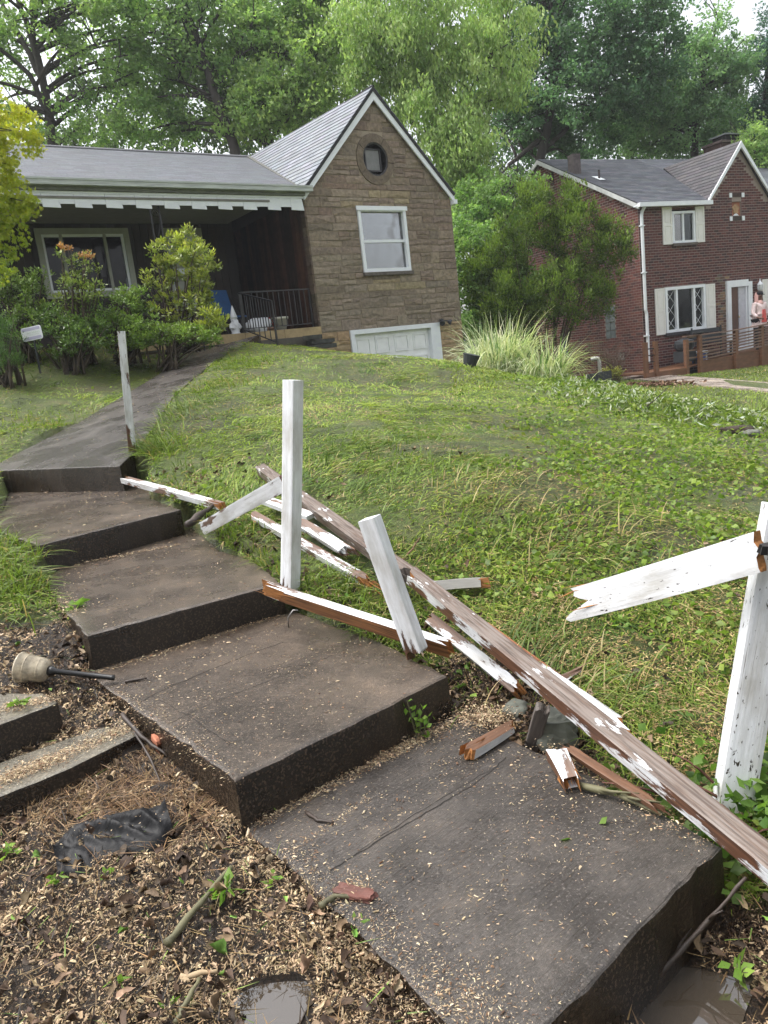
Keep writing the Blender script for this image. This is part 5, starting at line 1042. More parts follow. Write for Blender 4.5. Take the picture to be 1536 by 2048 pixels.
board('fence_post', 'tall upright white post with peeled brown foot at the third step', 'post', b2, t2, .080, .080, (-.62, -.78, 0), MP_post, group=POSTS, sec=9, end=M_grw)
b3 = atZ(838, 1318, Z2 + .005); t3 = atY(739, 1036, b3[1] + .06)
board('fence_post', 'leaning short white post standing on the corner of the second step', 'post', b3, t3, .084, .070, (-.5, -.85, .0), MP_post, group=POSTS, sec=9, jag=(.05, 0), end=MP_post)
b4 = G(1458, 1622); Y4 = b4[1]; t4 = atY(1568, 1010, Y4 + .05); b4[2] -= .05
board('fence_post', 'near white post splashed with dark mud flecks at the right edge', 'post', b4, t4, .112, .085, (-.2, -1, 0), MP_spk, group=POSTS, sec=9)
pr = atY(1530, 1101, Y4 - .075); pl = atY(1128, 1213, Y4 + .55)
board('fence_board', 'wide white speckled board with splintered orange end, fixed to the near post', 'board', pl, pr, .122, .03, toward((pl + pr) / 2), MP_fresh, jag=(.16, .03), n=8, prof=[.02, .0, .03, .085, .14, .10, .075, .085, .07], side=M_grw, group=BRK)
p = atY(1524, 1103, Y4 - .14); board('charred_wood', 'dark rotten stub of rail sticking out of the near white post', 'wood stub', p, p + np.array([.30, .05, .01]), .055, .028, (0, -.2, 1), m_plain('rotten_black_wood', (.012, .010, .010), .7, bs=.6), jag=(.03, 0), end=M_dark)
pl = G(405, 1056, .03); pr = atY(570, 966, Y2 + .10)
board('fence_board', 'white board propped from the grass up against the tall upright post', 'board', pl, pr, .092, .032, toward((pl + pr) / 2), MP_some, jag=(.05, 0), side=M_wetw, group=BRK, end=MP_some)
# long rails and beams lying on the slope
pa, pb = G(516, 934, .07), G(826, 1158, .20)
board('fence_beam', 'upper brown weathered beam running down behind the tall and the leaning posts', 'beam', pa, pb, .088, .070, (-.1, -.25, 1), MP_most, jag=(.10, .12), group=BRK, end=M_grw, side=MP_most)
pa, pb = atZ(822, 1148, .415), atZ(1490, 1690, .07); dv = pb - pa; pb = pb + dv * .30
board('fence_beam', 'long near brown beam with white paint flecks crossing down to the lower right', 'beam', pa, pb, .076, .066, (-.12, -.2, 1), MP_most, jag=(.16, 0), group=BRK, side=m_peel('beam_side_flaking', .61, axis=0, wood=(.10, .046, .026), sc=2.4), sec=12)
pa, pb = G(247, 958, .05), G(445, 1013, .05); board('fence_rail', 'flaking white rail reaching left to the edge of the top step', 'rail', pa, pb, .062, .05, (0, -.25, 1), MP_half, jag=(.08, .22), group=BRK)
pa, pb = G(505, 1031, .06), G(770, 1183, .05); board('fence_rail', 'flaking white rail lying in the grass right under the tall upright post', 'rail', pa, pb, .062, .045, (-.1, -.3, 1), MP_half, jag=(.10, .22), group=BRK)
pa, pb = G(528, 1000, .10), G(624, 1033, .10); board('fence_board', 'short flat white plank just behind the tall upright post', 'board', pa, pb, .085, .03, (-.1, -.1, 1), MP_some, jag=(.05, 0), group=BRK, end=MP_some)
pa, pb = G(600, 1046, .11), G(708, 1112, .10); board('fence_board', 'broken white board lying against the upper brown beam', 'board', pa, pb, .07, .045, (-.3, -.5, 1), MP_half, jag=(.06, .20), group=BRK, end=MP_half)
pa = atZ(520, 1172, Z2 + .22); pb = atZ(905, 1300, Z2 + .02)
board('fence_rail', 'split rail, white above and raw brown along its side, lying over the second step', 'rail', pa, pb, .05, .07, (-.25, -.1, 1), MP_some, jag=(.26, .10), group=BRK, side=m_plain('raw_split_wood', (.16, .068, .024), .6, var=.95, nscale=5, bs=.6, scale=(1, 22, 22)), n=10)
pa, pb = G(835, 1175, .05), G(985, 1165, .05); board('fence_board', 'grey-white plank with torn orange end lying flat on the lawn', 'board', pa, pb, .07, .055, (.1, .4, 1), m_plain('dull_white_wood', (.36, .345, .325), .6, var=.2, nscale=6, scale=(1, 9, 9)), jag=(0, .10), group=BRK)
pa, pb = G(862, 1238, .06), G(1040, 1385, .05); board('fence_rail', 'flaking white rail tucked under the near side of the long beam', 'rail', pa, pb, .06, .06, (-.5, -.6, 1), MP_half, jag=(.05, .14), group=BRK, side=MP_half)
pa, pb = G(955, 1248, .06), G(1272, 1478, .05); board('fence_rail', 'rotten rail with white top lying along the far side of the long beam', 'rail', pa, pb, .07, .045, (.1, .1, 1), m_peel('rail_white_rust', .56, axis=0, wood=(.20, .075, .032)), jag=(.05, .12), group=BRK, side=M_wetw)
pa = atY(1106, 1368, 3.02); pb = atY(1174, 1332, 3.05); board('wood_splinter', 'sharp pointed splinter standing up beyond the long beam', 'splinter', pa, pb, .05, .022, (-.6, -.8, .3), MP_half, jag=(.02, .06), taper=.9, end=MP_half)
pa, pb = atZ(930, 1508, .03), G(1030, 1450, .05); board('wood_piece', 'rounded reddish brown wood piece at the back corner of the lowest step', 'wood piece', pa, pb, .06, .04, (-.2, -.3, 1), M_wetw, jag=(.10, .06), group=BRK, side=MP_some, taper=.25)
pa, pb = atZ(1112, 1502, .06), atZ(1145, 1578, .03); board('wood_piece', 'stubby chunk with white flaking top and torn orange end beside the beam', 'wood piece', pa, pb, .075, .06, (-.1, -.2, 1), MP_some, jag=(.04, .10), group=BRK, side=M_wetw, taper=.3)
pa, pb = atZ(1128, 1492, .07), atZ(1330, 1622, .04); board('wood_strip', 'thin torn brown strip lying under the near side of the long beam', 'wood strip', pa, pb, .035, .018, (0, -.3, 1), M_wetw, jag=(.06, .08), group=BRK, end=M_wetw)
pa, pb = atZ(1062, 1492, -.03), atZ(1088, 1415, .16); board('wood_stub', 'grey weathered post stub standing behind the corner of the lowest step', 'wood stub', pa, pb, .055, .04, (-.2, -1, 0), M_grw, jag=(0, .05), end=M_grw)
for px, py, qx, qy, lb in ((1130, 1400, 950, 1420, 'white paint chip'), ): pass
def lump(name, label, cat, c, r, mat, seed=0, flat=.7, rot=0, n=2):
    bm = bmesh.new(); bmesh.ops.create_icosphere(bm, subdivisions=n + 1, radius=1.0)
    for v in bm.verts:
        k = 1 + .35 * (mnoise.noise(v.co * 1.3 + Vector((seed * 7.1, 0, 0)))) + .12 * mnoise.noise(v.co * 4 + Vector((seed, 3, 0))); v.co = Vector((v.co.x * r[0] * k, v.co.y * r[1] * k, v.co.z * r[2] * k))
        if v.co.z < -r[2] * flat: v.co.z = -r[2] * flat
    me = bpy.data.meshes.new(name); bm.to_mesh(me); bm.free(); me.materials.append(mat); me.polygons.foreach_set('use_smooth', [True] * len(me.polygons)); o = link(name, me); o.location = V3(c); o.rotation_euler = (0, 0, rot); tag(o, label, cat); return o
def chunk(name, label, cat, c, r, mat, seed=0, rot=0):
    bm = bmesh.new(); bmesh.ops.create_cube(bm, size=2.0); bmesh.ops.subdivide_edges(bm, edges=bm.edges[:], cuts=5, use_grid_fill=True)
    for v in bm.verts:
        q = v.co.copy(); l = max(abs(q.x), abs(q.y), abs(q.z)); q = q * (1 - .16 * max(0, q.length - 1.25)); k = mnoise.noise(q * 1.1 + Vector((seed * 5.3, 0, 0))) * .3 + mnoise.noise(q * 3.5 + Vector((seed, 2, 0))) * .13
        q *= 1 + k; v.co = Vector((q.x * r[0], q.y * r[1], max(q.z * r[2], -r[2])))
    me = bpy.data.meshes.new(name); bm.to_mesh(me); bm.free(); me.materials.append(mat); o = link(name, me); o.location = V3(c); o.rotation_euler = (0, 0, rot); return tag(o, label, cat)
M_rock = m_plain('mossy_rock', (.10, .105, .085), .8, var=.5, nscale=10, bs=.7); M_redb = m_plain('broken_red_brick', (.10, .036, .026), .7, var=.4, nscale=25, bs=.6); M_clay = m_plain('orange_clay_brick', (.36, .13, .07), .8, var=.35, nscale=14, bs=.5)
chunk('rock', 'grey-green rock wedged under the long beam beside the wood stub', 'rock', atZ(1112, 1462, .02), (.075, .06, .065), M_rock, 2)
lump('rock', 'dark mossy clod behind the lowest step beside the sawdust heap', 'rock', G(1035, 1420, .02), (.06, .05, .04), M_rock, 5)
o = chunk('brick_fragment', 'flat dark reddish piece of broken brick lying on the left edge of the lowest step', 'brick', atZ(708, 1786, .008), (.058, .022, .010), M_redb, 8, rot=-.45)
o = chunk('brick_fragment', 'orange clay brick piece between the sticks and the second step', 'brick', G(318, 1470, .03), (.035, .10, .035), M_clay, 3, rot=.55)
# hairline cracks and worn-in joints of the steps: narrow jagged grooves
M_crack = m_plain('crack_dirt', (.012, .010, .008), .95)
for zc, L_, wd in ((Z2, [(275, 1408), (330, 1378), (420, 1340), (500, 1308), (575, 1282)], .006), (Z2, [(335, 1450), (395, 1418), (490, 1380), (600, 1338), (690, 1300), (745, 1290)], .0035), (Z2, [(300, 1390), (380, 1432), (470, 1498)], .003), (0, [(660, 1742), (760, 1680), (880, 1610), (960, 1560), (1020, 1510)], .007), (0, [(720, 1700), (830, 1628), (1000, 1530)], .003), (Z3, [(170, 1170), (330, 1135), (420, 1108)], .003), (Z4, [(60, 1045), (180, 1015), (240, 1003)], .003)):
    P = []
    for (xa, ya), (xb, yb) in zip(L_[:-1], L_[1:]):
        for s_ in np.linspace(0, 1, 9, endpoint=False): P.append(atZ(xa + (xb - xa) * s_, ya + (yb - ya) * s_, zc)[:2])
    P = np.array(P); d_ = np.gradient(P, axis=0); d_ /= np.linalg.norm(d_, axis=1, keepdims=True); nn = np.stack([-d_[:, 1], d_[:, 0]], 1); P = P + nn * RNG.normal(0, .0025, (len(P), 1)); ww = wd * RNG.uniform(.35, 1.0, (len(P), 1)) * .5
    mb = MB(); vs = [(*p, zc + .0012) for p in (P - nn * ww)] + [(*p, zc + .0012) for p in (P + nn * ww)]; k_ = len(P); mb.add(vs, [(i, i + 1, k_ + i + 1, k_ + i) for i in range(k_ - 1)]); mb.obj('crack', M_crack, st)
# old edging stones left of the steps
M_conold = m_concrete('concrete_mossy', base=(.125, .112, .085))
def block(label, top, zt, zb):
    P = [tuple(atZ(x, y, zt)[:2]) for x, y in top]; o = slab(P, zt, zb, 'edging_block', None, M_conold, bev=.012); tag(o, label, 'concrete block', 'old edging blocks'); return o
block('upper old concrete block at the left edge below the fallen garden light', [(-60, 1478), (0, 1448), (122, 1402), (85, 1385), (10, 1385), (-60, 1400)], .24, .02)
block('lower long concrete block half buried in chips left of the second step', [(-80, 1632), (0, 1592), (140, 1535), (288, 1462), (245, 1432), (150, 1470), (-60, 1545)], .115, -.06)
# sticks
M_twig = m_plain('wet_bark', (.035, .024, .018), .6, var=.5, nscale=14, bs=.5); M_moss = m_plain('mossy_bark', (.095, .088, .045), .7, var=.5, nscale=12, bs=.5)
def stick(label, P, r, mat=M_twig, name='stick', fork=0):
    P = [np.array(p, float) for p in P]; c = P[0].copy(); mb = MB(); Q = []
    for i in range(len(P) - 1):
        for s_ in np.linspace(0, 1, 5, endpoint=False): Q.append(P[i] + (P[i + 1] - P[i]) * s_ + RNG.normal(0, r * .16, 3))
    Q.append(P[-1]); rr = [r * (1 - .5 * i / len(Q)) * RNG.uniform(.75, 1.25) for i in range(len(Q))]; mb.tube(Q, rr, 8)
    for f in range(fork): k = RNG.integers(2, len(Q) - 1); e = rvec(1)[0]; e[2] = abs(e[2]) * .5; mb.tube([Q[k], Q[k] + e * r * 6, Q[k] + e * r * 12 + np.array([r * 2, 0, 0])], [r * .5, r * .4, r * .2], 5)
    o = mb.obj(name, mat, None, True, loc=c); return tag(o, label, 'stick')
stick('dark greenish stick lying along the lowest step beside the long beam', [atZ(1160, 1570, .02), atZ(1240, 1590, .025), atZ(1322, 1628, .02)], .013, M_moss, fork=2)
stick('long thin stick leaning on the front face of the lowest step at lower right', [atZ(1312, 1955, -.20), atZ(1400, 1860, -.12), atZ(1492, 1755, .02)], .0085, fork=2)
stick('mossy straight stick lying in the mud left of the lowest step', [G(335, 1887, .03), G(400, 1805, .03), G(463, 1735, .03)], .0125, M_moss)
stick('brown stick lying along the left side of the second step', [G(243, 1428, .07), G(285, 1475, .06), G(335, 1512, .03)], .010)
stick('thin twig beside the old concrete block pointing down', [G(262, 1452, .06), G(300, 1515, .04), G(325, 1575, .02)], .006)
stick('grey stick at the bottom edge near the puddle', [G(352, 2046, .02), G(375, 2000, .03), G(398, 1958, .02)], .010, M_moss)
stick('small dark twig lying on the second step near its back wall', [atZ(250, 1363, Z2 + .008), atZ(294, 1356, Z2 + .008)], .007)
stick('short curved twig on the lowest step below the second step face', [atZ(612, 1624, .008), atZ(636, 1640, .008), atZ(666, 1645, .008)], .0065)
stick('crooked twig with green bark beside the red brick piece', [atZ(640, 1812, .012), atZ(668, 1792, .015), atZ(722, 1792, .012)], .009, M_moss)
stick('pale broken stick in the leaf litter near the bottom puddle', [G(360, 1955, .02), G(435, 1942, .025)], .009, m_plain('pale_wood', (.34, .25, .15), .8, var=.3))
stick('twig standing in the lawn behind the leaning post', [G(800, 1126, .0), G(825, 1098, .05), G(840, 1075, .10)], .006, m_plain('red_twig', (.13, .06, .03), .7))
stick('dark rotten log end beside the propped white board', [G(375, 1050, .04), G(425, 1012, .05)], .03)
stick('long thin bare branch lying across the weeds near the neighbour lawn', [G(1290, 815, .05), G(1310, 800, .15), G(1335, 775, .30)], .008)
# bent nail wire under the split rail
mb = MB(); c = atZ(577, 1254, Z2 + .003); mb.tube([c, c + np.array([.004, 0, .05]), c + np.array([.035, .01, .085]), c + np.array([.06, .01, .08])], .004, 6); o = mb.obj('bent_spike', m_plain('galvanised_wire', (.35, .34, .33), .4, metal=.8), None, True, loc=c); tag(o, 'bent metal spike hanging under the split rail onto the second step', 'spike')
# fallen solar garden light
p = G(70, 1338, .07); q = G(230, 1356, .05); ax = q - p; ax /= np.linalg.norm(ax); t = thing('garden_light', 'fallen garden light with muddy clear plastic shade and black stake', 'garden light', p)
M_cp = m_plain('muddy_clear_plastic', (.56, .49, .37), .25, var=.6, nscale=26, bs=.3); M_cp.node_tree.nodes['Principled BSDF'].inputs['Alpha'].default_value = .62; mb = MB(); mb.lathe([(0, .045), (.044, .042), (.066, -.07), (.071, -.071), (.0715, -.064), (.067, -.062), (.054, .045), (.045, .058), (.022, .066), (.0, .067)], (0, 0, 0), 22, axis=ax); mb.obj('shade', M_cp, t, True)
mb = MB()
for k_ in (-.03, .03): mb.lathe([(.060 - k_ * .16, -.003), (.0635 - k_ * .16, 0), (.060 - k_ * .16, .003)], ax * k_, 20, axis=ax)
mb.obj('rib', M_cp, t, True); mb = MB(); L_ = np.linalg.norm(q - p); mb.lathe([(.024, 0), (.022, .02), (.013, .035), (.012, L_ - .08), (.013, L_ - .07), (.0, L_ - .068)], ax * .066, 12, axis=ax); mb.obj('stake', m_plain('black_plastic', (.012, .012, .013), .4), t, True)
# crumpled black plastic sheet
c0, c1 = G(112, 1722, .0), G(335, 1640, .0); U_ = c1 - c0; W_ = np.array([-U_[1], U_[0], 0]); W_ /= np.linalg.norm(W_); nu, nv = 80, 36; Vt = []
for i in range(nu + 1):
    for j in range(nv + 1):
        u, v = i / nu, j / nv - .5; wd = .075 + .09 * math.sin(math.pi * min(1, u * 1.05)) + .02 * math.sin(9 * u); x, y = (c0 + U_ * u + W_ * (v * wd * 2 + .03 * math.sin(5 * u)))[:2]
        e = max(0, 1 - abs(v) * 2); h = .034 * e ** .4 * (.5 + u) + .045 * e * (1 - abs(mnoise.noise(Vector((u * 4, v * 3 + u * 4, 1)))) * 2.2) + .008 * (1 - abs(mnoise.noise(Vector((u * 13 + v * 4, v * 9, 0)))) * 2.5) * e
        Vt.append((x, y, gz1(x, y) - .005 + h))
i_ = (np.arange(nu)[:, None] * (nv + 1) + np.arange(nv)[None]).ravel(); o = np_obj('plastic_sheet', np.array(Vt), np.stack([i_, i_ + 1, i_ + nv + 2, i_ + nv + 1], 1), np.ones((len(Vt), 3)) * .02, m_plain('black_polythene', (.009, .009, .010), .55, var=.5, nscale=30, bs=.5, spec=.22), smooth=True, loc=c0); tag(o, 'crumpled black plastic sheet half buried in wood chips', 'plastic sheet')

# ================================================================ yard and porch things
WA = Matrix.Translation(HA.location) @ Matrix.Rotation(YA, 4, 'Z')
def at_a(x, y, z): return WA @ Vector((x, y, z))
# yard sign on a stake
Ys = 12.0; c = atY(65, 667, Ys); g = atY(64, 715, Ys); t = thing('yard_sign', 'small white yard sign with lilac bands on a dark stake by the shrubs', 'sign', (c[0], c[1], g[2] - .25), R(-14))
hz = c[2] - (g[2] - .25); tilt = Matrix.Rotation(R(-4), 4, 'Y')
def rrect(w_, h_, r_, n_=6): return [(sx * (w_ / 2 - r_) + r_ * math.cos(a), sy * (h_ / 2 - r_) + r_ * math.sin(a)) for sx, sy, a0 in ((1, 1, 0), (-1, 1, 90), (-1, -1, 180), (1, -1, 270)) for a in np.radians(np.linspace(a0, a0 + 90, n_))]
def sgn(P, y, th, nm, mt): mb = MB(); mb.poly([(tilt @ Vector((x, y, z))) + Vector((0, 0, hz)) for x, z in P], (0, -1, 0), th); return mb.obj(nm, mt, t)
sgn(rrect(.35, .20, .03), -.02, .012, 'plate', m_plain('white_sign', (.72, .73, .78), .4, var=.04))
Mlil = m_plain('lilac_print', (.42, .40, .56), .5, var=.1)
for zc in (.066, -.066): sgn([(x, z + zc) for x, z in ((-.155, -.02), (.155, -.02), (.155, .02), (-.155, .02))], -.0215, .001, 'band', Mlil)
mb = MB()
def squig(x0, x1, zc, a, f): return [(tilt @ Vector((x, -.0225, zc + a * math.sin(f * x) + a * .6 * math.sin(2.7 * f * x + 1)))) + Vector((0, 0, hz)) for x in np.linspace(x0, x1, 40)]
mb.tube(squig(-.08, -.01, .012, .009, 190), .0016, 4); mb.tube(squig(.005, .15, .012, .009, 170), .0016, 4); mb.tube(squig(-.03, .15, -.018, .004, 260), .001, 4); mb.obj('lettering', m_plain('pale_green_print', (.40, .52, .40), .6), t)
mb = MB(); mb.box((-.012, -.008, 0), (.012, .008, hz + .05)); mb.obj('stake', M_bn, t)
# path light
p = G(409, 696, 0); t = thing('path_light', 'small black path light at the edge of the concrete path by the shrubs', 'garden light', p)
mb = MB(); mb.lathe([(.012, -.05), (.012, .06)], n=8); mb.obj('stake', M_bn, t); mb = MB(); mb.lathe([(.05, .06), (.055, .13), (.05, .14)], n=14); mb.obj('lens', m_plain('grey_lens', (.2, .21, .21), .2), t, True); mb = MB(); mb.lathe([(.095, .14), (.06, .17), (.0, .185)], n=14); mb.obj('cap', M_bn, t)
# gnome
t = thing('garden_gnome', 'white garden gnome statue with pointed hat on the porch edge', 'gnome', at_a(-1.85, .25, PF + .0), YA); M_gn = m_plain('white_plaster', (.72, .73, .75), .6, var=.05)
mb = MB(); mb.lathe([(.0, 0), (.085, .0), (.09, .03), (.08, .06), (.095, .12), (.10, .18), (.085, .24), (.06, .27), (.0, .275)], n=16); mb.tube([(-.085, 0, .22), (-.115, -.03, .15), (-.06, -.09, .13)], [.032, .03, .026], 8); mb.tube([(.085, 0, .22), (.115, -.03, .15), (.06, -.09, .13)], [.032, .03, .026], 8); mb.obj('body', M_gn, t, True)
mb = MB(); mb.lathe([(.0, .24), (.055, .26), (.07, .31), (.06, .36), (.0, .38)], n=14); mb.lathe([(.0, -.012), (.016, 0), (.0, .014)], (0, -.07, .31), 8); mb.obj('head', M_gn, t, True); mb = MB(); mb.lathe([(.08, .335), (.075, .36), (.045, .46), (.02, .55), (.0, .60)], n=14); mb.obj('hat', M_gn, t, True)
mb = MB(); mb.poly([(-.055, -.07, .30), (.055, -.07, .30), (.05, -.10, .22), (0, -.11, .15), (-.05, -.10, .22)], (0, -1, .2), .03); mb.obj('beard', M_gn, t); mb = MB(); mb.lathe([(.0, 0), (.11, 0), (.11, .025), (.0, .026)], n=14); mb.obj('base', M_gn, t)
o = lump('white_sack', 'rounded white sack behind the stair handrail on the porch', 'sack', at_a(-1.25, .45, PF + .13), (.30, .22, .2), M_gn, 4, rot=YA)
def pot(name, label, cat, loc, r0, r1, h, mat):
    t = thing(name, label, cat, loc, YA); mb = MB(); mb.lathe([(0, 0), (r0, 0), (r1 * .96, h * .82), (r1 * 1.1, h * .83), (r1 * 1.12, h), (r1 * .98, h), (r1 * .9, h * .8), (0, h * .78)], n=20); mb.obj('bowl', mat, t, True); return t
pot('flowerpot', 'empty cream flowerpot with wide rim on the porch behind railing', 'flowerpot', at_a(-.72, .42, PF), .115, .175, .30, m_plain('cream_glaze', (.62, .60, .50), .5, var=.08))
t = pot('flower_planter', 'small brick-coloured pot of red flowers behind porch railing', 'flowerpot', at_a(-1.02, .40, PF), .10, .14, .10, m_plain('terracotta_pot', (.40, .24, .16), .8)); n = 260
Pt = rvec(n) * np.array([[.17, .13, .11]]) * RNG.random((n, 1)) ** .4 + np.array([[0, 0, .20]]); Vt, F, C = leaf_quads(Pt, .05, .035, Pt - np.array([[0, 0, .1]]), np.where(RNG.random((n, 1)) < .7, colvar(n, (.35, .01, .015), (.5, .03, .03)), colvar(n, (.03, .07, .02))), .5); np_obj('flowers', Vt, F, C, M_leaf, t)
t = thing('porch_chair', 'blue folding chair on the dark porch behind the railing', 'chair', at_a(-1.50, 1.3, PF), YA + .25); M_bl = m_plain('blue_canvas', (.012, .075, .22), .7, var=.2)
mb = MB(); mb.poly([(-.26, .1, .5), (.26, .1, .5), (.26, .24, 1.05), (-.26, .24, 1.05)], (0, -.96, .25), .03); mb.obj('backrest', M_bl, t); mb = MB(); mb.poly([(-.26, -.35, .44), (.26, -.35, .44), (.26, .1, .42), (-.26, .1, .42)], (0, 0, 1), .03); mb.obj('seat', M_bl, t)
for xx in (-.27, .27):
    for a, b_ in (((xx, -.34, 0), (xx, .24, 1.05)), ((xx, .3, 0), (xx, -.34, .44))): mb = MB(); mb.tube([a, b_], .014, 6); mb.obj('leg', M_iron, t)
# stacked flagstones beside the porch step
t = thing('flagstone_stack', 'stack of dark flat stones at the porch end beside the stone wall', 'stones', at_a(-.42, -.62, 1.80), YA)
Mfl = m_plain('dark_flagstone', (.05, .052, .046), .8, var=.4, nscale=9, bs=.6)
for i, (x, y, a, s_) in enumerate(((0, 0, .1, .62), (.04, .03, -.1, .56), (-.16, -.02, .2, .36), (.30, .02, 0, .3))):
    mb = MB(); zt = .09 + i * .10 if i < 3 else .12; P = [(x + s_ * .6 * math.cos(t_) * (1 + RNG.uniform(-.12, .1)), y + s_ * .36 * math.sin(t_) * (1 + RNG.uniform(-.1, .1)), zt) for t_ in np.linspace(.3, 6.5, 9, endpoint=False)]; mb.poly(P, (0, 0, 1), .085, (1, 1, 1)); mb.obj('flat_stone', M_tan if i == 3 else Mfl, t)
# security light on the gable wall
t = thing('security_light', 'black twin floodlight above the right corner of the garage door', 'floodlight', at_a(3.36, -.04, 2.17), YA)
box_part('base', (-.05, -.03, -.05), (.05, .0, .05), M_bn, t)
for x, a in ((-.04, -.5), (.14, .9)): mb = MB(); mb.tube([(0, -.03, 0), (x, -.07, -.01)], .014, 6); mb.lathe([(.03, 0), (.05, .03), (.065, .09), (.06, .095), (.0, .08)], (x, -.07, -.02), 12, axis=(math.sin(a), -.8, -.45)); mb.obj('lamp_head', M_bn, t)
# dark pot with red flower by the striped grass
t = thing('plant_pot', 'dark plastic pot tipped beside the striped grass and stone house corner', 'pot', G(938, 735, -.02)); mb = MB(); mb.lathe([(0, 0), (.10, 0), (.14, .20), (.15, .22), (.13, .22), (.0, .19)], n=14, axis=(.3, -.1, 1)); mb.obj('bowl', M_bn, t); mb = MB(); mb.lathe([(0, 0), (.05, .02), (.06, .06), (0, .08)], (.13, -.03, .10), 8); mb.obj('flower', m_plain('dull_red', (.25, .06, .04), .7), t)
# standpipe and low dark fence by the brick house
p = atY(1200, 748, 19.3); t = thing('standpipe', 'white bent vent pipe standing before the brick side wall', 'pipe', p); mb = MB(); mb.tube([(0, 0, -.2), (0, 0, .33), (-.03, 0, .39), (-.10, 0, .40), (-.2, 0, .39)], .045, 10); mb.obj('pipe', m_plain('old_white_pipe', (.55, .54, .52), .5), t, True)
box = thing('meter_box', 'small grey box on the brick side wall behind bare bush', 'meter box', WB @ Vector((-.012, .92, .58)), YB); box_part('cover', (-.08, -.09, 0), (0, .09, .2), m_plain('grey_box', (.35, .35, .33), .5), box); box_part('lid', (-.1, -.10, .2), (0, .10, .22), M_bn, box)
pa, pb = atY(1178, 776, 17.0), atY(1222, 780, 17.6); t = thing('low_fence', 'low dark picket edging between the striped grass and bare bush', 'fence', pa); d_ = pb - pa
for i in range(9): mb = MB(); c = d_ * i / 8; mb.box((c[0] - .03, c[1] - .012, -.25), (c[0] + .03, c[1] + .012, .30)); mb.obj('picket', M_bn, t)
mb = MB(); mb.bar((0, .02, .2), tuple(d_ + np.array([0, .02, .2])), .02, .05); mb.obj('rail', M_bn, t)
# black drain hose across the neighbour's path
p = [G(1318, 752, .05), G(1335, 747, .06), G(1365, 744, .05), G(1400, 742, .05)]; mb = MB(); mb.tube(p, .05, 8); o = mb.obj('drain_hose', M_bn, None, True, loc=p[0]); tag(o, 'black corrugated drain hose lying by the deck and footpath', 'hose')
lump('boulder', 'grey stone half sunk in the turned soil at the right lawn edge', 'rock', G(1500, 868, .02), (.11, .09, .05), M_rock, 11)
lump('soil_clod', 'dark lump of turned soil with roots near the right edge', 'soil', G(1452, 862, .0), (.30, .15, .05), m_plain('turned_soil', (.035, .024, .016), .95, var=.5, nscale=18, bs=.8), 12)
# ================================================================ person on the deck
def skin_body(name, pts, edges, rad, mat, parent, sub=2):
    me = bpy.data.meshes.new(name); me.from_pydata([tuple(p) for p in pts], edges, []); o = bpy.data.objects.new(name, me); COL.objects.link(o)
    o.modifiers.new('s', 'SKIN'); sv = me.skin_vertices[0].data
    for i, r_ in enumerate(rad): sv[i].radius = (r_, r_) if not hasattr(r_, '__len__') else r_
    sv[0].use_root = True; m_ = o.modifiers.new('d', 'SUBSURF'); m_.levels = sub; m_.render_levels = sub
    dg = bpy.context.evaluated_depsgraph_get(); m2 = bpy.data.meshes.new_from_object(o.evaluated_get(dg)); bpy.data.objects.remove(o)
    m2.materials.clear(); m2.materials.append(mat); m2.polygons.foreach_set('use_smooth', [True] * len(m2.polygons)); return link(name, m2, parent)
M_skin = m_plain('skin', (.17, .085, .058), .5, var=.08); M_coat = m_plain('pale_pink_coat', (.66, .53, .52), .8, var=.25, nscale=16); M_hood = m_plain('pink_scarf', (.62, .36, .33), .8, var=.12); M_trs = m_plain('black_trousers', (.012, .012, .016), .8); M_red = m_plain('coral_shirt', (.62, .10, .09), .7)
t = thing('person', 'person in pale pink hooded coat and dark cap standing on the wooden deck', 'person', at_b(3.82, -.86, float(flz(3.8))), YB - .1)
P = [(0, 0, .88), (0, 0, 1.05), (0, -.01, 1.25), (0, 0, 1.38), (0, -.01, 1.46), (0, -.03, 1.60),
     (.16, 0, 1.34), (.24, -.02, 1.08), (.20, -.16, .94), (.16, -.24, .92), (-.16, 0, 1.34), (-.26, -.03, 1.08), (-.27, -.22, .95), (-.26, -.30, .93),
     (.09, 0, .84), (.10, -.01, .46), (.10, .02, .09), (.11, -.12, .05), (-.09, 0, .84), (-.10, -.01, .46), (-.10, .02, .09), (-.11, -.12, .05)]
E_ = [(0, 1), (1, 2), (2, 3), (3, 4), (4, 5), (3, 6), (6, 7), (7, 8), (8, 9), (3, 10), (10, 11), (11, 12), (12, 13), (0, 14), (14, 15), (15, 16), (16, 17), (0, 18), (18, 19), (19, 20), (20, 21)]
skin_body('body', P, E_, [.15, .135, .15, .09, .055, .085, .065, .045, .036, .03, .065, .045, .036, .03, .085, .06, .042, .035, .085, .06, .042, .035], M_skin, t)
Pc = [(0, 0, .86), (0, 0, 1.02), (0, -.01, 1.22), (0, 0, 1.37), (.17, 0, 1.35), (.26, -.02, 1.09), (.21, -.16, .95), (-.17, 0, 1.35), (-.28, -.03, 1.09), (-.27, -.21, .96), (0, 0, .72)]
skin_body('coat', Pc, [(0, 1), (1, 2), (2, 3), (3, 4), (4, 5), (5, 6), (3, 7), (7, 8), (8, 9), (0, 10)], [.19, .17, .185, .11, .085, .064, .052, .085, .064, .052, .205], M_coat, t)
skin_body('trousers', [(0, 0, .84), (.095, 0, .80), (.10, -.01, .46), (.10, .02, .09), (-.095, 0, .80), (-.10, -.01, .46), (-.10, .02, .09)], [(0, 1), (1, 2), (2, 3), (0, 4), (4, 5), (5, 6)], [.15, .105, .075, .06, .105, .075, .06], M_trs, t)
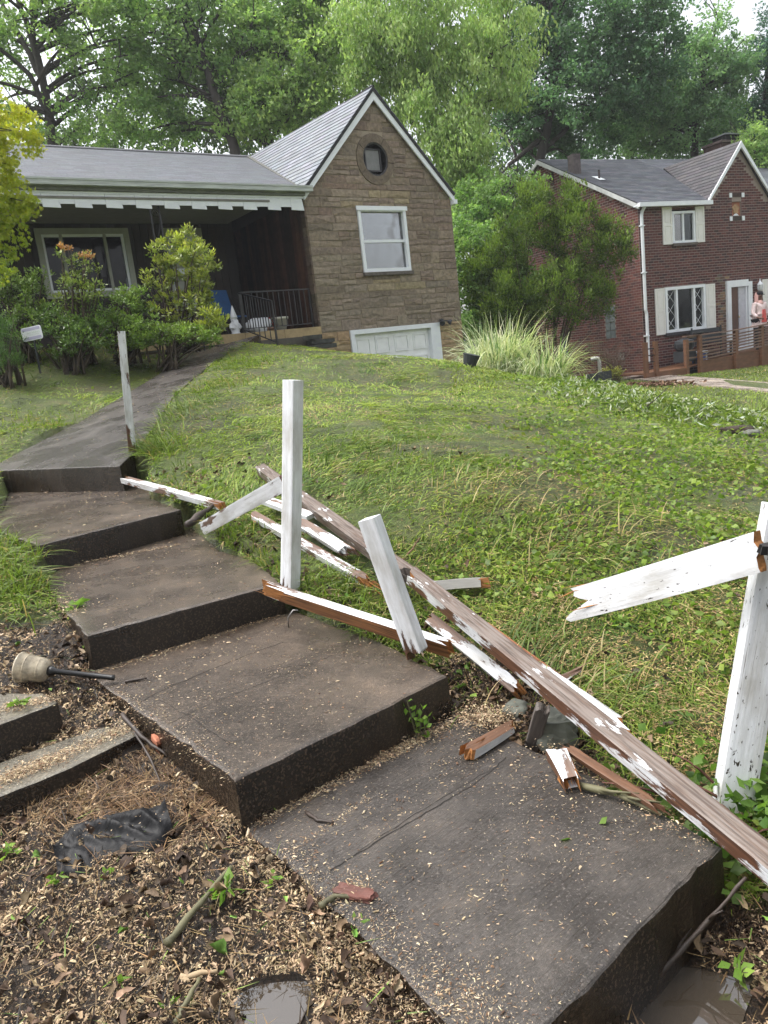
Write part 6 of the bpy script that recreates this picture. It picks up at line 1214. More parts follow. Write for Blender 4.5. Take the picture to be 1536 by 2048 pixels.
mb = MB(); mb.lathe([(.15, 1.33), (.14, 1.39), (.115, 1.42), (.10, 1.46)], (0, .02, 0), 16); o = mb.obj('hood', M_hood, t, True)
mb = MB(); T = np.linspace(-2.3, 2.3, 15) + math.pi / 2
ring = [[(.108 * k_ * math.cos(a), .02 + .108 * k_ * math.sin(a), z) for a in T] for z, k_ in ((1.42, 1.05), (1.52, 1.06), (1.62, 1.02), (1.70, .8))]; vs = [p for r_ in ring for p in r_]; mb.add(vs, [(i * 15 + j, i * 15 + j + 1, (i + 1) * 15 + j + 1, (i + 1) * 15 + j) for i in range(3) for j in range(14)]); mb.obj('hood', M_hood, t, True)
mb = MB(); mb.lathe([(.094, 1.625), (.098, 1.66), (.085, 1.71), (.0, 1.73)], (0, -.03, 0), 16); mb.poly([(-.075, -.11, 1.632), (-.05, -.17, 1.622), (.05, -.17, 1.622), (.075, -.11, 1.632)], (0, 0, 1), .012); mb.obj('cap', M_trs, t, True)
mb = MB(); mb.poly([(-.05, -.195, 1.18), (.05, -.195, 1.18), (.09, -.20, .80), (-.09, -.20, .80)], (0, -1, 0), .02); mb.obj('shirt', M_red, t)
M_eye = m_plain('eye_white', (.6, .58, .55), .3); mb = MB()
for x in (-.032, .032): mb.lathe([(.0, -.008), (.010, 0), (.0, .008)], (x, -.112, 1.605), 8, axis=(0, -1, 0))
mb.obj('eye', M_eye, t); mb = MB(); mb.tube([(0, -.105, 1.61), (0, -.128, 1.575), (0, -.112, 1.565)], [.008, .014, .008], 7); mb.tube([(-.028, -.106, 1.54), (0, -.114, 1.537), (.028, -.106, 1.54)], [.004, .007, .004], 6); mb.obj('nose', M_skin, t, True)
for s_, c in ((1, (.16, -.25, .92)), (-1, (-.26, -.31, .93))):       # palm, four fingers, thumb closing over the rail
    mb = MB(); c = np.array(c); mb.tube([c + (0, .04, .01), c, c + (0, -.05, 0)], [.026, .034, .026], 8)
    for k_ in range(4): x = (k_ - 1.5) * .017; mb.tube([c + (x, -.045, .004), c + (x, -.08 - .006 * (k_ in (1, 2)), -.002), c + (x, -.092, -.03), c + (x, -.078, -.05)], [.009, .0085, .008, .006], 6)
    mb.tube([c + (-s_ * .028, -.01, 0), c + (-s_ * .045, -.04, -.012), c + (-s_ * .035, -.065, -.03)], [.011, .010, .007], 6); mb.obj('hand', M_skin, t, True)
mb = MB()
for x in (.105, -.105): mb.lathe([(0, 0), (.05, 0), (.055, .04), (.04, .09), (0, .1)], (x, -.02, 0), 10); mb.box((x - .045, -.20, 0), (x + .045, -.02, .06))
mb.obj('shoes', M_trs, t)

# ================================================================ grass, litter, chips
def polar(n, r0, r1, a0, a1, pw=0):
    r_ = r0 * (r1 / r0) ** RNG.random(n); a = RNG.uniform(a0, a1, n); return r_ * np.sin(a), r_ * np.cos(a), r_
def house_clear(X, Y):
    d = np.stack([X - HA.location.x, Y - HA.location.y], 1); ca, sa = math.cos(YA), math.sin(YA); u, v = d[:, 0] * ca + d[:, 1] * sa, -d[:, 0] * sa + d[:, 1] * ca
    d = np.stack([X - HB.location.x, Y - HB.location.y], 1); cb, sb = math.cos(YB), math.sin(YB); p, q = d[:, 0] * cb + d[:, 1] * sb, -d[:, 0] * sb + d[:, 1] * cb
    return ~((v > -.1) | ((p > -1.3) & (q > -1.4)))
FPATH = [tuple(v[:2]) for v in (a_ + b_[::-1])] if False else [tuple(G(x, y)[:2]) for x, y in ((1235, 757), (1400, 773), (1545, 787), (1700, 798), (1700, 779), (1545, 767), (1420, 757), (1290, 746))]
def blades(X, Y, Z, L, W, th, lie, colr, name, label, seg=2, bendy=.6):
    n = len(X); d = np.stack([np.cos(th), np.sin(th), np.zeros(n)], 1); s_ = np.stack([-np.sin(th), np.cos(th), np.zeros(n)], 1); tw = RNG.uniform(-.9, .9, n)[:, None]; s_ = s_ * np.cos(tw) + np.array([[0, 0, 1.]]) * np.sin(tw) * .6
    B = np.stack([X, Y, Z], 1); Vs = []; nz = slope_n(X, Y)
    for k in range(seg + 1):
        t_ = k / seg; hx = L * np.sin(lie) * (t_ * (1 - bendy) + bendy * t_ ** 1.6); hz_ = L * np.cos(lie) * t_ * (1.15 - .35 * t_) - L * .18 * (t_ ** 2.2) * np.sin(lie)
        c = B + d * hx[:, None]; c[:, 2] += np.maximum(hz_, .004 + .012 * t_) + (d[:, 0] * nz[:, 0] + d[:, 1] * nz[:, 1]) * hx
        w_ = (W * (1 - .92 * t_ ** 1.7) * .5)[:, None]; Vs += [c - s_ * w_, c + s_ * w_]
    Vt = np.stack(Vs, 1).reshape(-1, 3); q = 2 * (seg + 1); i = (np.arange(n) * q)[:, None]; F = np.concatenate([i + np.array([[2 * j, 2 * j + 1, 2 * j + 3, 2 * j + 2]]) for j in range(seg)], 1).reshape(-1, 4)
    o = np_obj(name, Vt, F, np.repeat(colr, q, 0), M_grass, kind='stuff'); o['label'] = label; o['category'] = 'grass'; return o
def slope_n(X, Y):
    e = .15; return np.stack([(gz(X + e, Y) - gz(X - e, Y)) / (2 * e), (gz(X, Y + e) - gz(X, Y - e)) / (2 * e)], 1)
def flow(X, Y): return -.9 + 5.0 * (vnoise(X, Y, .55, 21) - .5) + 3.2 * (vnoise(X, Y, 1.5, 22) - .5)
def grasscol(X, Y, n, lo=(.080, .150, .020), hi=(.325, .43, .066), dead=(.30, .235, .105), pdead=.10):
    big = vnoise(X, Y, .8, 31) * .6 + vnoise(X, Y, 2.6, 32) * .4; c = colvar(n, lo, hi, .16, np.clip(RNG.random(n) ** 1.2 * .6 + (big - .5) * 1.1 + .2, 0, 1))
    tan_ = np.clip((X - .3) / 1.6, 0, 1) * np.clip((5.4 - Y) / 2.0, 0, 1) * .55 + np.clip((vnoise(X, Y, 1.1, 33) - .55) * 3, 0, 1) * .4 + pdead
    k = RNG.random(n) < tan_; c[k] = colvar(int(k.sum()), dead, (.42, .34, .17), .2); return c
def worn(X, Y): return np.clip((vnoise(X, Y, 1.25, 81) * .65 + vnoise(X, Y, 4.5, 82) * .45 + np.clip((X - .2) / 3, 0, .12) - .66) * 6, 0, .86)
NB = 300000
X, Y, r_ = polar(NB, 2.0, 17.5, R(-42), R(42)); ok = (lawnfac(X, Y) > .5) & ~on_slabs(X, Y) & house_clear(X, Y) & (RNG.random(NB) < .4 + 1.0 * vnoise(X, Y, 1.9, 11)) & (RNG.random(NB) > worn(X, Y)) & ~inpoly(X, Y, FPATH)
# the planting bank and turned soil stay thin
X, Y, r_ = X[ok], Y[ok], r_[ok]; n = len(X); Zg = gz(X, Y); tall = np.clip((vnoise(X, Y, .9, 12) - .45) * 3, 0, 1); mown = (Y > 11.6 - .35 * (X - 3)) & (X > 2.6)
L = np.where(mown, .06, RNG.uniform(.03, .10, n) * (.8 + .7 * tall)) * np.clip(.75 + r_ * .03, .7, 1.15); th = flow(X, Y) + RNG.normal(0, 1.1, n); lie = np.where(mown, R(35), R(80) - np.abs(RNG.normal(0, R(20), n)))
blades(X, Y, Zg - .004, L, .0045 + r_ * .00062, th, lie, grasscol(X, Y, n), 'lawn_grass', 'long wet lawn grass lying flattened across the slope')
# swept clumps: long strands all combed one way by the rain
nc = 900; X, Y, r_ = polar(nc, 2.6, 15, R(-38), R(40)); ok = (lawnfac(X, Y) > .5) & ~on_slabs(X, Y) & house_clear(X, Y) & ((Y < 11.6 - .35 * (X - 3)) | (X < 2.6)); X, Y, r_ = X[ok], Y[ok], r_[ok]; nc = len(X); per = 64
k = np.repeat(np.arange(nc), per); sp_ = RNG.uniform(.05, .15, nc) * (.8 + .05 * r_); th0 = flow(X, Y) + RNG.normal(0, .35, nc); x = X[k] + RNG.normal(0, 1, nc * per) * sp_[k]; y = Y[k] + RNG.normal(0, 1, nc * per) * sp_[k]; ok = ~on_slabs(x, y); k, x, y = k[ok], x[ok], y[ok]; n = len(x); L = (RNG.uniform(.07, .17, nc)[k]) * RNG.uniform(.6, 1.2, n)
mixk = RNG.random(nc)[k]; c = colvar(n, (.050, .105, .016), (.30, .37, .06), .14, np.clip(mixk ** 1.3 + RNG.normal(0, .1, n), 0, 1)); dd = RNG.random(n) < (.04 + .30 * (RNG.random(nc) < .16))[k]; c[dd] = colvar(int(dd.sum()), (.26, .20, .09), (.42, .34, .17))
blades(x, y, gz(x, y) + .002, L, .0045 + .0006 * np.hypot(x, y), th0[k] + RNG.normal(0, .38, n), np.clip(R(72) + RNG.normal(0, R(9), n), .3, 1.5), c, 'swept_grass', 'swept clumps of long grass combed flat by the rain', 3)
# tufts growing tall along steps, path and shrubs
Xs, Ys_, Ls, Th, Lie = [], [], [], [], []
for px, py, sp, cnt, ln_, dirn in ((285, 905, .18, 420, .34, 3.5), (270, 870, .12, 160, .40, 2.5), (330, 900, .25, 380, .22, -.5), (400, 1085, .18, 320, .24, -1.4), (470, 1105, .16, 260, .20, -1.3), (345, 830, .25, 300, .26, 2.8), (30, 985, .25, 420, .30, -.3), (70, 970, .2, 200, .30, -.2), (20, 1120, .25, 520, .28, -.6), (45, 1180, .18, 300, .22, -.5), (110, 985, .12, 60, .28, .4), (640, 1190, .25, 380, .2, -.4), (700, 1215, .2, 260, .2, -.8), (700, 900, .35, 380, .20, -.6), (860, 1060, .35, 420, .20, -.8), (1150, 1080, .28, 420, .24, -.4), (900, 930, .4, 420, .18, .2), (560, 690, .35, 420, .22, -1.2), (480, 730, .3, 420, .20, -2.2), (420, 775, .3, 380, .2, -2.4), (350, 700, .35, 260, .26, -1), (250, 690, .45, 300, .30, -1.3), (140, 700, .4, 280, .32, -1.2), (80, 850, .35, 300, .18, -.4), (1520, 830, .12, 90, .65, 1.0), (1060, 1310, .12, 130, .26, .4), (1190, 1390, .15, 200, .2, -.2), (520, 1140, .12, 200, .18, -2.2), (640, 1215, .15, 240, .18, -2.0), (740, 1265, .12, 200, .16, -2.2), (850, 1290, .1, 120, .14, -2.2), (910, 1360, .12, 140, .14, -2.4), (20, 1060, .15, 260, .24, -.3), (95, 1165, .08, 120, .18, -.2), (250, 965, .1, 150, .24, -2), (310, 1000, .12, 220, .14, -1.5), (380, 1030, .14, 260, .15, -1.2), (440, 1075, .14, 240, .15, -1.0), (350, 960, .2, 260, .18, -.8), (480, 1060, .2, 260, .16, -.5)):
    c = G(px, py); x = c[0] + RNG.normal(0, sp, cnt); y = c[1] + RNG.normal(0, sp * 1.2, cnt); Xs.append(x); Ys_.append(y); Ls.append(ln_ * RNG.uniform(.45, 1.2, cnt)); Th.append(dirn + RNG.normal(0, .7, cnt)); Lie.append(np.abs(RNG.normal(R(52), R(20), cnt)))
X, Y, L, th, lie = map(np.concatenate, (Xs, Ys_, Ls, Th, Lie)); ok = ~on_slabs(X, Y) & house_clear(X, Y); X, Y, L, th, lie = X[ok], Y[ok], L[ok], th[ok], np.clip(lie[ok], .1, 1.45); n = len(X)
blades(X, Y, gz(X, Y) - .005, L, .006 + .0006 * np.hypot(X, Y), th, lie, grasscol(X, Y, n, (.055, .10, .018), (.20, .27, .045), pdead=.06), 'long_grass', 'long grass tufts overhanging the steps, path and shrub bed', 4)
# grass beyond the fence line and round about
X, Y, r_ = polar(52000, 10.5, 30, R(6), R(44)); ok = house_clear(X, Y) & ~inpoly(X, Y, FPATH) & ~on_slabs(X, Y) & (Y > 10.5); X, Y, r_ = X[ok], Y[ok], r_[ok]; n = len(X)
blades(X, Y, gz(X, Y) - .003, RNG.uniform(.04, .09, n), .010 + .0008 * r_, RNG.uniform(0, 6.28, n), R(40) * np.ones(n), grasscol(X, Y, n, (.085, .13, .018), (.21, .27, .04), pdead=.02), 'neighbour_grass', 'mown bright green grass of the next yard', 2)
# broad-leaved weeds and clover in the lawn; wilted weeds on the bank
X, Y, r_ = polar(60000, 2.0, 13, R(-40), R(42)); ok = (lawnfac(X, Y) > .5) & ~on_slabs(X, Y) & house_clear(X, Y) & (vnoise(X, Y, 1.6, 41) * .7 + np.clip((X - .6) / 3, 0, .5) + .12 * (Y < 3.6) > .55 + .28 * RNG.random(len(X))); X, Y, r_ = X[ok], Y[ok], r_[ok]; n = len(X)
P = np.stack([X, Y, gz(X, Y) + RNG.uniform(.012, .06, n)], 1); td = rvec(n) * np.array([[1, 1, .35]]); s_ = RNG.uniform(.5, 1.2, n); Vt, F, C = leaf_quads(P, (.040 + .0015 * r_) * s_, (.030 + .001 * r_) * s_, td, colvar(n, (.085, .15, .022), (.26, .34, .07), .25), .15, .12); o = np_obj('lawn_weeds', Vt, F, C, M_leaf, kind='stuff'); tag(o, 'small round-leaved weeds and clover spread through the lawn', 'weeds')
Xs = []; 
for px, py, sx, sy, cnt in ((1210, 785, .45, .5, 700), (1290, 815, .5, .5, 900), (1370, 825, .5, .4, 800), (1440, 835, .45, .35, 700), (1250, 800, .4, .4, 500), (1500, 850, .4, .3, 500), (1100, 760, .5, .4, 600)):
    c = G(px, py); Xs.append(np.stack([c[0] + RNG.normal(0, sx, cnt), c[1] + RNG.normal(0, sy, cnt)], 1))
XY = np.concatenate(Xs); n = len(XY); P = np.stack([XY[:, 0], XY[:, 1], gz(XY[:, 0], XY[:, 1]) + RNG.uniform(.02, .24, n) ** 1.3], 1); wh = RNG.random((n, 1)) < .22
Vt, F, C = leaf_quads(P, RNG.uniform(.03, .13, n), RNG.uniform(.012, .04, n), rvec(n), np.where(wh, colvar(n, (.36, .40, .32), (.55, .57, .5)), colvar(n, (.075, .13, .02), (.26, .33, .07))), .4); o = np_obj('bank_weeds', Vt, F, C, M_leaf, kind='stuff'); tag(o, 'wilted weeds lying along the bank towards the neighbour lawn', 'weeds')
# wood chips: small angular slivers on mud, steps and lawn
M_chip = m_vcol('wood_chip', .7, 60, .8, 1.15, 0, spec=.3)
def chips(P, L, W, colr, name, label, cat, tiltv=.5, mat=None):
    n = len(P); d = rvec(n) * np.array([[1, 1, tiltv]]); d /= np.linalg.norm(d, axis=1, keepdims=True); s_ = np.cross(d, rvec(n) * np.array([[.4, .4, 1]])); s_ /= np.linalg.norm(s_, axis=1, keepdims=True) + 1e-9; u = np.cross(s_, d); u *= np.sign(u[:, 2:3] + 1e-9); L = L[:, None]; W = W[:, None]
    a, b_ = P - d * L / 2, P + d * L / 2; k = RNG.uniform(-.3, .3, (n, 1)); m_ = P + s_ * W * k + u * W * .35
    Vt = np.stack([a - s_ * W * .35, a + s_ * W * .25, b_ + s_ * W * .4, b_ - s_ * W * .3, m_ - d * L * .2, m_ + d * L * .25], 1).reshape(-1, 3); i = np.arange(n)[:, None] * 6
    F = np.concatenate([i + np.array([[0, 4, 5, 3]]), i + np.array([[4, 1, 2, 5]])], 1).reshape(-1, 4); o = np_obj(name, Vt, F, np.repeat(colr, 6, 0), mat or M_chip, kind='stuff'); return tag(o, label, cat)
def chipcol(n, pale=.5):
    c = colvar(n, (.26, .165, .085), (.50, .37, .22), .2); k = RNG.random(n) > pale; c[k] = colvar(int(k.sum()), (.055, .030, .017), (.20, .11, .055), .25); return c
X, Y, r_ = polar(420000, 1.15, 4.6, R(-40), R(40)); ok = (lawnfac(X, Y) < .5) & ~on_slabs(X, Y) & dry(X, Y); dens = vnoise(X, Y, 2.3, 51) * .6 + vnoise(X, Y, 7, 52) * .5; ok &= RNG.random(len(X)) < np.clip(dens * 2.0 - .2, .34, 1); X, Y, r_ = X[ok], Y[ok], r_[ok]; n = len(X); dens = dens[ok]
pz_ = np.clip(.58 + (vnoise(X, Y, 2.0, 53) - .45) * 1.3 + np.clip((-X - .5) * .22, 0, .25), .08, .85); c = chipcol(n, 0) * np.array([[.62, .70, .82]]); k = RNG.random(n) < pz_; c[k] = colvar(int(k.sum()), (.30, .21, .12), (.64, .50, .32), .25)
near_z = np.exp(-((X / 14) ** 2 + ((Y - 4) / 14) ** 2)) * ((vnoise(X, Y, 1.3, 1) - .5) * .05 + (vnoise(X, Y, 5, 2) - .5) * .03 + (vnoise(X, Y, 16, 5) - .5) * .035 + (vnoise(X, Y, 9, 6) - .5) * .03)
chips(np.stack([X, Y, gz(X, Y) + near_z + RNG.uniform(-.001, .012, n)], 1), (SZ := np.clip(np.exp(RNG.normal(-4.85, .5, n)), .003, .03)) * (.75 + .14 * r_), SZ * RNG.uniform(.18, .55, n) * (.75 + .14 * r_), c, 'wood_chips', 'tan and brown wood chips scattered over the wet mud', 'wood chips', .8)
PS = []
for P_, z, cnt in ((S1, 0, 3000), (S2, Z2, 2000), (S3, Z3, 1200), (S4, Z4, 900), (P5, None, 500)):
    a = np.array(P_); lo, hi = a.min(0), a.max(0); q = RNG.uniform(lo, hi, (cnt * 4, 2)); q = q[inpoly(q[:, 0], q[:, 1], P_)]; nz_ = vnoise(q[:, 0], q[:, 1], 4, 61) * .7 + vnoise(q[:, 0], q[:, 1], 12, 62) * .4
    q = q[RNG.random(len(q)) < np.clip(nz_ * 1.6 - .35, .05, 1)][:cnt]; zz = (pathz(q[:, 0], q[:, 1]) if z is None else np.full(len(q), z)) + .0025; PS.append(np.concatenate([q, zz[:, None]], 1))
def heap(px0, py0, px1, py1, z, sp, cnt, rise=.012):
    a, b_ = atZ(px0, py0, z), atZ(px1, py1, z); t_ = RNG.random(cnt)[:, None]; p = a + (b_ - a) * t_; p[:, :2] += RNG.normal(0, sp, (cnt, 2)); p[:, 2] = z + np.abs(RNG.normal(0, rise, cnt)) + .001; PS.append(p)
heap(505, 1655, 900, 1448, .0, .018, 2400, .008); heap(700, 1535, 880, 1465, .0, .035, 1200, .01); heap(930, 1440, 1000, 1440, .03, .05, 2200, .02); heap(185, 1350, 560, 1232, Z2, .014, 800, .006); heap(80, 1142, 360, 1090, Z3, .014, 700, .006); heap(85, 1185, 150, 1230, Z3, .05, 900, .006); heap(225, 1380, 470, 1560, Z2 - .0, .03, 700, .004); heap(690, 1790, 720, 1770, .0, .03, 350, .01); heap(560, 1720, 740, 1595, .0, .012, 220, .002); heap(540, 1690, 905, 1990, .0, .05, 1600, .006); heap(880, 1990, 1000, 2050, .0, .06, 900, .005); heap(1090, 1490, 1400, 1690, .01, .03, 900, .01)
heap(-20, 1575, 270, 1450, .115, .03, 3200, .008); heap(0, 1420, 100, 1400, .24, .03, 1200, .008); heap(120, 1690, 330, 1630, .07, .04, 60, .012); heap(0, 1560, 120, 1520, .12, .03, 1400, .012)
P = np.concatenate(PS); n = len(P); c = np.where(RNG.random((n, 1)) < .72, colvar(n, (.34, .24, .14), (.66, .54, .36), .2), colvar(n, (.09, .05, .03), (.25, .14, .07), .2)); dist = np.hypot(P[:, 0], P[:, 1])
chips(P, (SZ := np.clip(np.exp(RNG.normal(-5.2, .45, n)), .0025, .02)) * (.75 + .14 * dist), SZ * RNG.uniform(.15, .5, n) * (.75 + .14 * dist), c, 'sawdust_chips', 'pale sawdust slivers lying on the concrete steps', 'wood chips', .12)
X, Y, r_ = polar(90000, 2.2, 8, R(-22), R(40)); ok = (lawnfac(X, Y) > .5) & ~on_slabs(X, Y) & (RNG.random(len(X)) < np.clip((X + .3) / 1.5, .08, 1) * np.clip((6.6 - Y) / 2.2, .10, 1) * np.clip(vnoise(X, Y, 2.2, 55) * 2 - .5, .05, 1)); ok2 = RNG.random(len(X)) < .1
X, Y = X[ok], Y[ok]; X3, Y3, r3 = polar(60000, 2.3, 12, R(-30), R(40)); o3 = (lawnfac(X3, Y3) > .5) & ~on_slabs(X3, Y3) & house_clear(X3, Y3) & (RNG.random(len(X3)) < worn(X3, Y3) * .8); X = np.concatenate([X, X3[o3]]); Y = np.concatenate([Y, Y3[o3]]); n = len(X)
chips(np.stack([X, Y, gz(X, Y) + RNG.uniform(.006, .035, n)], 1), RNG.uniform(.008, .03, n), RNG.uniform(.003, .007, n), colvar(n, (.24, .15, .06), (.50, .39, .19), .2), 'dry_clippings', 'tan dry clippings lying on the trampled lawn', 'clippings', .4)
X, Y, r_ = polar(9000, 1.2, 4.5, R(-40), R(42)); ok = (lawnfac(X, Y) < .5) & ~on_slabs(X, Y) & dry(X, Y); X, Y = X[ok], Y[ok]
for px, py, sx, cnt in ((330, 1010, .16, 160), (430, 1060, .18, 200), (560, 1170, .14, 120), (700, 1250, .16, 120), (940, 1380, .16, 260), (1050, 1440, .13, 240), (430, 950, .25, 160), (230, 1320, .16, 220)):
    g_ = G(px, py); xe, ye = g_[0] + RNG.normal(0, sx, cnt), g_[1] + RNG.normal(0, sx, cnt); o3 = ~on_slabs(xe, ye); X = np.concatenate([X, xe[o3]]); Y = np.concatenate([Y, ye[o3]])
n = len(X); kd = RNG.random((n, 1))
o = blades(X, Y, gz(X, Y) + RNG.uniform(.0, .025, n), RNG.uniform(.02, .10, n), RNG.uniform(.0018, .0045, n), RNG.uniform(0, 6.28, n), R(84) + RNG.normal(0, .06, n), np.where(kd < .6, colvar(n, (.014, .010, .007), (.05, .032, .02)), np.where(kd < .93, colvar(n, (.18, .12, .06), (.42, .28, .14)), colvar(n, (.09, .16, .03), (.24, .34, .08)))), 'twig_litter', 'fine twigs and stalks strewn over the wet chips', 3, .2); o['category'] = 'twigs'
# dead leaves
def litter(X, Y, Z, size, colr, name, label):
    n = len(X); d = rvec(n) * np.array([[1, 1, .5]]); d /= np.linalg.norm(d, axis=1, keepdims=True); s_ = np.cross(d, rvec(n) * np.array([[.5, .5, 1]])); s_ /= np.linalg.norm(s_, axis=1, keepdims=True); u = np.cross(d, s_); u *= np.sign(u[:, 2:3]); P = np.stack([X, Y, Z], 1); S = size[:, None]; Vs = []; asp = RNG.uniform(.35, .9, (n, 1)); crl = RNG.uniform(-.2, .9, (n, 1))
    for a, l in zip(np.linspace(0, 2 * math.pi, 10, endpoint=False), (1, .8, .75, .55, .7, .8, .7, .55, .75, .8)): Vs.append(P + (d * math.cos(a) + s_ * math.sin(a) * asp) * S * l * RNG.uniform(.5, 1.2, (n, 1)) + u * S * (crl * math.sin(a) ** 2 + RNG.uniform(-.1, .3, (n, 1))))
    Vs.append(P); Vt = np.stack(Vs, 1).reshape(-1, 3); i = np.arange(n)[:, None] * 11; F = np.concatenate([i + np.array([[j, (j + 1) % 10, 10]]) for j in range(10)], 1).reshape(-1, 3); o = np_obj(name, Vt, F, np.repeat(colr, 11, 0), M_chip, kind='stuff'); return tag(o, label, 'dead leaves')
X, Y, r_ = polar(4200, 1.2, 4.4, R(-40), R(42)); ok = (lawnfac(X, Y) < .5) & ~on_slabs(X, Y) & dry(X, Y); X, Y = X[ok], Y[ok]; n = len(X); X2, Y2_, r_ = polar(2600, 2.2, 7, R(-35), R(40)); ok = ~on_slabs(X2, Y2_) & (lawnfac(X2, Y2_) > .5) & ((RNG.random(len(X2)) < .18) | (np.abs((X2 - .2) * .76 - (3.2 - Y2_) * .64) < .25)); X = np.concatenate([X, X2[ok]]); Y = np.concatenate([Y, Y2_[ok]]); n = len(X)
Xe, Ye = [], []
for px, py, sx, cnt in ((300, 995, .12, 90), (370, 1030, .14, 120), (430, 1060, .16, 140), (480, 1100, .14, 120), (560, 1165, .12, 100), (620, 1220, .14, 100), (720, 1265, .14, 90), (830, 1290, .15, 110), (930, 1370, .14, 200), (990, 1430, .12, 160), (1060, 1440, .12, 140), (430, 950, .25, 120), (250, 1310, .12, 160), (170, 1330, .15, 160)):
    g_ = G(px, py); Xe.append(g_[0] + RNG.normal(0, sx, cnt)); Ye.append(g_[1] + RNG.normal(0, sx, cnt))
Xe, Ye = np.concatenate(Xe), np.concatenate(Ye); o3 = ~on_slabs(Xe, Ye); X = np.concatenate([X, Xe[o3]]); Y = np.concatenate([Y, Ye[o3]]); n = len(X)
c = np.where(RNG.random((n, 1)) < .55, colvar(n, (.035, .024, .017), (.08, .05, .032), .25), colvar(n, (.13, .085, .05), (.33, .24, .15), .25)); k = RNG.random(n) < .03; c[k] = colvar(int(k.sum()), (.10, .2, .03), (.25, .38, .08))
litter(X, Y, gz(X, Y) + RNG.uniform(.005, .035, n), RNG.uniform(.006, .034, n), c, 'leaf_litter', 'brown dead leaves trodden into the mud and lawn')
# dead stalks and straw in front of the concrete block
cnt = 2600; c = G(330, 1590); X = c[0] + RNG.normal(0, .26, cnt); Y = c[1] + RNG.normal(0, .16, cnt); ok = ~on_slabs(X, Y); X, Y = X[ok], Y[ok]; n = len(X)
o = blades(X, Y, gz(X, Y) + RNG.uniform(0, .02, n), RNG.uniform(.05, .16, n), np.full(n, .003), RNG.uniform(-1, 2.5, n), R(78) + RNG.normal(0, .12, n), colvar(n, (.07, .035, .018), (.34, .22, .11), .25), 'dead_stalks', 'reddish brown dead stalks heaped left of the second step', 3); o['category'] = 'dead stalks'
# green seedlings in the mud
def seedling(px, py, label, n=10, s_=.05, h=.05, z=None, name='weed'):
    p = G(px, py) if z is None else atZ(px, py, z); t = thing(name, label, 'weed', p); a = RNG.uniform(0, 6.28, n); P = np.stack([np.cos(a) * RNG.uniform(.2, 1, n) * s_, np.sin(a) * RNG.uniform(.2, 1, n) * s_, RNG.uniform(.3, 1, n) * h], 1); mb = MB()
    for q in P: mb.tube([(0, 0, -.01), q * .6 + np.array([0, 0, .01]), q], .0013, 4)
    mb.obj('stem', M_moss, t); td = P.copy(); td[:, 2] *= .2; Vt, F, C = leaf_quads(P, RNG.uniform(.6, 1.2, n) * s_, RNG.uniform(.35, .6, n) * s_, td * 20, colvar(n, (.11, .21, .03), (.26, .40, .08), .15), .3, .1); np_obj('foliage', Vt, F, C, M_leaf, t)
seedling(455, 1790, 'largest green weed in the mud beside the mossy stick', 16, .055, .04); seedling(215, 1760, 'pale green seedling below the black plastic sheet', 9, .035, .03); seedling(120, 1765, 'green seedling left of and below the black plastic sheet', 9, .035, .03); seedling(20, 1715, 'green sprig at the left edge level with the plastic sheet', 10, .045, .03); seedling(240, 1980, 'small upright leaf near the bottom edge in the chips', 4, .04, .05); seedling(550, 1770, 'small green sprig at the left edge of the lowest step', 8, .03, .03); seedling(712, 1865, 'bright green leaf poking up beside the lowest step edge', 5, .04, .04); seedling(345, 2030, 'tiny sprig at the bottom edge beside the grey stick', 5, .03, .03); seedling(1475, 1960, 'jagged green leaf at the lower right by the puddle', 7, .05, .05); seedling(105, 1765, 'seedling cluster in the chips', 4, .03, .02) if False else None
seedling(40, 1412, 'pale green leaves growing on the upper old concrete block', 10, .05, .03, z=.25); seedling(935, 1400, 'round bright leaf beside the sawdust heap behind the second step', 3, .06, .05); seedling(150, 1225, 'bright green weed beside the third step at the left', 16, .07, .06); seedling(545, 1625, 'tiny sprout at the foot of the second step face', 4, .025, .04, z=.0)
p = atZ(838, 1478, .0); t = thing('sapling', 'small green sapling growing against the face of the second step', 'sapling', p); mb = MB(); P = []
for k_ in range(3):
    e = np.array([(-.03, .02, .05)[k_], 0, (.17, .12, .08)[k_]]); pts = limb(mb, np.array([0, 0, -.01]), e, .003, .0015, .05, 6)
    for q in pts[2:]: P += [q + rvec(1)[0] * .02 for _ in range(3)]
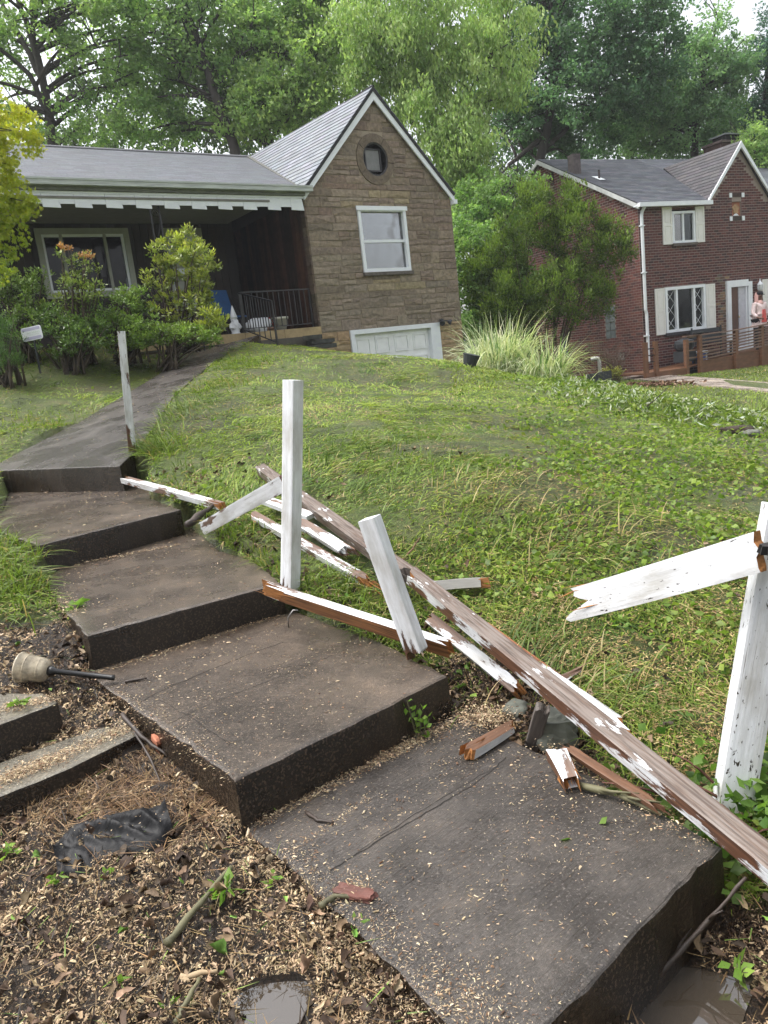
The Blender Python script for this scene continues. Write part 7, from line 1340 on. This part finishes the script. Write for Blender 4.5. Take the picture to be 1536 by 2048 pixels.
mb.obj('stem', M_moss, t); P = np.array(P); Vt, F, C = leaf_quads(P, .030, .020, rvec(len(P)) + np.array([[0, 0, -.2]]), colvar(len(P), (.12, .22, .03), (.25, .38, .08)), .3, .1); np_obj('foliage', Vt, F, C, M_leaf, t)
# ivy-like weeds round the foot of the near post
n = 420; c = G(1500, 1640); X = c[0] + RNG.normal(.05, .22, n); Y = c[1] + RNG.normal(0, .13, n); P = np.stack([X, Y, gz(X, Y) + RNG.uniform(.02, .16, n)], 1); loc = c; t = thing('creeper', 'low leafy creeper around the foot of the mud-splashed near post', 'creeper', c); Vt, F, C = leaf_quads(P, RNG.uniform(.03, .065, n), RNG.uniform(.025, .05, n), rvec(n) * np.array([[1, 1, .4]]), colvar(n, (.055, .12, .02), (.17, .28, .05), .2), .2, .12); np_obj('leaves', Vt, F, C, M_leaf, t, loc=loc)
mb = MB()
for _ in range(8): a = np.array([RNG.normal(0, .15), RNG.normal(0, .08), .02]); limb(mb, a, a + np.array([RNG.uniform(-.3, .3), RNG.uniform(-.1, .1), RNG.uniform(.03, .14)]), .004, .002, .1, 5)
mb.obj('stem', m_plain('red_stem', (.11, .045, .03), .7), t)
# heap of dead leaves by the neighbour's path
c = G(1300, 772); n = 500; X = c[0] + RNG.normal(0, .45, n); Y = c[1] + RNG.normal(0, .25, n); o = litter(X, Y, gz(X, Y) + RNG.uniform(.01, .07, n), RNG.uniform(.03, .07, n), colvar(n, (.10, .05, .03), (.34, .22, .14), .25), 'leaf_heap', 'heap of reddish dead leaves beside the neighbour footpath')

# ================================================================ damp air: far trees soften slightly
mh = bpy.data.materials.new('damp_air'); mh.use_nodes = True; n = mh.node_tree; n.nodes.clear(); v = N(n, 'ShaderNodeVolumePrincipled'); v.inputs['Color'].default_value = (.93, .95, 1, 1); v.inputs['Density'].default_value = .0008; v.inputs['Anisotropy'].default_value = .2
o_ = N(n, 'ShaderNodeOutputMaterial'); n.links.new(v.outputs[0], o_.inputs['Volume'])
mb = MB(); mb.box((-70, -40, -3), (70, 75, 26)); o = mb.obj('haze', mh, kind='stuff')
